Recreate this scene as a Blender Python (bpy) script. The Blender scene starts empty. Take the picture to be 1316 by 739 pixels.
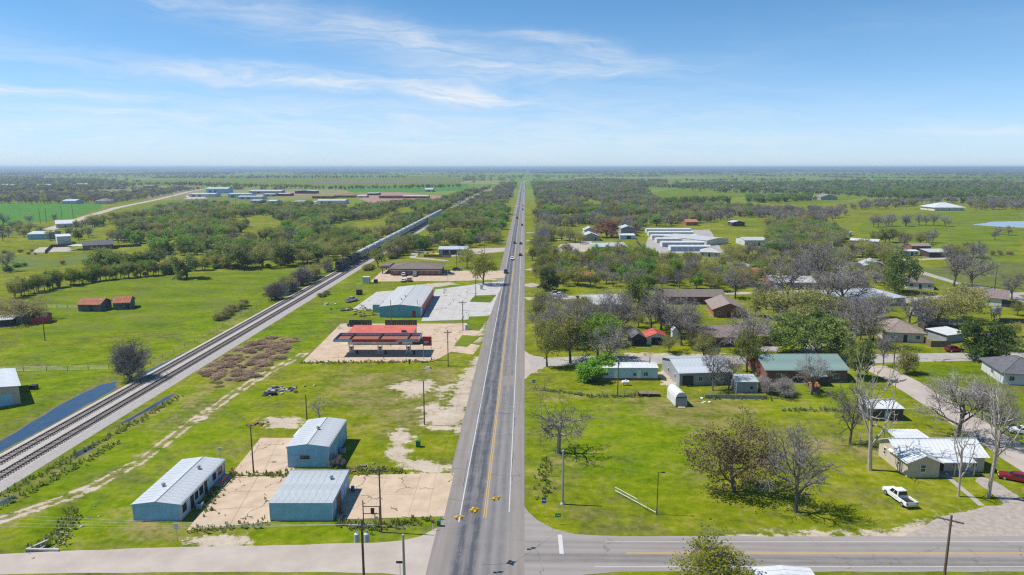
import bpy, bmesh, math, random
import numpy as np
from mathutils import Vector, Matrix
random.seed(7); rng = np.random.default_rng(7)
SC = bpy.context.scene
COL = SC.collection
R = math.radians

# ------------------------------------------------------------------ camera
CAM_H = 50.0; PITCH = R(10.0); YAW = math.atan(16/878/math.cos(PITCH))
cam_d = bpy.data.cameras.new("camera"); cam = bpy.data.objects.new("camera", cam_d); COL.objects.link(cam)
cam.location = (0, 0, CAM_H); cam.rotation_euler = (math.pi/2 - PITCH, 0, YAW)
cam_d.sensor_width = 36.0; cam_d.lens = 36.0*878/1316; cam_d.clip_start = 0.5; cam_d.clip_end = 90000
SC.camera = cam

# ------------------------------------------------------------------ sky and sun
SUN_EL = R(56); SUN_DIR = Vector((-math.cos(SUN_EL)*math.cos(R(5)), math.cos(SUN_EL)*math.sin(R(5)), math.sin(SUN_EL)))
SKY_STRENGTH = 0.128; SUN_STRENGTH = 4.2; EXPOSURE = 0.42; CLOUD_E = 0.70; HAZE = 1.3e-4
W = bpy.data.worlds.new("World"); SC.world = W; W.use_nodes = True
nt = W.node_tree; N = nt.nodes; L = nt.links
for n in list(N): N.remove(n)
def math_node(nt, op, a, b=None, c=None):
    n = nt.nodes.new('ShaderNodeMath'); n.operation = op
    for i, v in enumerate((a, b, c)):
        if v is None: continue
        if isinstance(v, (int, float)): n.inputs[i].default_value = v
        else: nt.links.new(v, n.inputs[i])
    return n.outputs[0]
out = N.new('ShaderNodeOutputWorld'); bg = N.new('ShaderNodeBackground')
sky = N.new('ShaderNodeTexSky'); sky.sky_type = 'NISHITA'; sky.sun_disc = False
sky.sun_elevation = SUN_EL; sky.sun_rotation = math.atan2(SUN_DIR.x, SUN_DIR.y); sky.altitude = 250
sky.air_density = 0.55; sky.dust_density = 0.0; sky.ozone_density = 5.0
bg.inputs['Strength'].default_value = 1.0
skm = N.new('ShaderNodeMixRGB'); skm.blend_type = 'MULTIPLY'; skm.inputs[0].default_value = 1.0
L.new(sky.outputs[0], skm.inputs[1]); skm.inputs[2].default_value = (SKY_STRENGTH,)*3 + (1,)
tc = N.new('ShaderNodeTexCoord'); sep = N.new('ShaderNodeSeparateXYZ'); L.new(tc.outputs['Generated'], sep.inputs[0])
M = lambda *a: math_node(nt, *a)
az = M('ARCTAN2', sep.outputs[0], sep.outputs[1]); el = M('ARCSINE', sep.outputs[2])
def noise(nt, vec, scale, detail=4, rough=0.55, dist=0.0):
    n = nt.nodes.new('ShaderNodeTexNoise'); n.inputs['Scale'].default_value = scale
    n.inputs['Detail'].default_value = detail; n.inputs['Roughness'].default_value = rough
    n.inputs['Distortion'].default_value = dist
    if vec is not None: nt.links.new(vec, n.inputs['Vector'])
    return n.outputs[0]
def comb(nt, x, y, z=0.0):
    n = nt.nodes.new('ShaderNodeCombineXYZ')
    for i, v in enumerate((x, y, z)):
        if isinstance(v, (int, float)): n.inputs[i].default_value = v
        else: nt.links.new(v, n.inputs[i])
    return n.outputs[0]
w1 = noise(nt, comb(nt, M('MULTIPLY', az, 5.0), M('MULTIPLY', el, 16.0), 3.1), 1.0, 4)
w2 = noise(nt, comb(nt, M('MULTIPLY', az, 16.0), M('MULTIPLY', el, 40.0), 8.4), 1.0, 3)
elw = M('ADD', el, M('ADD', M('MULTIPLY', M('SUBTRACT', w1, 0.5), 0.05), M('MULTIPLY', M('SUBTRACT', w2, 0.5), 0.014)))
fine = noise(nt, comb(nt, M('MULTIPLY', M('ADD', az, M('MULTIPLY', elw, 2.2)), 9.0), M('MULTIPLY', elw, 75.0), 0.7), 1.0, 7, 0.62, 0.6)
wisps = [(280,30,300,22,.15,.50),(390,112,220,8,.05,1.0),(600,127,58,9,.05,1.0),(70,131,150,6,.04,1.0),(545,64,85,16,.1,.6),
         (700,97,150,16,0,.75),(725,68,85,9,.15,.7),(1170,174,75,8,.03,.5),(210,156,70,4,.03,.35),(560,150,480,34,.02,.35),
         (250,175,560,30,.0,.4),(900,190,420,16,0,.25),(-200,60,260,26,.1,.5),(1500,90,240,20,.05,.4)]
tot = None
for (x, y, hw, hh, sl, st) in wisps:
    a0 = (x-674)/878; e0 = (214.5-y)/878; hw /= 878; hh /= 878
    da = M('SUBTRACT', az, a0); de = M('ADD', M('SUBTRACT', elw, e0), M('MULTIPLY', da, sl))
    q = M('ADD', M('POWER', M('DIVIDE', da, hw), 2.0), M('POWER', M('DIVIDE', de, hh), 2.0))
    g = M('MULTIPLY', M('EXPONENT', M('MULTIPLY', q, -1.0)), st)
    tot = g if tot is None else M('ADD', tot, g)
# the rest of the sky carries the same thin cirrus, everywhere alike
rest = noise(nt, comb(nt, M('MULTIPLY', az, 2.0), M('MULTIPLY', el, 7.0), 1.9), 1.0, 4)
tot = M('ADD', tot, M('MULTIPLY', M('MAXIMUM', M('SUBTRACT', rest, 0.52), 0.0), 0.9))
mr = N.new('ShaderNodeMapRange'); L.new(fine, mr.inputs[0]); mr.inputs[1].default_value = .30; mr.inputs[2].default_value = .72
dens = M('MINIMUM', M('MULTIPLY', tot, M('ADD', M('MULTIPLY', mr.outputs[0], .80), .10)), 0.92)
hsv = N.new('ShaderNodeHueSaturation'); hsv.inputs['Hue'].default_value = .487; hsv.inputs['Saturation'].default_value = 1.16; hsv.inputs['Value'].default_value = 1.0; L.new(skm.outputs[0], hsv.inputs['Color'])
# ground haze pales the sky towards the horizon, the same all the way round
hz = N.new('ShaderNodeMixRGB'); L.new(M('MULTIPLY', M('EXPONENT', M('MULTIPLY', M('MAXIMUM', el, 0.0), -1/.10)), .88), hz.inputs[0]); L.new(hsv.outputs[0], hz.inputs[1]); hz.inputs[2].default_value = (.42, .505, .60, 1)
cm = N.new('ShaderNodeMixRGB'); L.new(dens, cm.inputs[0]); L.new(hz.outputs[0], cm.inputs[1]); cm.inputs[2].default_value = (CLOUD_E*.96, CLOUD_E*.98, CLOUD_E, 1)
L.new(cm.outputs[0], bg.inputs['Color']); L.new(bg.outputs[0], out.inputs['Surface'])
sun_d = bpy.data.lights.new("sun", 'SUN'); sun_d.energy = SUN_STRENGTH; sun_d.angle = R(0.53); sun_d.color = (1.0, 0.955, 0.89)
sun = bpy.data.objects.new("sun", sun_d); COL.objects.link(sun); sun.rotation_euler = SUN_DIR.to_track_quat('Z', 'Y').to_euler(); sun.location = (-60, 20, 200)
SC.view_settings.view_transform = 'Standard'; SC.view_settings.look = 'None'; SC.view_settings.exposure = EXPOSURE; SC.view_settings.gamma = 1.0
SC.view_settings.use_curve_mapping = False
SC.render.engine = 'CYCLES'; SC.cycles.use_denoising = False; SC.cycles.filter_width = 1.25; SC.cycles.sample_clamp_indirect = 4.0
SC.cycles.max_bounces = 6; SC.cycles.diffuse_bounces = 2; SC.cycles.glossy_bounces = 2; SC.cycles.transmission_bounces = 3; SC.cycles.volume_bounces = 0; SC.cycles.transparent_max_bounces = 8

# ------------------------------------------------------------------ helpers
fwd = Vector((-math.sin(YAW)*math.cos(PITCH), math.cos(YAW)*math.cos(PITCH), -math.sin(PITCH)))
rgt = Vector((math.cos(YAW), math.sin(YAW), 0)); upv = rgt.cross(fwd)
def G(px, py, z=0.0):
    """place on the ground (or at height z) read off the photograph's 1316 x 739 grid"""
    d = fwd + rgt*((px-658)/878) - upv*((py-369.5)/878); t = (z-CAM_H)/d.z
    return Vector((d.x*t, d.y*t, z))
def Gx(px, py, z=0.0): p = G(px, py, z); return (p.x, p.y)

MATS = {}
def new_mat(name):
    m = bpy.data.materials.new(name); m.use_nodes = True; MATS[name] = m
    return m, m.node_tree, m.node_tree.nodes['Principled BSDF']
def ramp(nt, fac, stops):
    n = nt.nodes.new('ShaderNodeValToRGB'); e = n.color_ramp.elements
    while len(e) < len(stops): e.new(0.5)
    for i, (p, c) in enumerate(stops): e[i].position = p; e[i].color = (*c, 1)
    nt.links.new(fac, n.inputs[0]); return n.outputs[0]
def mixc(nt, fac, a, b, mode='MIX'):
    n = nt.nodes.new('ShaderNodeMixRGB'); n.blend_type = mode
    for i, v in ((0, fac), (1, a), (2, b)):
        if isinstance(v, (int, float)): n.inputs[i].default_value = v
        elif isinstance(v, tuple): n.inputs[i].default_value = (*v, 1)
        else: nt.links.new(v, n.inputs[i])
    return n.outputs[0]
def coords(nt, kind='Object'):
    return nt.nodes.new('ShaderNodeTexCoord').outputs[kind]
def mapping(nt, vec, scale=(1,1,1), loc=(0,0,0)):
    n = nt.nodes.new('ShaderNodeMapping'); n.inputs['Scale'].default_value = scale; n.inputs['Location'].default_value = loc
    nt.links.new(vec, n.inputs['Vector']); return n.outputs[0]
def bump(nt, b, h, strength=0.3, dist=0.1):
    n = nt.nodes.new('ShaderNodeBump'); n.inputs['Strength'].default_value = strength; n.inputs['Distance'].default_value = dist
    nt.links.new(h, n.inputs['Height']); nt.links.new(n.outputs[0], b.inputs['Normal'])
def simple(name, col, rough=0.7, var=0.18, scale=1.5, metal=0.0, rib=None, spec=0.3, stain=None):
    """a paint, wood or metal: base colour with blotchy wear; rib=(axis, pitch) adds fine ribs as relief"""
    m, nt, b = new_mat(name); v = coords(nt)
    n1 = noise(nt, v, scale, 5, 0.6); n2 = noise(nt, v, scale*7, 3, 0.6)
    f = math_node(nt, 'ADD', math_node(nt, 'MULTIPLY', n1, .65), math_node(nt, 'MULTIPLY', n2, .35))
    lo = tuple(max(0, c*(1-var*1.6)) for c in col); hi = tuple(min(1, c*(1+var)) for c in col)
    c = ramp(nt, f, [(.32, lo), (.66, hi)])
    if stain:
        s = noise(nt, mapping(nt, v, (1, 1, .35)), scale*1.6, 6, .7)
        c = mixc(nt, ramp(nt, s, [(.52, (0,0,0)), (.68, (1,1,1))]), c, stain)
    nt.links.new(c, b.inputs['Base Color'])
    b.inputs['Roughness'].default_value = rough; b.inputs['Metallic'].default_value = metal; b.inputs['Specular IOR Level'].default_value = spec
    if rib:
        w = nt.nodes.new('ShaderNodeTexWave'); w.bands_direction = rib[0]; w.inputs['Scale'].default_value = 0.314/rib[1]*1.0
        w.wave_profile = 'SIN'; nt.links.new(v, w.inputs['Vector']); bump(nt, b, w.outputs[1], .5, .03)
    else: bump(nt, b, n2, .15, .02)
    return m

class MB:
    """collects shapes, then links them as ONE mesh object"""
    def __init__(s): s.v = []; s.f = []; s.m = []
    def quad(s, pts, m=0):
        i = len(s.v); s.v += [tuple(p) for p in pts]; s.f.append(tuple(range(i, i+len(pts)))); s.m.append(m)
    def hexa(s, p, m=0):
        i = len(s.v); s.v += [tuple(q) for q in p]
        for f in ((0,3,2,1),(4,5,6,7),(0,1,5,4),(1,2,6,5),(2,3,7,6),(3,0,4,7)): s.f.append(tuple(i+k for k in f)); s.m.append(m)
    def box(s, x0, x1, y0, y1, z0, z1, m=0):
        s.hexa([(x0,y0,z0),(x1,y0,z0),(x1,y1,z0),(x0,y1,z0),(x0,y0,z1),(x1,y0,z1),(x1,y1,z1),(x0,y1,z1)], m)
    def tube(s, p0, p1, r0, r1=None, n=6, m=0, cap=True):
        p0 = Vector(p0); p1 = Vector(p1); r1 = r0 if r1 is None else r1
        d = (p1-p0); d = d.normalized() if d.length > 1e-9 else Vector((0,0,1))
        a = d.cross(Vector((0,0,1)) if abs(d.z) < .9 else Vector((1,0,0))).normalized(); b = d.cross(a)
        i = len(s.v)
        for p, r in ((p0, r0), (p1, r1)):
            for k in range(n):
                t = 2*math.pi*k/n; s.v.append(tuple(p + a*(r*math.cos(t)) + b*(r*math.sin(t))))
        for k in range(n): s.f.append((i+k, i+(k+1)%n, i+n+(k+1)%n, i+n+k)); s.m.append(m)
        if cap:
            s.f.append(tuple(i+n+k for k in range(n))); s.m.append(m); s.f.append(tuple(i+k for k in reversed(range(n)))); s.m.append(m)
    def prism(s, poly, axis, a, b, m=0):
        """poly (list of 2D) extruded along axis 0 (x; poly is y,z), 1 (y; poly is x,z) or 2 (z; poly is x,y)"""
        def P(q, t): return {0: (t, q[0], q[1]), 1: (q[0], t, q[1]), 2: (q[0], q[1], t)}[axis]
        i = len(s.v); n = len(poly); s.v += [P(q, a) for q in poly] + [P(q, b) for q in poly]
        s.f.append(tuple(range(i, i+n))); s.m.append(m); s.f.append(tuple(range(i+2*n-1, i+n-1, -1))); s.m.append(m)
        for k in range(n): s.f.append((i+k, i+n+k, i+n+(k+1)%n, i+(k+1)%n)); s.m.append(m)
    def mesh(s, name, mats, smooth=False):
        me = bpy.data.meshes.new(name); me.from_pydata(s.v, [], s.f)
        for mt in (mats if isinstance(mats, (list, tuple)) else [mats]): me.materials.append(MATS[mt] if isinstance(mt, str) else mt)
        if any(s.m): me.polygons.foreach_set('material_index', s.m)
        if smooth: me.polygons.foreach_set('use_smooth', [True]*len(me.polygons))
        bm = bmesh.new(); bm.from_mesh(me); bmesh.ops.recalc_face_normals(bm, faces=bm.faces); bm.to_mesh(me); bm.free()
        me.update(); return me
    def build(s, name, mats, parent=None, smooth=False, loc=None):
        return link(name, s.mesh(name, mats, smooth), parent, loc)
def link(name, data, parent=None, loc=None, rz=None):
    o = bpy.data.objects.new(name, data); COL.objects.link(o)
    if parent: o.parent = parent
    if loc is not None: o.location = loc
    if rz is not None: o.rotation_euler = (0, 0, rz)
    return o
def tag(o, label, cat=None, group=None, kind=None):
    if label: o['label'] = label
    if cat: o['category'] = cat
    if group: o['group'] = group
    if kind: o['kind'] = kind
    return o
def thing(name, label, cat, loc=(0,0,0), rz=0, group=None):
    o = link(name, None, None, loc, rz); o.empty_display_size = .5
    return tag(o, label, cat, group)
def copy_tree(o, parent=None, loc=None, rz=None, scale=None, label=None, group=None):
    c = o.copy(); COL.objects.link(c); c.parent = parent
    if loc is not None: c.location = loc
    if rz is not None: c.rotation_euler = (0, 0, rz)
    if scale is not None: c.scale = scale if not isinstance(scale, (int, float)) else (scale,)*3
    if label: c['label'] = label
    if group: c['group'] = group
    for ch in o.children: copy_tree(ch, c)
    return c
def structure(o): o['kind'] = 'structure'; return o
def rough_poly(pts, step=1.0, amp=.25, seed=0):
    """a closed outline whose edges wander a little, as worn edges do"""
    rn = random.Random(seed); o = []
    for i in range(len(pts)):
        a = Vector(pts[i]); b = Vector(pts[(i+1) % len(pts)]); n = max(1, int((b-a).length/step)); d = (b-a); nrm = Vector((-d.y, d.x)).normalized() if d.length else Vector((0,0))
        for k in range(n):
            p = a + d*(k/n); o.append(tuple(p + nrm*(rn.uniform(-amp, amp) if k else 0)))
    return o
def sheet(name, pts, z, mat, parent=None, rough=None, seed=0, kind='structure', drop=0):
    if rough: pts = rough_poly(pts, rough[0], rough[1], seed)
    bm = bmesh.new(); vs = [bm.verts.new((p[0], p[1], z)) for p in pts]; f = bm.faces.new(vs)
    if f.normal.z < 0: f.normal_flip()
    bm.normal_update()
    if f.normal.z < 0: bmesh.ops.reverse_faces(bm, faces=[f])
    if drop:
        r = bmesh.ops.extrude_face_region(bm, geom=[f]); 
        for v in [g for g in r['geom'] if isinstance(g, bmesh.types.BMVert)]: v.co.z -= drop
        bmesh.ops.recalc_face_normals(bm, faces=bm.faces)
    bmesh.ops.triangulate(bm, faces=bm.faces)
    me = bpy.data.meshes.new(name); bm.to_mesh(me); bm.free(); me.materials.append(MATS[mat])
    o = link(name, me, parent)
    if kind and not parent: o['kind'] = kind
    return o
def ribbon(name, path, width, z, mat, parent=None, kind='structure', wob=0, seed=0):
    rn = random.Random(seed); P = [Vector(p[:2]) for p in path]; Lf = []; Rt = []
    for i, p in enumerate(P):
        d = (P[min(i+1, len(P)-1)] - P[max(i-1, 0)]).normalized(); n = Vector((-d.y, d.x)); w = width[i] if isinstance(width, list) else width
        Lf.append(p + n*(w/2 + rn.uniform(-wob, wob))); Rt.append(p - n*(w/2 + rn.uniform(-wob, wob)))
    mb = MB()
    for i in range(len(P)-1): mb.quad([(*Rt[i], z), (*Rt[i+1], z), (*Lf[i+1], z), (*Lf[i], z)])
    o = mb.build(name, mat, parent)
    if kind and not parent: o['kind'] = kind
    return o
def dens_path(path, step):
    o = []
    for a, b in zip(path[:-1], path[1:]):
        a = Vector(a[:2]); b = Vector(b[:2]); n = max(1, int((b-a).length/step)); o += [a + (b-a)*(k/n) for k in range(n)]
    return o + [Vector(path[-1][:2])]
# ------------------------------------------------------------------ materials of the setting
def ground_material():
    m, nt, b = new_mat('grass_ground'); v = coords(nt); Mm = lambda *a: math_node(nt, *a)
    big = noise(nt, v, 1/45, 5, .6); mid = noise(nt, mapping(nt, v, (1, 1.6, 1)), 1/7, 5, .62); sm = noise(nt, v, 1/1.3, 4, .65); tiny = noise(nt, v, 5.0, 3, .7)
    f = Mm('ADD', Mm('ADD', Mm('MULTIPLY', big, .26), Mm('MULTIPLY', mid, .34)), Mm('ADD', Mm('MULTIPLY', sm, .25), Mm('MULTIPLY', tiny, .15)))
    grass = ramp(nt, f, [(.37, (.062, .090, .004)), (.445, (.115, .150, .004)), (.52, (.188, .215, .006)), (.60, (.31, .268, .055))])
    at = nt.nodes.new('ShaderNodeAttribute'); at.attribute_name = 'cover'; sp = nt.nodes.new('ShaderNodeSeparateColor'); nt.links.new(at.outputs['Color'], sp.inputs[0])
    lush = ramp(nt, f, [(.38, (.050, .098, .002)), (.49, (.125, .198, .002)), (.59, (.215, .252, .008))])
    grass = mixc(nt, sp.outputs[2], grass, lush)
    # duller, browner growth in patches of every size: thatch, seed heads, bare crowns of old clumps
    dm = nt.nodes.new('ShaderNodeMapRange'); dm.interpolation_type = 'SMOOTHSTEP'; dn = Mm('ADD', Mm('MULTIPLY', noise(nt, v, 1/16, 6, .68), .6), Mm('MULTIPLY', noise(nt, mapping(nt, v, (1, 1, 1), (31, 7, 0)), 1/3.2, 5, .7), .4)); nt.links.new(dn, dm.inputs[0]); dm.inputs[1].default_value = .47; dm.inputs[2].default_value = .60
    grass = mixc(nt, Mm('MULTIPLY', dm.outputs[0], .62), grass, ramp(nt, sm, [(.35, (.085, .088, .028)), (.65, (.19, .170, .070))]))
    dry = ramp(nt, f, [(.34, (0.129, 0.121, 0.040)), (.5, (0.224, 0.189, 0.070)), (.62, (0.337, 0.264, 0.123))])
    edge = Mm('ADD', Mm('MULTIPLY', mid, .45), Mm('ADD', Mm('MULTIPLY', sm, .38), Mm('MULTIPLY', tiny, .17)))
    def mask(ch, soft=.10):
        mr = nt.nodes.new('ShaderNodeMapRange'); mr.interpolation_type = 'SMOOTHSTEP'
        nt.links.new(Mm('ADD', ch, Mm('MULTIPLY', Mm('SUBTRACT', edge, .5), 3.0)), mr.inputs[0]); mr.inputs[1].default_value = .5-soft; mr.inputs[2].default_value = .5+soft
        return mr.outputs[0]
    grass = mixc(nt, Mm('MULTIPLY', mask(sp.outputs[1], .25), .85), grass, dry)
    dirt = ramp(nt, edge, [(.35, (.33, .26, .18)), (.5, (.45, .37, .28)), (.65, (.54, .47, .38))])
    col = mixc(nt, mask(sp.outputs[0]), grass, dirt)
    # far off, one parcel of land differs from the next: pasture, winter wheat, fallow
    sx = nt.nodes.new('ShaderNodeSeparateXYZ'); nt.links.new(v, sx.inputs[0])
    wn = nt.nodes.new('ShaderNodeTexWhiteNoise'); wn.noise_dimensions = '2D'
    nt.links.new(comb(nt, Mm('FLOOR', Mm('DIVIDE', Mm('ADD', sx.outputs[0], Mm('MULTIPLY', Mm('FLOOR', Mm('DIVIDE', sx.outputs[1], 520.)), 173.)), 640.)), Mm('FLOOR', Mm('DIVIDE', sx.outputs[1], 520.))), wn.inputs['Vector'])
    par = ramp(nt, wn.outputs[0], [(0, (0.086, 0.147, 0.034)), (.22, (0.147, 0.259, 0.038)), (.45, (0.107, 0.199, 0.034)), (.62, (0.207, 0.259, 0.078)), (.78, (0.121, 0.224, 0.031)), (.9, (0.276, 0.241, 0.147)), (1, (0.095, 0.135, 0.044))])
    par = mixc(nt, .35, par, grass)
    far = nt.nodes.new('ShaderNodeMapRange'); nt.links.new(sx.outputs[1], far.inputs[0]); far.inputs[1].default_value = 900; far.inputs[2].default_value = 1300
    col = mixc(nt, far.outputs[0], col, par)
    nt.links.new(col, b.inputs['Base Color']); b.inputs['Roughness'].default_value = 1.0; b.inputs['Specular IOR Level'].default_value = .03
    bump(nt, b, Mm('ADD', Mm('MULTIPLY', sm, .6), Mm('MULTIPLY', tiny, .4)), .6, .3)
ground_material()
def field_mat(name, c0, c1, rows=0, scale=1/25):
    m, nt, b = new_mat(name); v = coords(nt); f = noise(nt, mapping(nt, v, (1, 1.7, 1)), scale, 6, .70); f2 = noise(nt, v, 1/2., 4, .65)
    c = ramp(nt, math_node(nt, 'ADD', math_node(nt, 'MULTIPLY', f, .65), math_node(nt, 'MULTIPLY', f2, .35)), [(.36, c0), (.64, c1)])
    if name.startswith('field_b') or name.startswith('field_s'): c = mixc(nt, math_node(nt, 'MULTIPLY', ramp(nt, noise(nt, mapping(nt, v, (1, 1.5, 1), (9, 3, 0)), 1/14, 6, .7), [(.48, (0,)*3), (.62, (1,)*3)]), .55), c, (.15, .15, .05))
    nt.links.new(c, b.inputs['Base Color']); b.inputs['Roughness'].default_value = 1.0; b.inputs['Specular IOR Level'].default_value = .03; bump(nt, b, f2, .5, .3)
field_mat('field_bright', (.062, .115, .003), (.195, .242, .010)); field_mat('field_wheat', (0.059, 0.165, 0.021), (0.094, 0.218, 0.033))
field_mat('field_olive', (0.088, 0.112, 0.024), (0.165, 0.177, 0.053)); field_mat('field_fallow', (.13, .105, .075), (.22, .18, .13)); field_mat('field_soft', (0.100, 0.140, 0.026), (0.166, 0.208, 0.044))
field_mat('field_redsoil', (.22, .09, .045), (.33, .15, .075))
def pave(name, c0, c1, crack=(.10, .085, .07), cs=0.0, scale=.35, rough=.85):
    m, nt, b = new_mat(name); v = nt.nodes.new('ShaderNodeNewGeometry').outputs['Position']; n1 = noise(nt, v, scale, 6, .62); n2 = noise(nt, v, 9, 3, .7)
    f = math_node(nt, 'ADD', math_node(nt, 'MULTIPLY', n1, .7), math_node(nt, 'MULTIPLY', n2, .3))
    c = ramp(nt, f, [(.33, c0), (.66, c1)])
    if cs:
        vo = nt.nodes.new('ShaderNodeTexVoronoi'); vo.feature = 'DISTANCE_TO_EDGE'; vo.inputs['Scale'].default_value = cs
        wv = nt.nodes.new('ShaderNodeVectorMath'); wv.operation = 'ADD'; nz = nt.nodes.new('ShaderNodeTexNoise'); nz.inputs['Scale'].default_value = .6; nz.inputs['Detail'].default_value = 4
        nt.links.new(v, nz.inputs['Vector']); sc = nt.nodes.new('ShaderNodeVectorMath'); sc.operation = 'SCALE'; sc.inputs['Scale'].default_value = 2.2; nt.links.new(nz.outputs['Color'], sc.inputs[0])
        nt.links.new(v, wv.inputs[0]); nt.links.new(sc.outputs[0], wv.inputs[1]); nt.links.new(wv.outputs[0], vo.inputs['Vector'])
        gate = noise(nt, v, .22, 3, .6)
        k = math_node(nt, 'MULTIPLY', math_node(nt, 'LESS_THAN', vo.outputs['Distance'], .008), math_node(nt, 'GREATER_THAN', gate, .50))
        c = mixc(nt, k, c, crack)
    nt.links.new(c, b.inputs['Base Color']); b.inputs['Roughness'].default_value = rough; b.inputs['Specular IOR Level'].default_value = .25; bump(nt, b, n2, .25, .02)
pave('concrete_tan', (.41, .305, .21), (.58, .45, .325), cs=.13); pave('concrete_white', (.38, .36, .335), (.52, .50, .47), cs=.05)
pave('concrete_grey', (.30, .275, .25), (.42, .39, .36), cs=.06); pave('caliche', (.35, .295, .25), (.48, .415, .36), scale=.2)
pave('gravel', (.27, .225, .19), (.44, .38, .33), scale=1.2); pave('ballast', (.30, .27, .25), (.50, .455, .42), scale=2.5); pave('joint_soil', (.07, .065, .04), (.15, .13, .075))
pave('stone_rubble', (.12, .10, .085), (.42, .38, .34), scale=1.4); pave('red_soil', (.26, .15, .10), (.38, .24, .17), scale=.3)
def asphalt(name, tracks, base0, base1, dark, axis=0, centre=0., patch=None):
    """worn asphalt: pale aggregate with darker, bled wheel paths that run along the road"""
    m, nt, b = new_mat(name); v = coords(nt); Mm = lambda *a: math_node(nt, *a); sx = nt.nodes.new('ShaderNodeSeparateXYZ'); nt.links.new(v, sx.inputs[0])
    along = noise(nt, mapping(nt, v, (1.1, .03, 1) if axis == 0 else (.03, 1.1, 1)), 1.0, 5, .65); n2 = noise(nt, v, 8, 3, .7); n3 = noise(nt, v, .25, 5, .6)
    c = ramp(nt, Mm('ADD', Mm('MULTIPLY', along, .6), Mm('ADD', Mm('MULTIPLY', n2, .2), Mm('MULTIPLY', n3, .2))), [(.34, base0), (.64, base1)])
    stk = noise(nt, mapping(nt, v, (2.6, .10, 1) if axis == 0 else (.10, 2.6, 1)), 1.0, 6, .7); blot = noise(nt, v, .45, 5, .7)
    wob = Mm('MULTIPLY', Mm('SUBTRACT', noise(nt, mapping(nt, v, (.02, .02, 1)), 3., 3), .5), .8); x = Mm('ADD', sx.outputs[axis], wob)
    for (cx, w, amt) in tracks:
        g = Mm('EXPONENT', Mm('MULTIPLY', Mm('POWER', Mm('DIVIDE', Mm('SUBTRACT', x, cx), w), 2.0), -1.0))
        k = Mm('MULTIPLY', g, Mm('MULTIPLY', ramp(nt, along, [(.28, (0.45,)*3), (.60, (1,)*3)]), Mm('MULTIPLY', amt, ramp(nt, Mm('ADD', Mm('MULTIPLY', stk, .6), Mm('MULTIPLY', blot, .4)), [(.36, (.35,)*3), (.58, (1.15,)*3)])))); c = mixc(nt, Mm('MINIMUM', k, .95), c, dark)
    vo = nt.nodes.new('ShaderNodeTexVoronoi'); vo.feature = 'DISTANCE_TO_EDGE'; vo.inputs['Scale'].default_value = .09
    nz = nt.nodes.new('ShaderNodeTexNoise'); nz.inputs['Scale'].default_value = .5; nz.inputs['Detail'].default_value = 5; nt.links.new(v, nz.inputs['Vector'])
    wv = nt.nodes.new('ShaderNodeVectorMath'); wv.operation = 'MULTIPLY_ADD'; nt.links.new(nz.outputs['Color'], wv.inputs[0]); wv.inputs[1].default_value = (2.5,)*3; nt.links.new(v, wv.inputs[2]); nt.links.new(wv.outputs[0], vo.inputs['Vector'])
    c = mixc(nt, Mm('MULTIPLY', Mm('MULTIPLY', Mm('LESS_THAN', vo.outputs['Distance'], .004), Mm('GREATER_THAN', noise(nt, v, .12, 2), .5)), .42), c, (.07, .067, .065))
    nt.links.new(c, b.inputs['Base Color']); b.inputs['Roughness'].default_value = .8; b.inputs['Specular IOR Level'].default_value = .3; bump(nt, b, n2, .3, .01)
HWX0, HWX1, HC = -12.2, .1, -5.65           # highway edges and centre
asphalt('highway_asphalt', [(-8.5, .75, 1.3), (-6.75, .78, 1.35), (-4.6, .6, .62), (-3.0, .65, .55)], (.19, .175, .163), (.295, .272, .254), (.066, .071, .088))
asphalt('shoulder_asphalt', [], (.19, .168, .150), (.275, .245, .22), (.1, .1, .1))
asphalt('cross_asphalt', [(85.2, .5, .35), (83.9, .5, .3), (82.0, .6, .75), (80.8, .55, .7)], (.235, .208, .19), (.33, .297, .272), (.10, .097, .098), axis=1)
def paint(name, col):
    m, nt, b = new_mat(name); v = coords(nt); n = noise(nt, v, 3.5, 5, .75)
    nt.links.new(mixc(nt, ramp(nt, n, [(.30, (1,1,1)), (.46, (0,0,0))]), col, (.24, .22, .20)), b.inputs['Base Color']); b.inputs['Roughness'].default_value = .7
paint('paint_white', (.54, .53, .51)); paint('paint_yellow', (.52, .33, .085))
def water_mat():
    m, nt, b = new_mat('ditch_water'); v = coords(nt); n = noise(nt, v, 3, 3)
    nt.links.new(ramp(nt, noise(nt, v, .35, 4, .6), [(.5, (.028, .055, .10)), (.75, (.065, .075, .06))]), b.inputs['Base Color']); b.inputs['Roughness'].default_value = .10; b.inputs['IOR'].default_value = 1.33; b.inputs['Specular IOR Level'].default_value = .8; bump(nt, b, n, .015, .01)
water_mat()

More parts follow.
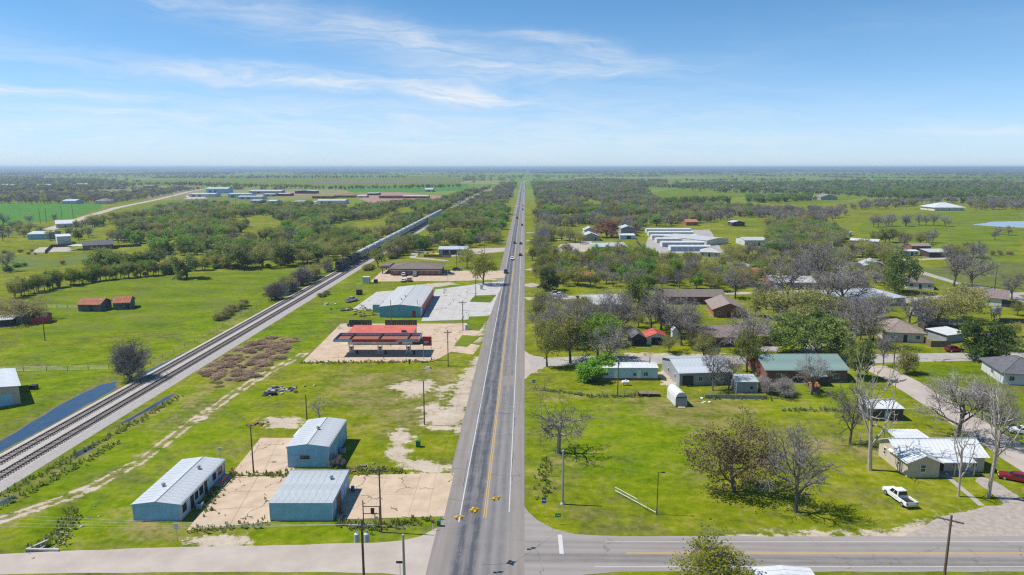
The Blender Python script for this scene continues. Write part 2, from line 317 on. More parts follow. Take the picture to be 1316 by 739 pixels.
# ------------------------------------------------------------------ the ground: one sheet to the horizon, with what covers it kept per point
def sdf(poly, X, Y):
    P = np.array(poly, float); inside = np.zeros(X.shape, bool); d2 = np.full(X.shape, 1e18)
    for (x0, y0), (x1, y1) in zip(P, np.roll(P, -1, 0)):
        ex, ey = x1-x0, y1-y0; t = np.clip(((X-x0)*ex + (Y-y0)*ey)/(ex*ex+ey*ey+1e-12), 0, 1)
        d2 = np.minimum(d2, (X-x0-t*ex)**2 + (Y-y0-t*ey)**2)
        c = ((y0 <= Y) & (y1 > Y)) | ((y1 <= Y) & (y0 > Y)); inside ^= c & (X < x0 + (Y-y0)/(y1-y0+1e-12)*ex)
    d = np.sqrt(d2); return np.where(inside, -d, d)
def path_dist(path, X, Y):
    d2 = np.full(X.shape, 1e18)
    for (x0, y0), (x1, y1) in zip(path[:-1], path[1:]):
        ex, ey = x1-x0, y1-y0; t = np.clip(((X-x0)*ex + (Y-y0)*ey)/(ex*ex+ey*ey+1e-12), 0, 1); d2 = np.minimum(d2, (X-x0-t*ex)**2 + (Y-y0-t*ey)**2)
    return np.sqrt(d2)
def axis_pts(lo, hi, step, far, grow=1.22):
    a = list(np.arange(lo, hi+1e-6, step)); s = step
    while a[-1] < far: s = min(s*grow, 900); a.append(a[-1]+s)
    s = step
    while a[0] > -far: s = min(s*grow, 900); a.insert(0, a[0]-s)
    return np.array(a)
gx = axis_pts(-135, 150, .85, 22000); gy = axis_pts(66, 330, .85, 22000); gy = gy[gy > -3000]
GX, GY = np.meshgrid(gx, gy)
def pp(*pts): return [Gx(*p) for p in pts]
cov = np.zeros((GX.size, 4), np.float32); X = GX.ravel(); Y = GY.ravel()
near = (Y < 420) & (Y > 50) & (np.abs(X) < 230); Xn = X[near]; Yn = Y[near]
def add(ch, d, soft, amt=1.0): cov[near, ch] = np.maximum(cov[near, ch], amt*np.clip(.5 - d/soft, 0, 1))
for q in ([(608,462),(620,458),(612,500),(603,540),(590,562),(578,548),(562,556),(556,545),(572,520),(590,490)],[(500,562),(512,548),(530,556),(520,575),(530,588),(560,592),(575,600),(560,606),(520,602),(500,588)],[(540,524),(562,516),(566,540),(545,545)],
          [(500,496),(520,489),(556,488),(552,505),(520,509)], [(560,498),(585,492),(565,515)], [(232,703),(255,690),(312,690),(320,704)], [(330,543),(350,536),(386,538),(380,548),(345,550)],
          [(930,691),(1060,685),(1150,685),(1205,664),(1250,655),(1316,652),(1316,694),(930,696)], [(806,455),(930,455),(930,461),(850,465),(820,462)], [(683,456),(700,462),(690,478),(680,482)],
          [(612,400),(625,398),(617,440),(605,440)], [(612,352),(640,350),(634,360),(610,360)], [(846,476),(866,474),(866,494),(855,494)],
          [(1286,690),(1316,686),(1316,696),(1286,696)], [(536,366),(580,362),(590,366),(540,370)]): add(0, sdf(pp(*q), Xn, Yn), 6.5, 1.0)
track = pp((0,668),(70,645),(120,625),(180,592),(240,548),(300,506),(345,478),(390,455)); dt = path_dist(track, Xn, Yn)
add(0, np.abs(dt-.9)-.36, 1.15, .96)
for q in ([(420,462),(455,500),(490,540)], [(505,470),(520,540)], [(310,560),(330,548),(350,544)]): add(0, np.abs(path_dist(pp(*q), Xn, Yn)-.7)-.1, .9, .45)
for q in ([(405,480),(600,470),(590,545),(500,570),(470,545),(420,520)], [(800,505),(960,508),(1000,545),(900,560),(820,540)], [(870,596),(920,590),(930,620),(885,632)],[(705,580),(765,580),(765,602),(715,606)],[(860,520),(960,520),(960,545),(880,545)], [(150,650),(330,640),(330,700),(100,705)],
          [(262,470),(300,440),(365,432),(385,440),(330,490),(270,505)], [(690,600),(735,590),(735,625),(700,640)], [(230,505),(290,470),(290,500),(200,560)], [(110,510),(260,430),(330,385),(300,425),(150,490)],
          [(1000,560),(1140,560),(1140,590),(1000,590)], [(700,505),(850,505),(850,515),(700,517)]): add(1, sdf(pp(*q), Xn, Yn), 9, .55)
add(1, sdf(pp((262,478),(300,446),(350,432),(385,436),(335,482),(275,500)), Xn, Yn), 7, .95)
add(1, path_dist(pp((0,640),(60,612),(130,572),(220,515)), Xn, Yn)-1.5, 4, .6)
add(1, dt-2.2, 3.0, .62)
for q in ([(180,420),(330,345),(430,345),(330,400),(210,470)], [(0,440),(120,440),(160,490),(0,560)], [(230,460),(390,400),(450,350),(480,360),(420,440),(390,470)], [(690,520),(800,520),(900,560),(860,640),(700,600)],
          [(0,620),(150,545),(240,500),(330,500),(330,560),(230,640),(165,690),(0,705)],[(430,670),(560,668),(500,700),(250,702)], [(1000,480),(1110,480),(1130,520),(1010,525)], [(400,400),(600,350),(640,340),(600,440)], [(1160,470),(1240,470),(1316,530),(1316,590)]): add(2, sdf(pp(*q), Xn, Yn), 14, .85)
cov[:, 3] = 1
Z = np.zeros(X.size)
# the drainage ditch below the culvert sinks a little
dd = path_dist(pp((55,706),(70,690),(92,660),(110,640)), X, Y); Z -= .75*np.exp(-(dd/1.6)**2)*(Y < 110)
nx, ny = len(gx), len(gy)
idx = (np.arange(ny-1)[:, None]*nx + np.arange(nx-1)[None, :]).ravel()
faces = np.stack([idx, idx+1, idx+nx+1, idx+nx], 1)
me = bpy.data.meshes.new('ground'); me.vertices.add(X.size); me.vertices.foreach_set('co', np.stack([X, Y, Z], 1).ravel())
me.loops.add(faces.size); me.loops.foreach_set('vertex_index', faces.ravel()); me.polygons.add(len(faces))
me.polygons.foreach_set('loop_start', np.arange(0, faces.size, 4)); me.polygons.foreach_set('loop_total', np.full(len(faces), 4)); me.update(); me.validate()
ca = me.color_attributes.new('cover', 'FLOAT_COLOR', 'POINT'); ca.data.foreach_set('color', cov.ravel()); me.materials.append(MATS['grass_ground'])
structure(link('ground', me))

# ------------------------------------------------------------------ fields beyond, each with its own crop or grass
def field(mat, *pts, z=.05, seed=0, name='field', rough=(25, 5)): return sheet(name, pp(*pts), z, mat, rough=rough, seed=seed)
field('field_bright', (30,388),(110,362),(240,352),(345,345),(395,345),(330,378),(225,420),(60,440),(20,436), seed=1, rough=(6,.8), z=.012)
field('field_wheat', (-170,262),(138,261),(100,280),(20,289),(-170,289), seed=2)
field('field_soft', (150,275),(205,262),(262,250),(330,256),(300,262),(240,268),(180,276), seed=3)
field('field_soft', (70,334),(110,326),(130,333),(100,340),(20,348),(0,348),(0,322), seed=4, name='pasture')
field('field_bright', (180,232),(350,229),(560,226),(600,229),(590,236),(460,241),(320,238),(180,238), z=.3, seed=5)
field('field_wheat', (440,243),(600,236),(600,244),(540,247),(450,247), z=.25, seed=6)
field('field_fallow', (390,234),(600,232),(560,235),(430,237), z=.5, seed=7)
field('field_soft', (690,233),(745,229),(745,233),(700,237), z=.3, seed=8)
field('field_bright', (833,250),(860,243),(940,240),(975,243),(970,252),(900,255),(840,254), z=.2, seed=9)
field('field_soft', (790,262),(850,257),(850,262),(800,266), z=.2, seed=10)
field('field_redsoil', (856,237),(895,236),(896,239),(858,240), z=.3, seed=11)
field('field_bright', (1105,300),(1105,284),(1180,274),(1316,270),(1316,330),(1250,345),(1180,318), z=.02, seed=12, name='pasture')
field('field_bright', (985,255),(1070,250),(1110,254),(1060,260),(990,262), z=.15, seed=13)
field('field_olive', (1180,345),(1316,335),(1316,372),(1240,366), z=.03, seed=14, name='pasture')
field('field_wheat', (1000,233),(1080,231),(1080,234),(1000,236), z=.4, seed=15)
field('field_bright', (1170,228),(1316,226),(1316,232),(1200,233), z=.6, seed=16)
field('field_bright', (925,285),(990,281),(1020,284),(1000,292),(930,291), z=.08, seed=17)
field('field_soft', (0,296),(60,292),(40,300),(0,304), z=.06, seed=18)
field('field_olive', (215,318),(300,310),(345,316),(260,325), z=.05, seed=19)
field('field_bright', (395,290),(440,278),(470,280),(430,300),(400,312), z=.05, seed=20, name='clearing')
field('field_bright', (440,316),(470,308),(480,318),(440,328), z=.05, seed=21, name='clearing')

# ------------------------------------------------------------------ water
pave('mud_bank', (.10, .095, .035), (.20, .175, .075), scale=.9)
def grow_poly(P, m):
    P = [Vector(p) for p in P]; ar = sum(a.x*b.y-b.x*a.y for a, b in zip(P, P[1:]+P[:1])); sg = 1 if ar > 0 else -1; o = []
    for a, b, c in zip(P[-1:]+P[:-1], P, P[1:]+P[:1]): d = ((b-a).normalized()+(c-b).normalized()).normalized(); o.append(tuple(b + Vector((d.y, -d.x))*(m*sg)))
    return o
def water(name, pts, seed):
    sheet('muddy_bank', grow_poly(pp(*pts), .75), .009, 'mud_bank', rough=(1.0, .35), seed=seed+50); o = sheet(name, pp(*pts), .014, 'ditch_water', rough=(2.5, .35), seed=seed); return o
water('ditch_water', [(-30,598),(-30,586),(0,567),(24,554),(76,521),(128,495),(150,490),(150,498),(100,527),(60,549),(38,561),(0,581)], 1)
water('ditch_water', [(180,482),(200,472),(240,452),(254,446),(252,452),(215,470),(190,482)], 2)
water('ditch_water', [(152,545),(182,529),(214,510),(226,505),(222,509),(190,528),(166,542)], 3)
water('ditch_water', [(0,645),(18,636),(20,640),(0,650)], 4)
water('ditch_water', [(90,586),(120,570),(128,566),(120,576),(97,589)], 5)
simple('pond_water', (.30, .34, .38), .18, .1, .05, spec=.8)  # pale reflection of the low sky is put into the base colour
sheet('pond_bank', grow_poly(pp((1250,289),(1275,285),(1330,284),(1330,293),(1290,292)), 3), .05, 'mud_bank', rough=(5, 1.5), seed=8)
sheet('pond', pp((1250,289),(1275,285),(1330,284),(1330,293),(1290,292)), .06, 'pond_water', rough=(6, 1.5), seed=6)

# ------------------------------------------------------------------ the highway
ENDY = 2900.
def hx(y): return 0.0 if y < 2300 else ((y-2300)/600)**2*38
def hwy(name, x0, x1, y0, y1, z, mat, parent=None):
    ys = [y0]
    while ys[-1] < y1: ys.append(min(y1, ys[-1] + (6 if ys[-1] < 400 else 60)))
    mb = MB()
    for a, b in zip(ys[:-1], ys[1:]): mb.quad([(x0+hx(a), a, z), (x1+hx(a), a, z), (x1+hx(b), b, z), (x0+hx(b), b, z)])
    o = mb.build(name, mat, parent)
    if not parent: o['kind'] = 'structure'
    return o
road = hwy('highway', -9.7, -1.95, 55, ENDY, .034, 'highway_asphalt')
hwy('shoulder', HWX0, -9.7, 55, ENDY, .032, 'shoulder_asphalt', road); hwy('shoulder', -1.95, HWX1, 55, ENDY, .032, 'shoulder_asphalt', road)
hwy('edge_line', -9.36, -9.20, 90.2, ENDY, .0385, 'paint_white', road); hwy('edge_line', -2.22, -2.08, 93.2, ENDY, .0385, 'paint_white', road)
hwy('centre_line', -5.86, -5.72, 91.5, ENDY, .0385, 'paint_yellow', road); hwy('centre_line', -5.56, -5.42, 91.5, ENDY, .0385, 'paint_yellow', road)

simple('tar_seal', (.045, .045, .048), .6, .2, 2)
rn = random.Random(12)
for k in range(34):
    y0 = rn.uniform(62, 260); x0 = rn.choice((-9.62, -5.2, -1.9, -7.6, -3.6)); n_ = rn.randrange(5, 16); P_ = [(x0, y0)]
    if rn.random() < .55:
        for _ in range(n_): P_.append((P_[-1][0]+rn.gauss(0, .05), P_[-1][1]+rn.uniform(.5, 1.3)))
    else:
        x0 = rn.choice((-12, -9.4, -5.4)); P_ = [(x0, y0)]
        for _ in range(rn.randrange(5, 9)): P_.append((P_[-1][0]+rn.uniform(.4, .9), P_[-1][1]+rn.gauss(0, .16)))
        P_ = [q for q in P_ if q[0] < -.1]
    ribbon('tar_seam', P_, .05, .0412, 'tar_seal', road, wob=.012, seed=k)
for (x0, x1, y0, y1) in ((-5.2, -2.4, 152, 160), (-12.0, -9.9, 140, 150), (-4.9, -.2, 70, 76)): sheet('asphalt_patch', [(x0, y0), (x1, y0+.3), (x1-.1, y1), (x0+.15, y1-.4)], .0362, 'shoulder_asphalt', road, rough=(1.2, .06), seed=int(y0))
# ------------------------------------------------------------------ streets and drives
def street(name, px, width, z, mat, wob=.15, seed=0, step=4): return ribbon(name, dens_path([Gx(*p) for p in px], step), width, z, mat, wob=wob, seed=seed)
YN = G(300,702).y; 
sheet('side_street', [(-140, 78.8), (-68.7, 80.9), (-52, 82.6), (-38.8, 83.4), (-20.3, 84.5), (-16.4, 85.2), (-14.2, 86.3), (HWX0+.2, 88.8), (HWX0+.2, 60), (-12.6, 75.8), (-14.4, 77.0), (-17.5, 77.6), (-36, 77.5), (-53, 77.0), (-65, 76.4), (-140, 74)], .020, 'caliche', rough=(3, .12), seed=4)
cy = lambda x, y: y + .0186*(x-7)
cs = sheet('cross_street', [(HWX1-.2, 60), (HWX1-.2, 95.5), (.7, 93.2), (2.0, 90.9), (4.2, 88.6), (7.2, 87.2), (13, 86.8), (140, cy(140, 86.6)), (140, cy(140, 78.3)), (12, cy(12, 78.3)), (7, 77.6), (4.5, 76), (3.2, 72), (2.8, 60)], .026, 'cross_asphalt', rough=(4, .1), seed=5)
for (yy, wd, x0, x1, mt, nm) in ((85.2, .11, 11, 140, 'paint_white', 'edge_line'), (79.35, .12, 9, 140, 'paint_white', 'edge_line'), (82.62, .13, 13.5, 140, 'paint_yellow', 'centre_line'), (82.30, .13, 13.5, 140, 'paint_yellow', 'centre_line')):
    mb = MB(); mb.quad([(x0, cy(x0, yy), .0305), (x1, cy(x1, yy), .0305), (x1, cy(x1, yy)+wd, .0305), (x0, cy(x0, yy)+wd, .0305)]); mb.build(nm, mt, cs)
sb = MB(); p = G(719.5,687.5); q = G(720.5,712); sb.quad([(p.x-.28, q.y, .0305), (p.x+.28, q.y, .0305), (p.x+.28, p.y, .0305), (p.x-.28, p.y, .0305)]); sb.build('stop_line', 'paint_white', cs)
side = street('residential_street', [(680,466),(760,463),(860,462),(1000,463),(1120,461),(1200,459),(1330,458)], 8.0, .018, 'concrete_grey', .25, 6)
sheet('street_mouth', [(HWX1-.1, G(680,488).y), (HWX1-.1, G(680,450).y), (2.0, G(690,457).y), (5.5, G(700,459).y), (5.5, G(700,471).y), (2.2, G(690,478).y)], .014, 'caliche', rough=(1.5, .15), seed=8)
street('diagonal_street', [(1120,470),(1150,484),(1200,515),(1260,553),(1316,590),(1350,612)], 7.2, .022, 'caliche', .25, 9)
street('back_street', [(1000,398),(1100,399),(1170,385),(1240,379),(1330,377)], 5.5, .018, 'concrete_grey', .2, 10, 6)
street('back_lane', [(1160,342),(1190,352),(1235,365),(1285,373),(1330,392)], 5, .020, 'concrete_grey', .2, 11, 6)
street('back_lane', [(1100,333),(1170,334),(1260,330)], 5, .018, 'caliche', .2, 12, 6)
street('back_lane', [(930,377),(1000,376),(1080,372)], 5, .018, 'caliche', .2, 13, 6)
street('farm_road', [(60,296),(110,279),(150,267),(200,257),(245,246),(262,243)], 10, .09, 'caliche', .4, 14, 20)
street('farm_road', [(575,335),(530,331),(535,324),(580,327),(650,320)], 4, .018, 'caliche', .2, 15)
street('driveway', [(676,323),(720,320),(760,321)], 5, .018, 'caliche', .2, 16); street('driveway', [(676,299),(745,299)], 4, .018, 'caliche', .2, 17)
street('driveway', [(676,309),(740,307)], 4, .018, 'caliche', .2, 18); street('driveway', [(668,264.5),(655,265.5),(630,266)], 5, .06, 'caliche', .2, 19); street('driveway', [(676,384),(700,383),(745,382)], 6, .018, 'caliche', .2, 20)
street('driveway', [(678,347),(700,344)], 5, .018, 'caliche', .2, 21); street('driveway', [(676,365),(690,368)], 7, .018, 'caliche', .2, 22)
sheet('driveway', pp((1253,618),(1262,612),(1290,625),(1330,652),(1330,690),(1160,690),(1210,664),(1262,652),(1290,648)), .012, 'gravel', rough=(1.2, .25), seed=23)
street('driveway', [(1000,466),(1040,452),(1050,441)], 4, .023, 'concrete_grey', .1, 24)
street('driveway', [(990,452),(975,444),(1000,440)], 6, .023, 'concrete_grey', .1, 25)
street('garden_path', [(1217,612),(1236,628),(1262,650)], .9, .018, 'concrete_grey', .05, 26, 1.5)

# lots poured as slabs: each slab is a piece, the joints are earth and weeds
def slab_lot(name, quad, nu, nv, mat, z=.05, gap=.014, seed=0, jit=.008, skip=(), base_z=.016):
    rn = random.Random(seed); A, B, C, D = [Vector(p) for p in quad]
    base = sheet(name, [tuple(A), tuple(B), tuple(C), tuple(D)], base_z, 'joint_soil')
    def P(u, v): return (A*(1-u)+B*u)*(1-v) + (D*(1-u)+C*u)*v
    lu = ((B-A).length + (C-D).length)/2; lv = ((D-A).length + (C-B).length)/2; gu = gap/lu; gv = gap/lv
    for i in range(nu):
        for j in range(nv):
            if (i, j) in skip: continue
            u0, u1, v0, v1 = i/nu+gu, (i+1)/nu-gu, j/nv+gv, (j+1)/nv-gv; zz = z + rn.uniform(-jit, jit)
            pts = [P(u0, v0), P(u1, v0), P(u1, v1), P(u0, v1)]; c = sum((Vector((p.x, p.y)) for p in pts), Vector((0, 0)))/4
            mb = MB(); mb.hexa([(p.x-c.x, p.y-c.y, base_z-zz-.01) for p in pts] + [(p.x-c.x, p.y-c.y, 0) for p in pts]); mb.build('slab', mat, base, loc=(c.x, c.y, zz))
    return base
slab_lot('concrete_lot', pp((240,682),(348,671),(372,613),(291,612)), 2, 3, 'concrete_tan', seed=1, gap=.02)
slab_lot('concrete_lot', pp((296,611),(377,611),(385,563),(335,563)), 2, 2, 'concrete_tan', seed=2)
slab_lot('concrete_lot', pp((429,668),(571,664),(584,608),(455,611)), 3, 2, 'concrete_tan', seed=3)
slab_lot('forecourt', pp((388,466),(556,464),(585,416),(438,416)), 9, 5, 'concrete_tan', seed=4, z=.055)
sheet('forecourt_edge', pp((556,464),(566,460),(580,452),(608,456),(617,444),(600,441),(622,424),(604,415),(585,416)), .050, 'concrete_tan', rough=(2, .1), seed=30)
slab_lot('garage_lot', pp((541,413),(600,411),(612,372),(560,372)), 6, 7, 'concrete_white', seed=5, z=.06)
sheet('garage_lot_edge', pp((600,411),(630,405),(641,376),(612,372)), .054, 'concrete_white', rough=(2, .1), seed=31)
sheet('garage_drive', pp((641,376),(648,362),(625,363),(600,367),(560,372),(612,372)), .050, 'concrete_white', rough=(2, .1), seed=32)
slab_lot('garage_lot', pp((452,398),(486,398),(512,373),(484,375)), 4, 4, 'concrete_white', seed=6, z=.05)
slab_lot('office_lot', pp((476,362),(600,361),(606,348),(490,349)), 10, 3, 'concrete_tan', seed=7, z=.05)
sheet('office_drive', pp((600,361),(648,357),(652,348),(606,348)), .044, 'concrete_tan', rough=(2, .1), seed=33)
sheet('shed_lot', pp((570,331),(650,323),(655,318),(600,320),(566,328)), .03, 'caliche', rough=(3, .3), seed=34)
for (q, sd) in ((((583,445),(594,431),(618,432),(600,446)), 1), (((598,424),(603,407),(629,406),(616,425)), 2), (((603,388),(610,380),(638,379),(630,389)), 3)):
    sheet('grass_island', pp(*q), .075, 'field_bright', rough=(1.5, .2), seed=sd, drop=.07)
sheet('storage_yard', pp((826,326),(836,297),(912,295),(930,325)), .03, 'concrete_grey', rough=(5, .4), seed=35)
sheet('yard_lot', pp((712,325),(765,323),(760,310),(720,314)), .03, 'caliche', rough=(3, .3), seed=36)
sheet('patio', pp((976,452),(1000,452),(1000,440),(970,440)), .03, 'concrete_grey')
for i, q in enumerate((((235,256),(262,256),(275,248),(250,248)), ((336,252),(400,250),(398,246),(330,247)), ((470,262),(560,262),(566,252),(500,246),(455,250)), ((372,262),(408,264),(405,258),(380,258)))): sheet('works_yard', pp(*q), .10, ('caliche', 'red_soil', 'red_soil', 'caliche')[i], rough=(20, 6), seed=37+i)
sheet('farm_yard', pp((40,325),(92,323),(88,317),(50,318)), .04, 'caliche', rough=(4, .6), seed=38)

# ------------------------------------------------------------------ the railway: two tracks on pale ballast
def rx(y): return 0.0 if y < 900 else ((y-900)/900)**2*14
RY = [60+10*i for i in range(45)] + [520+30*i for i in range(60)]
mb = MB()
for a, b in zip(RY[:-1], RY[1:]):
    prof = [(-92.6, .01), (-91.4, .42), (-83.6, .42), (-81.6, .02)]
    for (x0, z0), (x1, z1) in zip(prof[:-1], prof[1:]): mb.quad([(x0+rx(a), a, z0), (x1+rx(a), a, z1), (x1+rx(b), b, z1), (x0+rx(b), b, z0)])
bal = structure(mb.build('railway_ballast', 'ballast'))
simple('rail_rust', (.15, .115, .095), .55, .2, 3); simple('sleeper_wood', (.30, .26, .23), .9, .25, 2); simple('sleeper_pale', (.34, .30, .27), .9, .2, 2)
TRK = []
for k, (tx, slm, lab) in enumerate(((-89.5, 'sleeper_pale', 'railway track farther from the highway, carrying the freight train'), (-85.3, 'sleeper_wood', 'railway track nearer the highway with dark rails, empty'))):
    t = thing('railway_track', lab, 'track', (tx, 60, 0)); TRK.append(t)
    for s in (-1, 1):
        mb = MB()
        for a, b in zip(RY[:-1], RY[1:]):
            for (x0, x1, z0, z1) in ((-.075, .075, .56, .58), (-.04, .04, .58, .74)):
                mb.hexa([(s*.755+x+rx(y), y-60, z) for z in (z0, z1) for (x, y) in ((x0, a), (x1, a), (x1, b), (x0, b))])
        mb.build('rail', 'rail_rust', t)
    mb = MB(); y = 62.0
    while y < 620:
        mb.box(-1.3+rx(y)+random.uniform(-.05, .05), 1.3+rx(y), y-60-.12, y-60+.12, .40, .55); y += .6
    tag(mb.build('sleepers', slm, t), None, kind='stuff')
# ------------------------------------------------------------------ materials of built things
simple('blue_siding', (.235, .47, .655), .55, .14, .7, rib=('X', .30), stain=(.27, .42, .52)); simple('blue_siding_side', (.235, .47, .655), .55, .12, .7, rib=('Y', .30))
simple('pale_siding', (.52, .57, .60), .6, .15, .8); simple('blue_roof', (.48, .50, .515), .45, .14, .5, metal=.05, spec=.5); simple('blue_roof_worn', (.43, .465, .48), .5, .14, .45, metal=.05, stain=(.38, .335, .29))
simple('grey_roof', (.50, .495, .48), .5, .12, .4, metal=.05); simple('white_roof', (.66, .67, .67), .4, .10, .5, metal=.1); simple('galv_roof', (.52, .55, .58), .42, .12, .6, metal=.1)
simple('green_roof', (.20, .28, .255), .55, .14, .6); simple('shingle_grey', (.125, .125, .135), .9, .22, 1.2); simple('shingle_brown', (.185, .150, .130), .9, .2, 1.2); simple('shingle_tan', (.27, .215, .185), .9, .2, 1.2)
simple('shingle_purple', (.225, .175, .165), .9, .2, 1.1); simple('rust_roof', (.36, .125, .065), .8, .25, .8, stain=(.30, .24, .20)); simple('orange_roof', (.46, .17, .065), .75, .2, .7); simple('red_roof', (.56, .13, .085), .6, .18, .5)
simple('dark_red', (.40, .03, .045), .5, .1, 1); simple('red_paint', (.52, .035, .035), .5, .12, 1); simple('navy_fascia', (.30, .38, .52), .45, .1, .6); simple('pale_blue_paint', (.30, .52, .66), .5, .1, .6)
simple('brick_red', (.30, .115, .075), .9, .2, 1.5); simple('brick_dark', (.22, .095, .075), .9, .2, 1.5); simple('tan_wall', (.52, .43, .33), .8, .08, .8); simple('cream_wall', (.62, .57, .47), .8, .08, .8); simple('pale_wall', (.56, .57, .56), .75, .1, .8)
simple('white_paint', (.76, .76, .74), .55, .06, 1); simple('trim_white', (.72, .72, .70), .5, .06, 1); simple('mobile_blue', (.38, .55, .62), .55, .10, .7, rib=('X', .35)); simple('grey_wall', (.30, .31, .32), .8, .12, .8); simple('teal_wall', (.14, .36, .44), .6, .1, .6, rib=('X', .3))
simple('dark_wood', (.065, .05, .04), .9, .25, 1.2); simple('barn_wood', (.10, .135, .13), .9, .3, 1.1, stain=(.18, .14, .10)); simple('wood_pole', (.155, .105, .070), .9, .25, 1.5); simple('fence_wood', (.23, .165, .115), .9, .25, 1.5); simple('dark_fence', (.075, .065, .055), .9, .25, 1.5)
simple('brown_shed', (.10, .075, .06), .9, .2, 1.2); simple('steel_pole', (.36, .37, .38), .45, .1, 1, metal=.4); simple('dark_metal', (.045, .045, .05), .5, .15, 2, metal=.3); simple('black_rubber', (.022, .022, .024), .8, .2, 2); simple('wire_metal', (.34, .34, .35), .5, .1, 2, metal=.4)
simple('beacon_yellow', (.72, .42, .02), .4, .08, 2); simple('sign_blue', (.03, .09, .28), .4, .05, 1); simple('sign_green', (.012, .20, .11), .4, .05, 1); simple('box_green', (.02, .16, .06), .5, .08, 1); simple('rust_metal', (.22, .10, .06), .85, .25, 2); simple('transformer_grey', (.40, .43, .46), .4, .08, 2)
simple('chrome_rim', (.5, .5, .5), .3, .05, 2, metal=.7); simple('car_white', (.74, .75, .75), .25, .03, 1, spec=.6); simple('car_red', (.22, .008, .016), .22, .05, 1, spec=.6); simple('car_black', (.018, .018, .02), .22, .1, 1, spec=.6); simple('car_silver', (.42, .43, .44), .28, .05, 1, metal=.4, spec=.6); simple('car_blue', (.03, .06, .17), .22, .06, 1, spec=.6); simple('car_sand', (.36, .30, .22), .3, .06, 1, spec=.6)
simple('lamp_red', (.42, .02, .015), .3, .05, 1); simple('lamp_clear', (.68, .68, .66), .15, .04, 1, spec=.8)
simple('loco_black', (.030, .030, .033), .5, .3, 1.2); simple('hopper_grey', (.56, .60, .62), .55, .12, .6, stain=(.27, .24, .21)); simple('hopper_sand', (.42, .36, .28), .55, .12, .6, stain=(.24, .17, .12)); simple('graffiti_red', (.45, .09, .05), .5, .3, 1.5)
m, ntg, b = new_mat('window_glass'); b.inputs['Base Color'].default_value = (.03, .04, .05, 1); b.inputs['Roughness'].default_value = .08; b.inputs['Specular IOR Level'].default_value = .8; bump(ntg, b, noise(ntg, coords(ntg), 2.0, 2), .03, .02)
m, ntg, b = new_mat('car_glass'); b.inputs['Base Color'].default_value = (.012, .014, .017, 1); b.inputs['Roughness'].default_value = .05; b.inputs['Specular IOR Level'].default_value = .8; bump(ntg, b, noise(ntg, coords(ntg), 2.0, 2), .02, .01)

# ------------------------------------------------------------------ buildings
_cache = {}
def opening(par, side, w, d, pos, z0, ow, oh, kind, mat=None, wallmat='trim_white'):
    """a window (frame with a pane set back in it) or a door on one side of a building"""
    def place(mb, a0, a1, z_0, z_1, o0, o1, m=0):        # a along the wall, o outwards
        if side == 'F': mb.box(a0, a1, -o1, -o0, z_0, z_1, m)
        elif side == 'B': mb.box(a0, a1, d+o0, d+o1, z_0, z_1, m)
        elif side == 'L': mb.box(-o1, -o0, a0, a1, z_0, z_1, m)
        else: mb.box(w+o0, w+o1, a0, a1, z_0, z_1, m)
    if kind == 'window':
        fr = MB(); t = .07
        place(fr, pos-ow/2, pos+ow/2, z0, z0+t, -.02, .07); place(fr, pos-ow/2, pos+ow/2, z0+oh-t, z0+oh, -.02, .07)
        place(fr, pos-ow/2, pos-ow/2+t, z0+t, z0+oh-t, -.02, .068); place(fr, pos+ow/2-t, pos+ow/2, z0+t, z0+oh-t, -.02, .068); place(fr, pos-.02, pos+.02, z0+t, z0+oh-t, .005, .045)
        o = fr.build('window', mat or 'trim_white', par); pn = MB(); place(pn, pos-ow/2+t, pos+ow/2-t, z0+t, z0+oh-t, -.015, .02); pn.build('pane', 'window_glass', o)
    elif kind == 'door':
        mb = MB(); place(mb, pos-ow/2, pos+ow/2, z0, z0+oh, -.02, .05); o = mb.build('door', mat or 'trim_white', par)
        mb = MB(); place(mb, pos+ow/2-.16, pos+ow/2-.10, z0+.95, z0+1.1, .05, .09); mb.build('handle', 'steel_pole', o)
    elif kind == 'garage':
        mb = MB(); n = 4
        for k in range(n): place(mb, pos-ow/2, pos+ow/2, z0+oh*k/n+.01, z0+oh*(k+1)/n-.01, -.02, .045)
        mb.build('garage_door', mat or 'white_paint', par)
    elif kind == 'bay':
        mb = MB(); place(mb, pos-ow/2, pos+ow/2, z0, z0+oh, -.02, .012); mb.build('doorway_shade_panel', mat or 'dark_metal', par)  # flat dark panel; the shade inside an open bay is put into its colour
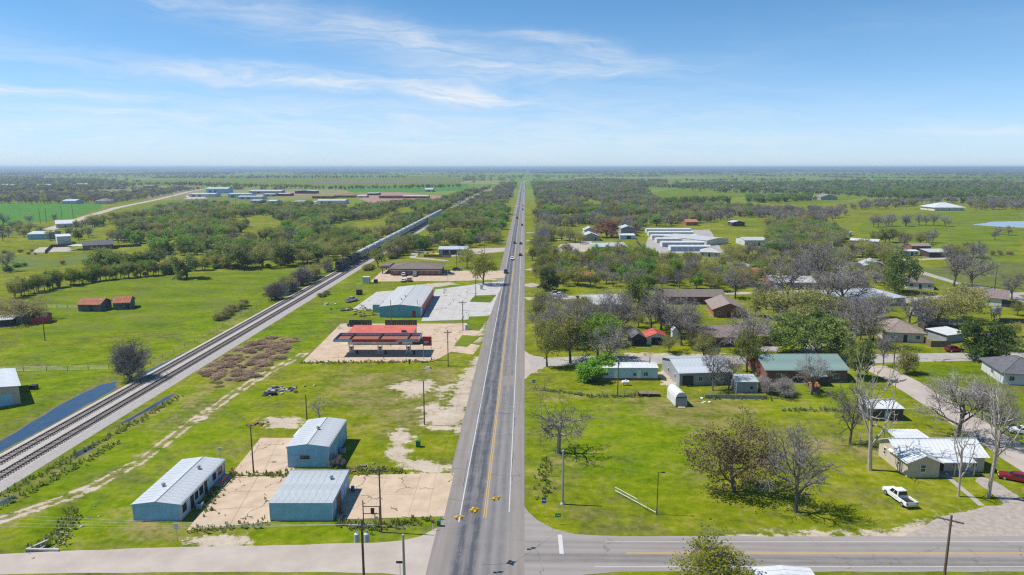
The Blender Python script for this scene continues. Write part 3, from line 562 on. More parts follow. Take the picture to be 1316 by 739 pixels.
def building(name, label, A, B, depth, h, rise, roof='gable_u', wall='tan_wall', roofm='grey_roof', over=.35, ops=(), sheets=0, ribs=.9, group=None, cat='house', trim=None, walls2=None, hip_in=None, yaw=None, zoff=0, vents=(), chimney=None, gutter=None):
    A = Vector(A) if not isinstance(A, tuple) else Vector(Gx(*A)); B = Vector(B) if not isinstance(B, tuple) else Vector(Gx(*B))
    A = A.to_2d() if len(A) > 2 else A; B = B.to_2d() if len(B) > 2 else B
    rz = math.atan2(B.y-A.y, B.x-A.x) if yaw is None else yaw; w = (B-A).length
    t = thing(name, label, cat, (A.x, A.y, zoff), rz, group); d = depth; th = .10
    mb = MB(); hw = h - .02
    mb.quad([(0,0,0),(w,0,0),(w,0,hw),(0,0,hw)]); mb.quad([(w,d,0),(0,d,0),(0,d,hw),(w,d,hw)]); mb.quad([(0,d,0),(0,0,0),(0,0,hw),(0,d,hw)], 1); mb.quad([(w,0,0),(w,d,0),(w,d,hw),(w,0,hw)], 1)
    if roof == 'gable_u': mb.quad([(0,0,hw),(0,d/2,hw+rise),(0,d,hw)], 1); mb.quad([(w,0,hw),(w,d,hw),(w,d/2,hw+rise)], 1)
    if roof == 'gable_v': mb.quad([(0,0,hw),(w,0,hw),(w/2,0,hw+rise)]); mb.quad([(0,d,hw),(w/2,d,hw+rise),(w,d,hw)])
    if roof == 'shed_v': mb.quad([(0,0,hw),(0,d,hw),(0,d,hw+rise)], 1); mb.quad([(w,0,hw),(w,d,hw+rise),(w,d,hw)], 1); mb.quad([(0,d,hw),(w,d,hw),(w,d,hw+rise),(0,d,hw+rise)])
    if roof == 'flat': mb.quad([(0,0,hw),(w,0,hw),(w,d,hw),(0,d,hw)])
    mb.build('wall', [wall, walls2 or wall], t)
    f = MB(); f.box(-.06, w+.06, -.06, d+.06, 0, .12); f.build('foundation', 'concrete_grey', t)
    rf = MB(); panes = []
    if roof == 'gable_u':
        s = rise/(d/2); zo = h - over*s
        panes = [((-over, -over, zo), (w+over, -over, zo), (w+over, d/2, h+rise), (-over, d/2, h+rise)), ((w+over, d+over, zo), (-over, d+over, zo), (-over, d/2, h+rise), (w+over, d/2, h+rise))]
    elif roof == 'gable_v':
        s = rise/(w/2); zo = h - over*s
        panes = [((-over, d+over, zo), (-over, -over, zo), (w/2, -over, h+rise), (w/2, d+over, h+rise)), ((w+over, -over, zo), (w+over, d+over, zo), (w/2, d+over, h+rise), (w/2, -over, h+rise))]
    elif roof == 'shed_v':
        s = rise/d; panes = [((-over, -over, h-over*s), (w+over, -over, h-over*s), (w+over, d+over, h+rise+over*s), (-over, d+over, h+rise+over*s))]
    elif roof == 'flat':
        panes = [((-over, -over, h+.02), (w+over, -over, h+.02), (w+over, d+over, h+.02+rise), (-over, d+over, h+.02+rise))]
    elif roof == 'hip':
        i = hip_in or min(w, d)/2; o = over; zo = h-.05
        if w >= d: r0, r1 = (i, d/2, h+rise), (w-i, d/2, h+rise)
        else: r0, r1 = (w/2, i, h+rise), (w/2, d-i, h+rise)
        c = [(-o,-o,zo),(w+o,-o,zo),(w+o,d+o,zo),(-o,d+o,zo)]
        if w >= d: rf.quad([c[0],c[1],r1,r0]); rf.quad([c[1],c[2],r1]); rf.quad([c[2],c[3],r0,r1]); rf.quad([c[3],c[0],r0])
        else: rf.quad([c[0],c[1],r0]); rf.quad([c[1],c[2],r1,r0]); rf.quad([c[2],c[3],r1]); rf.quad([c[3],c[0],r0,r1])
        rf.quad([c[3],c[2],c[1],c[0]]); 
        for a, b_ in zip(c, c[1:]+c[:1]): rf.quad([(a[0],a[1],a[2]-.14),(b_[0],b_[1],b_[2]-.14),b_,a])
        for a, b_ in ((c[0], r0), (c[1], r1 if w >= d else r0), (c[2], r1), (c[3], r0 if w >= d else r1), (r0, r1)): rf.tube((a[0], a[1], a[2]+.02), (b_[0], b_[1], b_[2]+.02), .07, n=4)
    if sheets and panes:
        ro = None
        for pi, p in enumerate(panes):
            P = [Vector(q) for q in p]; nrm = (P[1]-P[0]).cross(P[3]-P[0]).normalized()
            if ro is None: rr = MB(); a, b_ = (P[3], P[2]); rr.tube(a+Vector((0,0,.06)), b_+Vector((0,0,.06)), .09, n=6); ro = rr.build('roof', roofm, t)
            n = max(2, round((P[1]-P[0]).length/sheets))
            for k in range(n):
                g = .003/((P[1]-P[0]).length); u0, u1 = k/n+g, (k+1)/n-g; q = [P[0].lerp(P[1], u0), P[0].lerp(P[1], u1), P[3].lerp(P[2], u1), P[3].lerp(P[2], u0)]
                c = q[0].copy(); lift = nrm*(.004*(k % 2)); sm = MB(); sm.hexa([tuple(x-c) for x in q] + [tuple(x-c+nrm*.05) for x in q])
                e0, e1 = q[0].lerp(q[1], .955), q[3].lerp(q[2], .955); sm.hexa([tuple(x-c+nrm*.05) for x in (e0, q[1], q[2], e1)] + [tuple(x-c+nrm*.068) for x in (e0, q[1], q[2], e1)])
                sm.build('roof_sheet', roofm, ro, loc=c+lift)
    else:
        for p in panes:
            P = [Vector(q) for q in p]; nrm = (P[1]-P[0]).cross(P[3]-P[0]).normalized()
            rf.hexa([tuple(x) for x in P] + [tuple(x+nrm*th) for x in P])
            if ribs:
                n = max(2, int((P[1]-P[0]).length/ribs)); Lw = (P[1]-P[0]).length
                for k in range(1, n):
                    u0, u1 = k/n, k/n+.07/Lw; q = [P[0].lerp(P[1], u0), P[0].lerp(P[1], u1), P[3].lerp(P[2], u1), P[3].lerp(P[2], u0)]
                    rf.hexa([tuple(x+nrm*th) for x in q] + [tuple(x+nrm*(th+.045)) for x in q])
        if rf.v: ro = rf.build('roof', roofm, t)
    if trim:
        for (x0, x1, y0, y1) in ((-.03, .09, -.03, .09), (w-.09, w+.03, -.03, .09), (-.03, .09, d-.09, d+.03), (w-.09, w+.03, d-.09, d+.03)): tb = MB(); tb.box(x0, x1, y0, y1, 0, h-.04); tb.build('corner_trim', trim, t)
    for (u, v) in vents:
        z = h + (rise*(1-abs(u-w/2)/(w/2)) if roof == 'gable_v' else rise*(1-abs(v-d/2)/(d/2)) if roof == 'gable_u' else rise*v/d if roof == 'shed_v' else 0)
        vb = MB(); vb.tube((u, v, z), (u, v, z+.35), .18, n=8); vb.tube((u, v, z+.35), (u, v, z+.6), .34, .22, n=10); vb.build('roof_vent', 'steel_pole', t)
    if chimney:
        u, v, ht = chimney; cb = MB(); cb.box(u-.4, u+.4, v-.3, v+.3, h-.3, h+ht); cb.build('chimney', 'brick_dark', t)
    for o in ops: opening(t, o[0], w, d, *o[1:])
    if gutter:
        for s_ in (0, 1):
            x = -over-.05 if s_ == 0 else w+over+.05; zz = h-over*(rise/(w/2))-.02
            g = MB(); g.box(x-.06, x+.06, -over, d+over, zz-.12, zz); g.build('gutter', gutter, t)
            for y in (.1, d-.1): g = MB(); g.tube((x, y, zz-.12), (x, y, zz-.3), .04); g.tube((x, y, zz-.3), ((-.06 if s_ == 0 else w+.06), y, zz-.5), .04); g.tube(((-.06 if s_ == 0 else w+.06), y, zz-.5), ((-.06 if s_ == 0 else w+.06), y, .1), .04); g.build('downspout', gutter, t)
    return t, w, d
def win(side, xs, z=1.0, ow=1.1, oh=1.1, mat=None): return [(side, x, z, ow, oh, 'window', mat) for x in xs]

# --- the three blue metal buildings by the highway
t, w, d = building('metal_office', 'long low blue metal building with pale gabled roof and doors along its right side', (172,669.5), (233,669.5), 15.2, 2.55, .42, 'gable_v', 'blue_siding', 'blue_roof', .12,
    [('R', 1.2, .9, 1.1, 1.1, 'window', 'dark_metal'), ('R', 3.6, .13, 1.0, 2.05, 'door', 'dark_metal'), ('R', 5.0, .9, 1.0, 1.1, 'window', 'dark_metal'), ('R', 6.6, .8, 1.2, 1.2, 'window', 'dark_metal'), ('R', 8.2, .13, .95, 2.05, 'door', 'dark_metal'), ('R', 9.6, .13, .95, 2.05, 'door', 'pale_blue_paint'), ('R', 11.2, .9, 1.1, 1.1, 'window', 'dark_metal'), ('R', 13.4, .9, 1.5, 1.1, 'window', 'red_paint')], sheets=.95, cat='building', walls2='pale_siding', gutter='pale_siding', trim='pale_siding', vents=[(2.0, 5.0), (4.6, 11.0)])
rl = MB()
for y in (10.6, 12.6, 14.6): rl.tube((w+1.5, y, 0), (w+1.5, y, 1.05), .035)
for z in (.55, 1.05): rl.tube((w+1.5, 10.6, z), (w+1.5, 14.6, z), .035)
rl.build('railing', 'red_paint', t)
pm = MB(); pm.box(w+.05, w+1.7, 10.4, 14.8, .13, .3); pm.build('porch_slab', 'concrete_grey', t)
building('metal_workshop', 'blue metal building with flat weathered rust-stained roof beside the cracked concrete lot', (347.5,669.5), (428,669.5), 10.0, 2.75, .25, 'shed_v', 'blue_siding', 'blue_roof_worn', .06,
    [('R', 3.6, .13, 2.6, 2.2, 'garage', 'rust_metal'), ('R', 7.5, .13, 1.0, 2.05, 'door', 'pale_siding')], sheets=1.05, cat='building', vents=[(7.0, 7.2)], trim='pale_siding')
t, w, d = building('metal_workshop', 'tall blue gabled metal workshop with pale roof and one small front window', (370.5,601), (423,601), 12.4, 3.75, .45, 'gable_v', 'blue_siding', 'blue_roof', .10,
    [('F', 2.9, 1.55, 1.5, .6, 'window', 'dark_metal'), ('R', 4.2, .13, 1.0, 2.05, 'door', 'pale_siding'), ('R', 8.5, .13, 3.0, 2.9, 'garage', 'blue_siding_side')], sheets=.95, cat='building', vents=[(3.4, 6.5)], gutter='pale_siding', trim='pale_siding')
lt = MB(); lt.box(-1.6, -.02, 8.6, 12.0, 0, 2.1); lt.quad([(-1.8, 8.4, 2.1), (0, 8.4, 2.6), (0, 12.2, 2.6), (-1.8, 12.2, 2.1)]); lt.build('lean_to', ['pale_siding'], t)

def wall_unit(x, y, label, kind):
    if kind == 'ac':
        t = thing('air_conditioner', label, 'air conditioner', (x, y, 0)); b_ = MB(); b_.box(-.4, .4, -.4, .4, .08, .85); b_.build('case', 'transformer_grey', t); b_ = MB(); b_.tube((0, 0, .86), (0, 0, .9), .32, n=12); b_.build('fan_grille', 'dark_metal', t); b_ = MB(); b_.box(-.5, .5, -.5, .5, 0, .08); b_.build('pad', 'concrete_grey', t)
    else:
        t = thing('oil_drum', label, 'drum', (x, y, 0)); b_ = MB(); b_.tube((0, 0, 0), (0, 0, .88), .29, n=12); b_.build('drum', 'rust_metal' if kind == 'rust' else 'car_blue', t)
        for z in (.3, .6): b_ = MB(); b_.tube((0, 0, z-.02), (0, 0, z+.02), .305, n=12); b_.build('hoop', 'rust_metal', t)
p = G(236,668); wall_unit(p.x+.8, p.y+3.4, 'air conditioner beside the door of the long blue building', 'ac'); wall_unit(p.x+.7, p.y+7.2, 'rusty drum against the long blue building', 'rust')
p = G(428,669); wall_unit(p.x+.6, p.y+2.0, 'rusty drum at the front corner of the flat-roofed blue building', 'rust'); wall_unit(p.x+.65, p.y+8.9, 'blue drum at the rear corner of the flat-roofed blue building', 'blue')
p = G(423,601); wall_unit(p.x+.7, p.y+6.3, 'air conditioner on the right side of the tall blue workshop', 'ac')
# --- service station: store, canopy, pumps, sign
t, w, d = building('station_store', 'low service station store with flat red roof behind the fuel canopy', (447,443), (530,443), 9.3, 3.1, .3, 'shed_v', 'cream_wall', 'red_roof', .25,
    [('F', 2.6, .7, 2.2, 1.5, 'window', None), ('F', 5.2, .7, 2.2, 1.5, 'window', None), ('F', 7.6, .13, 1.1, 2.1, 'door', 'trim_white'), ('F', 11, .7, 2.0, 1.4, 'window', None), ('F', 15, .13, 1.0, 2.1, 'door', 'dark_red')], ribs=0, cat='building')
rb = MB(); rb.box(15.2, 16.6, 1.4, 2.0, 3.3, 3.8); rb.build('roof_unit', 'dark_metal', t)
p0 = Vector(Gx(452,454.5)); p2 = Vector(Gx(525.3,454.5)); cw = (p2-p0).length; rz = math.atan2(p2.y-p0.y, p2.x-p0.x)
cnp = thing('fuel_canopy', 'open-topped fuel canopy with dark red fascia on three columns over the forecourt', 'canopy', (p0.x, p0.y, .05), rz)
cx0, cx1, cy0, cy1, cz = -4.0, cw+3.3, -3.4, 4.2, 4.1
cb = MB(); cb.box(cx0+.1, cx1-.1, cy0+.1, cy1-.1, cz, cz+.12); cb.build('ceiling', 'brick_red', cnp)
cb = MB(); cb.box(cx0, cx1, cy0, cy0+.12, cz, cz+.68); cb.build('fascia', 'dark_red', cnp)
cb = MB(); cb.box(cx0, cx1, cy1-.12, cy1, cz, cz+.68); cb.box(cx0, cx0+.12, cy0+.12, cy1-.12, cz, cz+.68); cb.box(cx1-.12, cx1, cy0+.12, cy1-.12, cz, cz+.68); cb.build('fascia', 'navy_fascia', cnp)
cb = MB(); cb.box(cx0, cx0+5, cy0-.03, cy0-.004, cz+.05, cz+.63); cb.build('fascia_stripe', 'pale_blue_paint', cnp)
cb = MB(); cb.box(cx1-6, cx1, cy0-.03, cy0-.004, cz+.05, cz+.63); cb.build('fascia_stripe', 'navy_fascia', cnp)
for k in range(3):
    x = cw*k/2; b_ = MB(); b_.box(x-.16, x+.16, cy0+.14, cy1-.14, cz+.13, cz+.48); b_.build('cross_beam', 'dark_metal', cnp)
    for s in (-.55, .55): c_ = MB(); c_.box(x+s-.11, x+s+.11, -.12, .12, .15, cz); c_.build('column', 'white_paint', cnp)
    i_ = MB(); i_.box(x-1.3, x+1.3, -.55, .55, 0, .15); i_.build('pump_island', 'concrete_white', cnp)
for y in (cy0+1.6, cy1-1.6): b_ = MB(); b_.box(cx0+.14, cx1-.14, y-.12, y+.12, cz+.13, cz+.36); b_.build('purlin', 'dark_metal', cnp)
for k, lab in enumerate(('leftmost', 'middle', 'rightmost')):
    g = thing('fuel_pump', f'{lab} of three grey fuel pumps under the canopy', 'fuel pump', (p0.x + math.cos(rz)*cw*k/2, p0.y + math.sin(rz)*cw*k/2, .2), rz, 'fuel pumps under the canopy')
    b_ = MB(); b_.box(-.3, .3, -.25, .25, 0, 1.35); b_.build('cabinet', 'car_silver', g); b_ = MB(); b_.box(-.34, .34, -.28, .28, 1.36, 1.75); b_.build('header', 'dark_red', g)
    b_ = MB(); b_.box(-.2, .2, -.272, -.252, .85, 1.2); b_.build('screen', 'window_glass', g); b_ = MB(); b_.tube((.36, 0, 1.3), (.42, -.1, .4), .03); b_.build('hose', 'black_rubber', g)
    bn = thing('litter_bin', f'small black bin beside the {lab} fuel pump', 'bin', (p0.x + cw*k/2 + 1.6, p0.y - .4, .05), 0, 'bins under the canopy'); b_ = MB(); b_.tube((0,0,0), (0,0,.85), .24, .28, 10); b_.build('drum', 'black_rubber', bn); b_ = MB(); b_.tube((0,0,.86), (0,0,1.0), .3, .12, 10); b_.build('lid', 'dark_metal', bn)
sx = G(549.5,462.5); sg = thing('station_sign', 'red sign box on two thin posts at the front of the forecourt', 'sign', (sx.x, sx.y, 0), 0)
for s in (-1.0, 1.0): b_ = MB(); b_.tube((s, 0, 0), (s, 0, 6.2), .07); b_.build('post', 'steel_pole', sg)
b_ = MB(); b_.box(-1.15, 1.15, -.22, .22, 3.9, 6.3); bx_ = b_.build('sign_box', 'dark_red', sg); b_ = MB(); b_.box(-.75, .45, -.245, -.222, 4.9, 5.05); b_.box(-.75, .1, -.245, -.222, 4.6, 4.72); b_.build('lettering', 'trim_white', bx_); b_ = MB(); b_.box(-1.1, 1.1, -.24, -.222, 3.95, 4.2); b_.build('lower_band', 'sign_green', bx_)

# --- fire-red garage, brick office, shed behind
t, w, d = building('garage_building', 'large pale-roofed metal garage with teal end wall and red doors along its right side', (488,408), (541,408), 38.5, 3.7, .75, 'gable_v', 'teal_wall', 'grey_roof', .15,
    [('F', 11.6, .13, 1.1, 2.2, 'door', 'dark_red')] + [('R', 6.0+4.7*k, .10, 3.5, 3.1, 'garage', 'red_paint') for k in range(7)], sheets=1.6, cat='building', walls2='pale_wall', vents=[(6.0, 9.0), (6.6, 14.0)])
b_ = MB(); b_.tube((12.3, 3.2, 3.7), (12.3, 3.2, 5.4), .16, n=8); b_.build('flue_pipe', 'pale_wall', t)
building('garage_annex', 'small teal lean-to shed against the left wall of the metal garage', (479.3,401.5), (489,401.5), 7, 2.7, .3, 'shed_v', 'teal_wall', 'grey_roof', .12, cat='shed')
t, w, d = building('brick_office', 'long brown brick office with low brown hipped roof and dark ground-floor band', (502,354), (566,354), 17, 3.3, 1.7, 'hip', 'brick_red', 'shingle_brown', .9, win('F', [2.5, 5.5, 8.5, 14, 17, 20, 23], 1.0, 1.5, 1.2) + [('F', 11.4, .13, 1.8, 2.2, 'door', 'trim_white')], cat='building')
b_ = MB(); b_.box(-.02, w+.02, -.05, -.005, 2.2, 2.45); b_.build('wall_band', 'cream_wall', t)
t, w, d = building('drive_through_canopy', 'brown roofed drive-through carport at the left end of the brick office', (490.5,352), (501,352), 12, .1, 0, 'flat', 'concrete_grey', 'concrete_grey', .0, ribs=0, cat='carport')
for (x, y) in ((.3, .4), (w-.3, .4), (.3, 11.6), (w-.3, 11.6)): b_ = MB(); b_.box(x-.22, x+.22, y-.22, y+.22, .12, 3.0); b_.build('pillar', 'brick_red', t)
b_ = MB(); b_.box(-.7, w+.4, -.6, 12.6, 3.0, 3.5); b_.box(-.2, w, .2, 11.8, 3.5, 3.9); b_.build('canopy_roof', 'shingle_brown', t)
t, w, d = building('open_shed', 'open-fronted metal shed with pale ribbed roof behind the brick office', (564,327.5), (600,327.5), 15, 3.2, .9, 'gable_u', 'grey_wall', 'galv_roof', .4, [('F', 4+4.5*k, .13, 3.6, 2.6, 'bay') for k in range(4)], cat='shed')
sd = thing('plank_fence', 'low brown plank fence enclosing the yard before the open shed', 'fence', (*Gx(545,330.5), 0), 0)
for k in range(44): b_ = MB(); b_.box(-.16, .16, -.02, .02, 0, 1.5+random.uniform(-.05,.05)); b_.build('plank', 'rust_metal', sd, loc=(.36*k, -.04*k+.02*(k % 2), 0))

# --- homes and sheds to the right of the highway
t, w, d = building('mobile_home', 'long pale blue mobile home with white roof beside the round green bush', (753,488.5), (845,488.5), 4.6, 3.0, .35, 'gable_u', 'mobile_blue', 'white_roof', .15,
    [('F', 1.6, 1.1, .8, .9, 'window', 'dark_metal'), ('F', 4.8, 1.1, 1.2, .7, 'window', None), ('F', 7.2, .5, .9, 1.9, 'door', 'trim_white'), ('F', 11.6, 1.1, .6, .6, 'window', 'dark_metal'), ('F', 12.6, .5, .8, 1.9, 'door', 'trim_white'), ('F', 14.2, 1.0, 1.2, 1.0, 'window', None)], cat='mobile home', vents=[(8.0, 2.0)])
b_ = MB(); b_.box(.05, w-.05, -.03, -.002, .12, .5); b_.build('skirting', 'rust_metal', t)
t, w, d = building('metal_roof_house', 'house with broad pale metal roof and dark open porch right of the mobile home', (873,496), (938,494), 13, 3.2, 1.5, 'gable_u', 'grey_wall', 'galv_roof', .45, [('F', 2.0, .13, 2.6, 2.3, 'bay'), ('F', 5.0, .9, 1.1, 1.2, 'window'), ('F', 8.0, .9, 1.1, 1.2, 'window'), ('L', 3, .9, 1, 1.2, 'window'), ('L', 8, .9, 1, 1.2, 'window')], sheets=.95)
building('garden_shed', 'small weathered grey shed with pale lean roof behind the long low wall', (946,505), (973,505), 3.6, 2.6, .5, 'shed_v', 'grey_wall', 'galv_roof', .25, [('F', 3.4, .9, .6, .6, 'window', 'dark_metal')], cat='shed', trim='trim_white')
t, w, d = building('green_roof_house', 'long house with dull green metal roof and shaded front', (984,491), (1088,491), 13, 3.1, 1.9, 'gable_u', 'brick_dark', 'green_roof', .5, [('F', 3, .9, 1.4, 1.2, 'window'), ('F', 7, .13, 1.0, 2.1, 'door', 'dark_wood'), ('F', 12, .9, 1.4, 1.2, 'window'), ('F', 16.5, .9, 1.4, 1.2, 'window')], sheets=1.0)
b_ = MB(); b_.hexa([(8.5,-3.4,2.3),(13,-3.4,2.3),(13,-.5,3.0),(8.5,-.5,3.0),(8.5,-3.4,2.42),(13,-3.4,2.42),(13,-.5,3.12),(8.5,-.5,3.12)]); b_.build('porch_roof', 'green_roof', t)
for x in (8.7, 12.8): b_ = MB(); b_.box(x-.07, x+.07, -3.3, -3.16, 0, 2.3); b_.build('porch_post', 'dark_wood', t)
building('orange_shed', 'tiny orange-roofed shelter on the lawn before the green-roofed house', (1044,504), (1054,504), 2.0, 1.2, .4, 'shed_v', 'fence_wood', 'orange_roof', .2, cat='shed')
# barn-shaped shed: barrel roof
sp = G(868,523); bs = thing('barrel_roof_shed', 'small white shed with rounded barrel roof and grey front on the lawn', 'shed', (sp.x, sp.y, 0), R(6))
prof = [(0, .15), (0, 1.9), (.18, 2.5), (.6, 2.98), (1.2, 3.15), (1.8, 2.98), (2.22, 2.5), (2.4, 1.9), (2.4, .15)]
b_ = MB(); b_.prism([(x*1.0, z) for x, z in prof], 1, 0.05, 5.6); b_.build('wall', 'pale_wall', bs)
b_ = MB()
for (x0, z0), (x1, z1) in zip(prof[:-1], prof[1:]):
    s = 1.045; f = lambda x, z: ((x-1.2)*s+1.2, (z-.15)*1.03+.15)
    b_.hexa([(x0,-.12,z0),(x1,-.12,z1),(x1,5.75,z1),(x0,5.75,z0)] + [(f(x0,z0)[0],-.12,f(x0,z0)[1]),(f(x1,z1)[0],-.12,f(x1,z1)[1]),(f(x1,z1)[0],5.75,f(x1,z1)[1]),(f(x0,z0)[0],5.75,f(x0,z0)[1])])
b_.build('roof', 'white_roof', bs)
b_ = MB(); b_.box(.1, 2.3, .0, .045, .2, 1.95); b_.build('front_panel', 'grey_wall', bs); b_ = MB(); b_.box(.05, 2.35, -.05, .045, 1.98, 2.14); b_.build('trim_board', 'dark_metal', bs); b_ = MB(); b_.box(.45, 1.95, -.9, -.1, .02, .16); b_.build('step', 'concrete_white', bs)
for x in (.65, 1.22): b_ = MB(); b_.box(x, x+.53, -.035, -.002, .25, 1.9); b_.build('door', 'grey_wall', bs)
t, w, d = building('plank_shed', 'small dark brown shed with flat white metal roof and pale door', (1115,540.5), (1160,540.5), 4.2, 2.5, .35, 'shed_v', 'brown_shed', 'white_roof', .2, [('F', 3.7, .13, .8, 2.0, 'door', 'pale_blue_paint')], sheets=.9, cat='shed')

# --- tan house with white metal roof
hA = Vector((62.6, 105.8, 0)); hs = thing('tan_house', 'tan house with white ribbed metal roof, front gable and porch', 'house', (hA.x, hA.y, 0), R(1))
def gable_part(x0, x1, y0, y1, h, rise, axis, wall, roof, over, nm='wing'):
    b_ = MB(); b_.box(x0, x1, y0, y1, 0, h-.02)
    if axis == 'x': ym = (y0+y1)/2; b_.prism([(y0, h-.02), (y1, h-.02), (ym, h+rise-.02)], 0, x0, x1)
    else: xm = (x0+x1)/2; b_.prism([(x0, h-.02), (x1, h-.02), (xm, h+rise-.02)], 1, y0, y1)
    wl = b_.build('wall', wall, hs); ro = None
    if axis == 'x':
        s = rise/((y1-y0)/2); zo = h-over*s; Ps = [((x0-over,y0-over,zo),(x1+over,y0-over,zo),(x1+over,ym,h+rise),(x0-over,ym,h+rise)), ((x1+over,y1+over,zo),(x0-over,y1+over,zo),(x0-over,ym,h+rise),(x1+over,ym,h+rise))]
    else:
        s = rise/((x1-x0)/2); zo = h-over*s; Ps = [((x0-over,y1+over,zo),(x0-over,y0-over,zo),(xm,y0-over,h+rise),(xm,y1+over,h+rise)), ((x1+over,y0-over,zo),(x1+over,y1+over,zo),(xm,y1+over,h+rise),(xm,y0-over,h+rise))]
    rr = MB(); rr.tube(Vector(Ps[0][3])+Vector((0,0,.09)), Vector(Ps[0][2])+Vector((0,0,.09)), .1, n=6); ro = rr.build('roof', roof, hs)
    for p in Ps:
        P = [Vector(q) for q in p]; nrm = (P[1]-P[0]).cross(P[3]-P[0]).normalized(); n = max(2, round((P[1]-P[0]).length/.75))
        for k in range(n):
            u0, u1 = k/n+.001, (k+1)/n-.001; q = [P[0].lerp(P[1],u0), P[0].lerp(P[1],u1), P[3].lerp(P[2],u1), P[3].lerp(P[2],u0)]; c = q[0].copy(); sm = MB()
            sm.hexa([tuple(x-c) for x in q]+[tuple(x-c+nrm*.05) for x in q]); e0, e1 = q[0].lerp(q[1],.9), q[3].lerp(q[2],.9); sm.hexa([tuple(x-c+nrm*.05) for x in (e0,q[1],q[2],e1)]+[tuple(x-c+nrm*.11) for x in (e0,q[1],q[2],e1)])
            sm.build('roof_sheet', roof, ro, loc=c)
gable_part(0.02, 14.0, 2.2, 8.9, 2.85, 1.55, 'x', 'tan_wall', 'white_roof', .5); gable_part(0, 5.2, 0, 5.0, 2.70, 1.1, 'y', 'tan_wall', 'white_roof', .45)
b_ = MB(); b_.hexa([(5.7,.3,2.35),(11.4,.3,2.35),(11.4,1.65,2.62),(5.7,1.65,2.62),(5.7,.3,2.45),(11.4,.3,2.45),(11.4,1.65,2.72),(5.7,1.65,2.72)]); b_.build('porch_roof', 'white_roof', hs)
for x in (8.0, 11.2): b_ = MB(); b_.box(x-.1, x+.1, .4, .6, 0, 2.35); b_.build('porch_post', 'tan_wall', hs)
b_ = MB(); b_.box(5.22, 11.3, .4, 2.18, 0, .12); b_.build('porch_floor', 'concrete_grey', hs)
def hwin(x, y, z, ow, oh, face):
    b_ = MB(); pn = MB(); t = .08
    def bx(m, a0, a1, z0, z1, o0, o1):
        if face == 'F': m.box(x+a0, x+a1, y-o1, y-o0, z+z0, z+z1)
        else: m.box(x-o1, x-o0, y+a0, y+a1, z+z0, z+z1)
    bx(b_, -ow/2, ow/2, 0, t, -.02, .07); bx(b_, -ow/2, ow/2, oh-t, oh, -.02, .07); bx(b_, -ow/2, -ow/2+t, t, oh-t, -.02, .068); bx(b_, ow/2-t, ow/2, t, oh-t, -.02, .068); bx(b_, -ow/2+t, ow/2-t, oh/2-.03, oh/2+.03, .0, .06)
    o = b_.build('window', 'trim_white', hs); bx(pn, -ow/2+t, ow/2-t, t, oh-t, -.015, .02); pn.build('pane', 'window_glass', o)
hwin(2.5, 0, .95, .95, 1.3, 'F'); hwin(0.0, 6.9, 1.0, .8, 1.3, 'L'); hwin(9.2, 2.2, .9, 1.1, 1.3, 'F'); hwin(0, 2.6, 1.0, .7, 1.3, 'L'); hwin(12.4, 2.2, .9, .9, 1.3, 'F')
b_ = MB(); b_.box(6.3, 7.3, 2.12, 2.198, .12, 2.2); b_.build('door', 'dark_wood', hs)
cpp = thing('carport', 'flat white metal carport roof standing behind the tan house', 'carport', (66.0, 115.6, 0), 0)
b_ = MB(); b_.box(0, 6.0, 0, 4.5, 2.6, 2.72)
for k in range(8): b_.box(.1+.8*k, .17+.8*k, 0, 4.5, 2.72, 2.78)
b_.build('canopy_roof', 'white_roof', cpp)
for (x, y) in ((.1,.1),(5.9,.1),(.1,4.4),(5.9,4.4)): b_ = MB(); b_.tube((x,y,0),(x,y,2.6),.06); b_.build('post', 'steel_pole', cpp)

# --- the rest of the town
def house(name, label, A, B, depth, h, rise, roof, wall, roofm, n=3, cat='house', **k):
    a = Vector(Gx(*A)); b = Vector(Gx(*B)); w = (b-a).length; ops = []
    if k.pop('wins', True) and w > 4:
        ops = win('F', [w*(i+.5)/n for i in range(n) if i != n//2], .95, 1.2, 1.2) + [('F', w*(n//2+.5)/n, .13, 1.0, 2.05, 'door', 'dark_wood')] + win('L', [depth*.5], .95, 1.1, 1.1)
    ops = list(k.pop('ops', [])) or ops
    return building(name, label, A, B, depth, h, rise, roof, wall, roofm, ops=ops, cat=cat, **k)
house('slate_roof_house', 'house with large dark slate-grey roof at the right edge by the side street', (1289,494), (1352,498), 12, 2.9, 2.5, 'hip', 'pale_wall', 'shingle_grey', 3, over=.6)
house('hip_roof_house', 'house with brown hipped roof and pale walls beside a plank fence', (1139,439), (1187,441), 13, 3.0, 2.4, 'hip', 'cream_wall', 'shingle_tan', 3, over=.6)
house('tan_ranch_house', 'tan ranch house with brown roof and dark garage opening beyond the lawn', (1232,389), (1293,395), 14, 3.1, 2.0, 'gable_u', 'cream_wall', 'shingle_purple', 4, over=.6, ops=win('F', [3, 6, 9], 1, 1.2, 1.2)+[('F', 15.5, .13, 5.0, 2.5, 'bay')])
house('brown_roof_house', 'long house with purplish brown roof facing the side street', (908,446), (992,444), 11, 3.0, 1.9, 'gable_u', 'brick_dark', 'shingle_purple', 5, over=.6, ribs=0)
house('brick_gable_house', 'brick house with tan roof and teal front gable among bare trees', (917,408), (956,409), 15, 3.0, 2.0, 'gable_v', 'brick_red', 'shingle_tan', 3, over=.7, ribs=0)
house('brown_ranch_house', 'very long house with low brown roof and shaded porch', (858,391), (931,391), 11, 3.0, 1.6, 'gable_u', 'brick_dark', 'shingle_brown', 6, over=.6, ribs=0)
house('blue_roof_house', 'house with pale grey-blue roof and dark front near the highway', (750,402), (802,401), 14, 3.0, 2.0, 'gable_u', 'brick_dark', 'grey_roof', 4, over=.6, ribs=0)
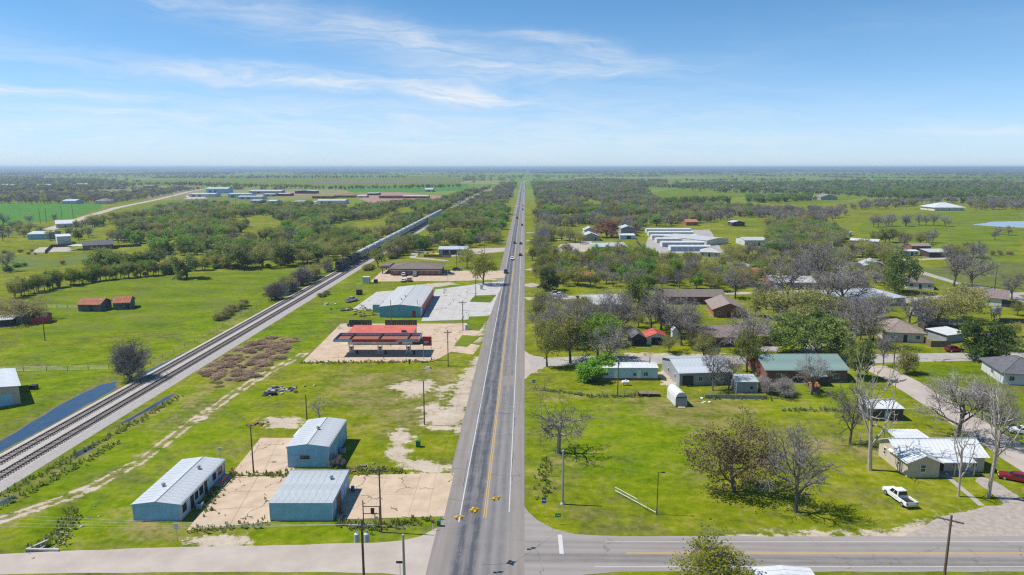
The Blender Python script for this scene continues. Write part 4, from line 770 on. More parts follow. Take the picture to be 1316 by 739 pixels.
building('red_roof_carport', 'little red-roofed open garage with white side walls', (831,443.5), (857,443.5), 6, 2.4, 1.1, 'gable_v', 'pale_wall', 'red_roof', .3, [('F', 3.2, .13, 3.8, 2.1, 'bay', 'black_rubber')], cat='garage')
building('dark_shed', 'dark grey gabled shed left of the red-roofed garage', (812,445), (828,445), 7, 2.6, 1.2, 'gable_v', 'dark_wood', 'shingle_grey', .4, [('F', 2.0, .13, 2.4, 2.0, 'bay', 'black_rubber')], cat='shed', ribs=0)
house('orange_roof_shed', 'long orange-roofed shed with open dark front', (1088,368), (1114,368), 6, 2.6, .8, 'gable_u', 'brick_red', 'orange_roof', 3, cat='shed', ops=[('F', 3, .13, 2.4, 2.1, 'bay'), ('F', 6.5, .13, 2.4, 2.1, 'bay')])
house('white_hip_house', 'broad house with pale grey hipped metal roof behind leafless trees', (1090,396), (1162,392), 16, 3.0, 2.4, 'hip', 'grey_wall', 'galv_roof', 4, over=.7)
house('grey_gable_house', 'house with pale grey gabled roof and brick porch by the back lane', (1112,349), (1140,350), 14, 3.0, 2.0, 'gable_v', 'brick_red', 'galv_roof', 3, over=.6)
house('low_dark_house', 'low dark house under bare trees left of the grey gabled house', (1068,350), (1106,350), 10, 2.8, 1.4, 'gable_u', 'brick_dark', 'shingle_grey', 4, ribs=0)
house('grey_roof_house', 'house with faded grey roof half hidden behind a bare tree', (1000,372), (1048,372), 12, 3.0, 1.8, 'gable_u', 'grey_wall', 'grey_roof', 4, ribs=0)
house('small_grey_house', 'little house with flat pale roof near the lane of bare trees', (1040,340), (1062,340), 10, 2.7, 1.2, 'gable_u', 'pale_wall', 'grey_roof', 2, ribs=0)
house('metal_barn', 'long white-roofed metal barn at the edge of the pasture', (1092,315), (1128,317), 10, 3.2, 1.0, 'gable_u', 'grey_wall', 'white_roof', 4)
house('cottage', 'cream cottage with tan roof between yellow-green trees', (1105,325), (1116,325), 9, 2.8, 1.6, 'gable_v', 'cream_wall', 'shingle_tan', 2, ribs=0)
house('cottage', 'cottage with blue-grey roof at the corner of the pasture', (1073,303), (1090,304), 10, 2.8, 1.6, 'hip', 'pale_wall', 'galv_roof', 2)
house('trailer_home', 'long pale trailer home nearest the pasture trees', (1158,329), (1180,329), 7, 2.8, .4, 'gable_u', 'pale_wall', 'white_roof', 4)
house('ranch_house', 'brown ranch house behind the pale trailer home', (1172,322), (1196,322), 8, 2.8, 1.2, 'gable_u', 'brick_dark', 'shingle_tan', 3, ribs=0)
house('open_barn', 'dark open-fronted barn beside the pasture fence', (1194,331), (1222,331), 9, 3.0, .8, 'shed_v', 'dark_wood', 'grey_roof', 4, cat='barn', ops=[('F', 3+4*k, .1, 3.2, 2.4, 'bay') for k in range(5)])
house('bungalow', 'dark roofed bungalow by the back lane behind bare trees', (1165,371), (1200,373), 13, 2.9, 1.9, 'hip', 'pale_wall', 'shingle_brown', 3)
building('pale_tin_shelter', 'pale tin-roofed shelter in the fenced back garden', (1216,441), (1240,438), 6, 2.4, .4, 'shed_v', 'grey_wall', 'white_roof', .5, cat='shelter')
building('garden_house', 'long shed with brown roof behind the fenced garden', (1193,427), (1235,428), 7, 2.6, 1.0, 'gable_u', 'dark_wood', 'shingle_purple', .4, cat='shed', ribs=0)
house('far_ranch_house', 'large house with pale hipped roof at the far side of the pasture', (1201,271), (1239,271), 28, 4.0, 5.0, 'hip', 'cream_wall', 'white_roof', 5, over=1.2)
house('far_farmhouse', 'farmhouse with grey roof and white wing among far pastures', (1055,257), (1076,257), 26, 4.5, 4.0, 'gable_v', 'grey_wall', 'shingle_tan', 3, ribs=0)
building('far_white_barn', 'white-roofed barn beside the far farmhouse', (1046,256), (1061,256), 14, 3.5, 1.0, 'gable_u', 'pale_wall', 'white_roof', .3, cat='barn')
house('tan_cottage', 'cottage with orange-brown roof among bare trees near the highway', (735,362), (762,363), 9, 2.8, 1.6, 'hip', 'grey_wall', 'orange_roof', 3, ribs=0)
t, w, d = building('blue_roof_store', 'store with broad pale blue metal roof and three dark roof vents', (762,325), (806,324), 17, 3.4, 1.5, 'gable_u', 'tan_wall', 'blue_roof', .3, win('F', [3,7,11,15], 1, 1.4, 1.2), cat='building', vents=[(10, 3), (11, 5), (12, 7)])
house('grey_gable_house', 'grey house with front gable beside the big copper tree', (748,309.5), (771,309.5), 14, 3.0, 2.4, 'gable_v', 'grey_wall', 'grey_roof', 2, ribs=0)
house('white_barn', 'white gabled barn behind the grey house near the copper tree', (751,303), (766,303), 12, 4.2, 2.0, 'gable_v', 'pale_wall', 'white_roof', 2, cat='barn')
house('tall_white_shed', 'tall pale gabled shed with low blue-roofed annex right of the copper tree', (798,303), (816,303), 14, 5.4, 1.8, 'gable_v', 'grey_wall', 'white_roof', 2, cat='shed')
building('shed_annex', 'low pale annex in front of the tall gabled shed', (797,307.5), (816,307.5), 7, 2.8, .5, 'shed_v', 'mobile_blue', 'white_roof', .4, [('F', 6, .1, 3, 2.3, 'bay')], cat='shed')
for k, (ax, ay, bx) in enumerate(((862,323,914),(851,317.5,905),(844,312.5,899),(838,308,896),(834,303.5,891),(831,299.5,888))):
    lab = ('nearest of the six white self-storage rows', 'second nearest of the six white self-storage rows', 'third nearest of the six white self-storage rows', 'third farthest of the six white self-storage rows', 'second farthest of the six white self-storage rows', 'farthest of the six white self-storage rows')[k]
    a = Vector(Gx(ax,ay)); b = Vector(Gx(bx,ay)); wd = (b-a).length; nd = 7
    building('storage_row', lab, (ax,ay), (bx,ay), 7.5, 2.9, .5, 'gable_u', 'pale_wall', 'white_roof', .15, [('F', wd*(i+.5)/nd, .13, wd/nd*.8, 2.3, 'garage', 'navy_fascia' if k < 2 else 'cream_wall') for i in range(nd)], cat='storage building', group='self-storage rows', ribs=0)
building('storage_building', 'long white storage building with grey roof behind the storage rows', (908,316), (936,313), 36, 3.4, 1.0, 'gable_v', 'cream_wall', 'grey_roof', .2, [('L', 4+5*k, .1, 3.2, 2.6, 'garage', 'pale_wall') for k in range(6)], cat='storage building', ribs=0)
house('white_warehouse', 'wide pale warehouse roof showing over the trees right of the storage rows', (957,316), (986,316), 18, 3.6, 1.2, 'gable_u', 'pale_wall', 'grey_roof', 4, cat='warehouse', ribs=0)
house('green_eave_house', 'pale house with white hipped roof on the green beyond the bushes', (899,330), (924,331), 12, 2.9, 2.0, 'hip', 'cream_wall', 'grey_roof', 3)
house('white_metal_shed', 'white metal-roofed shed beside stacked scrap in the middle of town', (943,350), (960,351), 9, 2.8, 1.2, 'gable_v', 'cream_wall', 'white_roof', 1, cat='shed')
house('orange_brick_house', 'low house with orange-brown roof behind bare trees in town', (962,357), (984,358), 9, 2.8, 1.4, 'hip', 'brick_red', 'orange_roof', 3, ribs=0)
house('white_end_house', 'grey-roofed house near the lane fork behind pale branches', (990,369), (1006,369), 9, 2.8, 1.5, 'gable_u', 'brick_red', 'white_roof', 2, ribs=0)
house('tan_lodge', 'tan lodge with orange roof beyond the storage rows', (882,290), (897,290), 14, 3.2, 1.8, 'gable_u', 'brick_red', 'orange_roof', 2, ribs=0)
house('green_roof_barn', 'barn with pale green roof and dark opening in the clearing', (941,291), (957,291), 12, 3.4, 1.2, 'gable_v', 'dark_wood', 'white_roof', 1, cat='barn')
house('far_white_house', 'small white house beyond the red soil strip', (934,241), (942,241), 14, 4, 2, 'gable_u', 'pale_wall', 'white_roof', 2, ribs=0)
house('far_white_house', 'tiny white-roofed house at the left of the far pair', (922,241.5), (928,241.5), 12, 4, 2, 'gable_v', 'pale_wall', 'white_roof', 1, ribs=0)
house('pale_cottage', 'pale cottage behind the scrap and white shed in town', (966,341), (983,341), 8, 2.7, 1.3, 'hip', 'cream_wall', 'galv_roof', 2)
building('white_playhouse', 'narrow white playhouse right of the red-roofed garage', (864,436), (871,436), 2.2, 2.6, .9, 'gable_v', 'white_paint', 'white_roof', .15, cat='shed', ribs=0)
building('bottom_shed', 'white metal-roofed shed at the bottom edge beside the cross street', Vector((27.7, 70.6)), Vector((34.4, 70.6)), 5.2, 2.3, .3, 'gable_v', 'pale_wall', 'white_roof', .15, cat='shed', zoff=0, yaw=0)

# --- farm buildings and works to the left of the railway
def barn(label, A, B, depth, h, rise, wall, roofm, **k): return building('barn', label, A, B, depth, h, rise, k.pop('roof', 'gable_u'), wall, roofm, .35, k.pop('ops', [('F', 4.5, .1, 1.6, 2.0, 'bay')]), cat='barn', **k)
barn('weathered barn with rusty red roof and one white sheet, left of the pair', (101,400.5), (129,400.5), 7, 2.6, 1.5, 'barn_wood', 'rust_roof', ribs=.8)
barn('weathered barn with darker rusty roof, right of the pair', (146,398.5), (167,397.5), 7, 2.6, 1.6, 'barn_wood', 'rust_roof', ribs=.8)
t, w, d = building('beige_metal_building', 'beige metal building with white roof at the left edge by the ditch', (-44,531), (27,518.5), 16, 4.0, .6, 'gable_v', 'tan_wall', 'white_roof', .4, [('F', 6.5, .13, 3.0, 2.4, 'garage', 'pale_blue_paint'), ('F', 2.5, .13, 3.0, 2.4, 'garage', 'pale_blue_paint')], sheets=1.2, cat='building')
building('red_hut', 'small dark red hut with rounded roof under the olive tree', (41,417), (60,416), 5, 2.2, 1.0, 'gable_u', 'dark_red', 'dark_wood', .2, cat='hut', ribs=0)
building('lean_shelter', 'open lean-to with pale tin roof at the left edge under the tree', (-12,421), (16,419), 5, 2.2, .4, 'shed_v', 'dark_wood', 'white_roof', .5, cat='shelter')
building('tool_shed', 'little grey board shed between the tin lean-to and red hut', (19,416), (29,416), 4, 2.3, .4, 'shed_v', 'grey_wall', 'galv_roof', .2, cat='shed')
building('blue_farm_building', 'wide blue-walled farm building with pale roof at the far left', (36,308), (63,307.5), 20, 3.8, 1.2, 'gable_u', 'blue_siding', 'white_roof', .5, cat='building')
building('white_block_building', 'white block building with flat roof beside the farm lane', (74,314), (92,313), 15, 5.0, .3, 'shed_v', 'pale_wall', 'white_roof', .3, cat='building', ribs=0)
house('grey_ranch_house', 'long grey-roofed ranch house with chimney on the left', (107,322), (146,320), 12, 3.0, 2.2, 'gable_u', 'brick_dark', 'shingle_grey', 5, ribs=0, chimney=(13, 7, 3.2))
t, w, d = building('white_carport', 'white flat carport at the left end of the grey ranch house', (88,322), (107,322), 8, .1, 0, 'flat', 'concrete_grey', 'concrete_grey', 0, ribs=0, cat='carport')
b_ = MB(); b_.box(-.2, w+.2, -.2, 8.2, 2.7, 2.9); b_.build('canopy_roof', 'white_roof', t)
for (x, y) in ((.2,.2),(w-.2,.2),(.2,7.8),(w-.2,7.8)): b_ = MB(); b_.tube((x,y,0),(x,y,2.7),.09); b_.build('post', 'white_paint', t)
house('roadside_house', 'house with pale roof beside the farm road bend', (72,293), (97,292), 18, 3.4, 2.4, 'gable_u', 'cream_wall', 'white_roof', 3, ribs=0)
house('roadside_cottage', 'little dark-roofed cottage by a yellow-green tree near the farm road', (112,289), (124,289), 12, 3, 2, 'gable_u', 'grey_wall', 'grey_roof', 2, ribs=0)
house('field_edge_house', 'blue-grey house at the far edge of the wheat field', (80,262), (97,262), 20, 4, 2, 'gable_u', 'mobile_blue', 'galv_roof', 3, ribs=0)
house('field_edge_house', 'pale hipped house right of the blue-grey one beyond the wheat field', (122,262), (136,262), 22, 4, 3, 'hip', 'cream_wall', 'shingle_tan', 3)
for k, (x0, x1, y, lab) in enumerate(((0,16,241,'leftmost white barn roof on the far left skyline of trees'), (47,66,241,'second white barn roof from the left beyond the trees'), (96,110,240,'third white barn roof from the left beyond the trees'), (184,197,242,'small tan roof between trees left of the works'))):
    building('far_barn', lab, (x0,y), (x1,y), 25, 6, 2, 'gable_u', 'grey_wall', 'white_roof' if k < 3 else 'shingle_tan', .5, cat='barn', ribs=0)
WK = [(265,293,248.5,9,2,'gable_u','blue_siding','white_roof','tall blue-grey factory hall with white roof, the largest at the works'), (243,276,253,5,1,'gable_u','pale_wall','white_roof','long low white factory shed in front of the tall hall'),
      (293,322,254,6,1.2,'gable_u','mobile_blue','galv_roof','pale blue factory shed right of the tall hall'), (305,336,256,4,1,'gable_u','pale_wall','galv_roof','low pale shed at the front of the works yard'), (320,361,249,5,1.2,'gable_u','grey_wall','white_roof','long white-roofed shed with dark openings in the works'),
      (379,405,249,5,1.5,'gable_v','dark_wood','galv_roof','dark gabled workshop between the white shed and red roofs'), (407,443,262,4.5,1,'gable_u','pale_wall','white_roof','long white shed nearest the wood before the red roofs'), (401,428,255,3.5,1.2,'gable_u','rust_metal','rust_roof','left one of the two red-roofed sheds'),
      (431,456,254,3.5,1.2,'gable_u','rust_metal','rust_roof','right one of the two red-roofed sheds'), (487,516,255,4,1.2,'gable_u','rust_metal','shingle_purple','long purple-grey roofed shed in the brick yard'), (517,550,255,3.5,1,'gable_u','dark_wood','grey_roof','dark shed with grey roof at the right end of the brick yard'),
      (379,390,263,4,1,'gable_u','car_blue','navy_fascia','small dark blue hut below the works'), (502,552,260,3,.6,'gable_u','rust_metal','rust_roof','low rusty stack shed along the front of the brick yard'), (546,556,246.5,5,2,'gable_u','pale_wall','white_roof','white house beyond the brick yard')]
WK += [(338,352,252.5,4,.8,'gable_u','mobile_blue','galv_roof','small blue shed left of the dark gabled workshop'), (356,372,252,4,.8,'gable_u','rust_metal','grey_roof','rusty low shed in the middle of the works yard'), (458,470,254,3,.6,'gable_u','cream_wall','white_roof','small cream hut between the red-roofed sheds and brick yard'),
       (322,334,261,3.5,.8,'gable_u','grey_wall','galv_roof','grey hut below the works at the wood edge'), (344,354,261.5,3.5,.8,'gable_u','pale_wall','white_roof','white hut below the works at the wood edge'), (472,486,251,3.5,.8,'gable_u','dark_wood','grey_roof','dark hut behind the brick yard')]
for (x0, x1, y, h, r, rf_, wl, rm, lab) in WK: building('works_shed', lab, (x0,y), (x1,y), 26, h, r, rf_, wl, rm, .4, [('F', 8, .1, 5, h*.6, 'bay'), ('F', 18, .1, 5, h*.6, 'bay')], cat='building', ribs=0)
# ------------------------------------------------------------------ trees
def leaf_mat(name, c0, c1, c2, trans=.48, hue=.25):
    m, nt, b = new_mat(name); v = coords(nt); oi = nt.nodes.new('ShaderNodeObjectInfo')
    n = noise(nt, v, .55, 3, .6); n2 = noise(nt, v, 6., 2, .6)
    c = ramp(nt, math_node(nt, 'ADD', math_node(nt, 'MULTIPLY', n, .55), math_node(nt, 'MULTIPLY', n2, .45)), [(.33, c0), (.5, c1), (.66, c2)])
    hs = nt.nodes.new('ShaderNodeHueSaturation'); nt.links.new(c, hs.inputs['Color'])
    nt.links.new(math_node(nt, 'ADD', math_node(nt, 'MULTIPLY', oi.outputs['Random'], .05*hue*2), .5-.05*hue), hs.inputs['Hue'])
    wn = nt.nodes.new('ShaderNodeTexWhiteNoise'); wn.noise_dimensions = '1D'; nt.links.new(oi.outputs['Random'], wn.inputs['W'])
    nt.links.new(math_node(nt, 'ADD', math_node(nt, 'MULTIPLY', wn.outputs[0], .6), .7), hs.inputs['Value'])
    nt.links.new(hs.outputs[0], b.inputs['Base Color']); b.inputs['Roughness'].default_value = .6; b.inputs['Specular IOR Level'].default_value = .25
    tr = nt.nodes.new('ShaderNodeBsdfTranslucent'); nt.links.new(hs.outputs[0], tr.inputs['Color']); mx = nt.nodes.new('ShaderNodeMixShader'); mx.inputs[0].default_value = trans
    nt.links.new(b.outputs[0], mx.inputs[1]); nt.links.new(tr.outputs[0], mx.inputs[2]); nt.links.new(mx.outputs[0], nt.nodes['Material Output'].inputs['Surface'])
leaf_mat('leaf_bud', (0.216, 0.228, 0.056), (0.357, 0.357, 0.081), (0.530, 0.493, 0.123)); leaf_mat('leaf_green', (0.110, 0.210, 0.024), (0.210, 0.359, 0.034), (0.347, 0.497, 0.054)); leaf_mat('leaf_oak', (0.119, 0.166, 0.040), (0.217, 0.283, 0.059), (0.396, 0.414, 0.103))
leaf_mat('leaf_lime', (0.177, 0.207, 0.017), (0.295, 0.311, 0.025), (0.428, 0.400, 0.045)); leaf_mat('leaf_copper', (.30, .14, .08), (.42, .215, .13), (.50, .29, .19)); leaf_mat('leaf_cedar', (0.052, 0.089, 0.024), (0.106, 0.164, 0.030), (0.200, 0.235, 0.047)); leaf_mat('leaf_rust', (0.220, 0.186, 0.083), (0.343, 0.289, 0.123), (0.468, 0.392, 0.179))
leaf_mat('twig', (0.224, 0.199, 0.179), (0.336, 0.302, 0.276), (0.470, 0.428, 0.394), .05, .1); leaf_mat('twig_brown', (.25, .165, .10), (.36, .245, .155), (.48, .35, .235), .05, .1)
simple('bark_dark', (.14, .118, .10), .95, .25, 3); simple('bark_grey', (.27, .24, .21), .95, .25, 3); simple('bark_pale', (.42, .37, .31), .9, .22, 2.5)
def skeleton(seed, kids, ratio, clear, spread, lift, trunks=1, jit=.22):
    rn = random.Random(seed); segs = []; tips = []; last = len(kids)
    def rv(s): return Vector((rn.gauss(0, s), rn.gauss(0, s), rn.gauss(0, s)))
    def branch(p, d, ln, r, lev):
        n = 4 if lev == 0 else 3 if lev < 3 else 2; pts = [(p, r, d)]
        for i in range(n):
            d = (d + rv(jit if lev else jit*.35) + Vector((0, 0, lift[min(lev, len(lift)-1)]))).normalized(); q = p + d*(ln/n); r1 = r*(.86 if lev == 0 else .76)
            segs.append((p, q, r, r1, lev)); p, r = q, r1; pts.append((p, r, d))
        if lev >= last: tips.append((p, d)); return
        k = kids[lev]
        for j in range(k):
            t = (clear if lev == 0 else .25) + (1-(clear if lev == 0 else .25))*((j+rn.random()*.8)/k); i = min(n-1, int(t*n)); u = t*n-i
            a, b_ = pts[i], pts[i+1]; q = a[0].lerp(b_[0], min(1, u)); dd = b_[2]; ax = dd.cross(Vector((math.cos(j*2.4+rn.random()), math.sin(j*2.4+rn.random()), rn.uniform(-.3, .3))))
            if ax.length < 1e-3: continue
            ang = spread[min(lev, len(spread)-1)]*rn.uniform(.75, 1.25); nd = (Matrix.Rotation(ang, 3, ax.normalized()) @ dd).normalized()
            branch(q, nd, ln*ratio[min(lev, len(ratio)-1)]*rn.uniform(.75, 1.2), min(b_[1]*.72, r*1.6+.002), lev+1)
    for k in range(trunks):
        d = Vector((rn.gauss(0, .06), rn.gauss(0, .06), 1)) if trunks == 1 else Vector((math.cos(k*2.2)*.42, math.sin(k*2.2)*.42, 1))
        branch(Vector((0, 0, -.15)), d.normalized(), 4.2, .30 if trunks == 1 else .17, 0)
    return segs, tips
PROTO = {}
def add_kind(kind, leaf, bark, twig, n, kids, ratio=(.95, .62, .55, .5), clear=.42, spread=(.85, .75, .75, .8), lift=(0, .10, .05, 0), trunks=1, per_tip=0, lsize=.3, ljit=.35, twigs=True, tube_lev=2, wr=1.0, fine=.016, inner=0.0, seeds=None):
    PROTO[kind] = []
    for i in range(n):
        sd = (sum(map(ord, kind))*7 + i*31) if seeds is None else seeds[i]; rn = random.Random(sd)
        segs, tips = skeleton(sd, kids, ratio, clear, spread, lift, trunks)
        zmax = max(s[1].z for s in segs); rad = sorted(math.hypot(s[1].x, s[1].y) for s in segs)[int(len(segs)*.97)]
        cx = sum(t[0].x for t in tips)/len(tips); cy = sum(t[0].y for t in tips)/len(tips)
        def nm(p): f = max(0, min(1, p.z/4)); return Vector(((p.x-cx*f*.8)*5*wr/rad, (p.y-cy*f*.8)*5*wr/rad, p.z*10/zmax))
        tk = MB(); cr = MB(); rs = 10/zmax
        for (p, q, r0, r1, lev) in segs:
            a, b_ = nm(p), nm(q)
            if lev <= tube_lev: tk.tube(a, b_, max(r0*rs, .018), max(r1*rs, .014), 6 if lev == 0 else 4, 0, cap=False)
            elif twigs:
                d = (b_-a); s1 = d.cross(Vector((rn.gauss(0, 1), rn.gauss(0, 1), rn.gauss(0, 1)))); s1 = s1.normalized()*fine*(1.5 if lev == tube_lev+1 else 1) if s1.length > 1e-6 else Vector((fine, 0, 0))
                cr.quad([a-s1, a+s1, b_+s1*.5, b_-s1*.5], 1)
                s2 = d.cross(s1); s2 = s2.normalized()*s1.length if s2.length > 1e-9 else s1; cr.quad([a-s2, a+s2, b_+s2*.5, b_-s2*.5], 1)
        if per_tip:
            for (p, d) in tips:
                c = nm(p)
                for k in range(per_tip if rn.random() > inner else per_tip//2):
                    o = c + Vector((rn.gauss(0, ljit), rn.gauss(0, ljit), rn.gauss(0, ljit*.75))); s = lsize*rn.uniform(.6, 1.35)
                    nrm = Vector((rn.gauss(0, 1), rn.gauss(0, 1), rn.gauss(.5, .8))).normalized(); u = nrm.orthogonal().normalized(); u = Matrix.Rotation(rn.random()*6.28, 3, nrm) @ u; w_ = nrm.cross(u)
                    cr.quad([o-u*s*.5-w_*s*.32, o+u*s*.12-w_*s*.5, o+u*s*.55+w_*s*.1, o-u*s*.1+w_*s*.5], 0)
        lm = [leaf or twig, twig]
        tm = tk.mesh('trunk', bark); cm_ = cr.mesh('crown', lm)
        if leaf is None: cm_.polygons.foreach_set('material_index', [1]*len(cm_.polygons))
        jn = MB(); jn.v = tk.v + cr.v; o_ = len(tk.v); jn.f = tk.f + [tuple(x+o_ for x in f) for f in cr.f]; jn.m = [2]*len(tk.f) + (cr.m if leaf else [1]*len(cr.f)); jm = jn.mesh('tree_whole', [lm[0], twig, bark])
        PROTO[kind].append((tm, cm_, jm))
add_kind('bare', None, 'bark_dark', 'twig', 4, (7, 6, 6, 7), fine=.020)
add_kind('bare_brown', None, 'bark_dark', 'twig_brown', 2, (7, 6, 5, 5), clear=.3, fine=.024)
add_kind('bud', 'leaf_bud', 'bark_dark', 'twig', 4, (6, 6, 5, 4), per_tip=6, lsize=.25, ljit=.32, fine=.016)
add_kind('green', 'leaf_green', 'bark_dark', 'twig', 4, (6, 6, 5, 3), clear=.3, per_tip=8, lsize=.36, ljit=.40, fine=.015)
add_kind('oak', 'leaf_oak', 'bark_dark', 'twig', 4, (7, 6, 6, 3), clear=.25, spread=(1.05, .8, .8, .8), per_tip=9, lsize=.36, ljit=.34, fine=.015, inner=.3)
add_kind('lime', 'leaf_lime', 'bark_dark', 'twig', 2, (6, 6, 5, 3), clear=.3, per_tip=6, lsize=.30, ljit=.36, fine=.016)
add_kind('copper', 'leaf_copper', 'bark_dark', 'twig_brown', 1, (7, 6, 6, 3), clear=.2, per_tip=8, lsize=.36, ljit=.34)
add_kind('rust', 'leaf_rust', 'bark_dark', 'twig_brown', 2, (7, 6, 6, 4), clear=.28, spread=(1.0, .8, .8, .8), per_tip=6, lsize=.20, ljit=.30, fine=.018)
add_kind('thicket', None, 'bark_dark', 'twig', 3, (6, 7, 6, 5), ratio=(.85, .65, .6, .55), clear=.1, spread=(.7, .7, .8), trunks=5, tube_lev=1, fine=.025)
add_kind('bramble', None, 'bark_dark', 'twig_brown', 3, (6, 7, 6, 4), ratio=(.85, .65, .6, .55), clear=.05, spread=(.9, .8, .9), trunks=5, tube_lev=1, fine=.04)
add_kind('cedar', 'leaf_cedar', 'bark_dark', 'twig_brown', 2, (12, 6, 5, 2), ratio=(.55, .6, .55, .5), clear=.15, spread=(1.2, .8, .8, .8), lift=(0, .12, .05, 0), per_tip=12, lsize=.34, ljit=.38)
add_kind('shrub', 'leaf_green', 'bark_dark', 'twig', 3, (5, 6, 5), ratio=(.8, .65, .6), clear=.1, spread=(.8, .8, .8), trunks=5, per_tip=12, lsize=.65, ljit=.55, tube_lev=1, fine=.03)
add_kind('scrub', 'leaf_bud', 'bark_dark', 'twig_brown', 3, (6, 7, 6), ratio=(.8, .65, .6), clear=.1, spread=(.75, .7, .8), trunks=5, per_tip=2, lsize=.40, ljit=.40, tube_lev=1, fine=.035)
add_kind('pruned', None, 'bark_pale', 'twig', 4, (6, 4, 4), ratio=(.75, .55, .55), clear=.38, spread=(.75, .7, .8), tube_lev=2, fine=.03)
add_kind('gnarled', None, 'bark_grey', 'twig', 1, (8, 5, 5, 4), ratio=(.8, .6, .55, .5), clear=.5, spread=(1.2, .9, .8, .8), lift=(0, -.05, 0, 0), tube_lev=2, fine=.025)
NAMES = {'bare': 'bare_tree', 'bare_brown': 'bare_tree', 'bud': 'budding_tree', 'green': 'green_tree', 'oak': 'live_oak', 'lime': 'lime_green_tree', 'copper': 'copper_tree', 'rust': 'rusty_tree', 'cedar': 'cedar_tree', 'shrub': 'green_shrub', 'scrub': 'bare_shrub', 'thicket': 'bare_bush_tree', 'bramble': 'bramble_bush', 'pruned': 'pruned_tree', 'gnarled': 'broken_tree'}
def plant(kind, x, y, h, wd, rz, label, group=None, z=0, var=None, sy=None):
    tm, cm_, jm = PROTO[kind][(var if var is not None else random.randrange(99)) % len(PROTO[kind])]
    cat = 'shrub' if kind in ('shrub', 'scrub', 'bramble') else 'tree'
    t = thing(NAMES[kind], label, cat, (x, y, z), rz, group); t.scale = (wd/10, (sy or wd*random.uniform(.8, 1.2))/10, h/10)
    link('trunk', tm, t); link('crown', cm_, t); return t
def mpp(px, py): p = G(px, py); d = (p - Vector((0, 0, CAM_H))).dot(fwd); return d/878, math.cos(math.atan2(CAM_H, math.hypot(p.x, p.y)))
NEARPTS = []
def T(kind, bx, by, wpx, hpx, label, var=None, rz=None, group=None):
    p = G(bx, by); m, c = mpp(bx, by); NEARPTS.append((p.x, p.y, wpx*m*.33))
    return plant(kind, p.x, p.y, hpx*m/c, wpx*m, random.random()*6.28 if rz is None else rz, label, group, var=var)
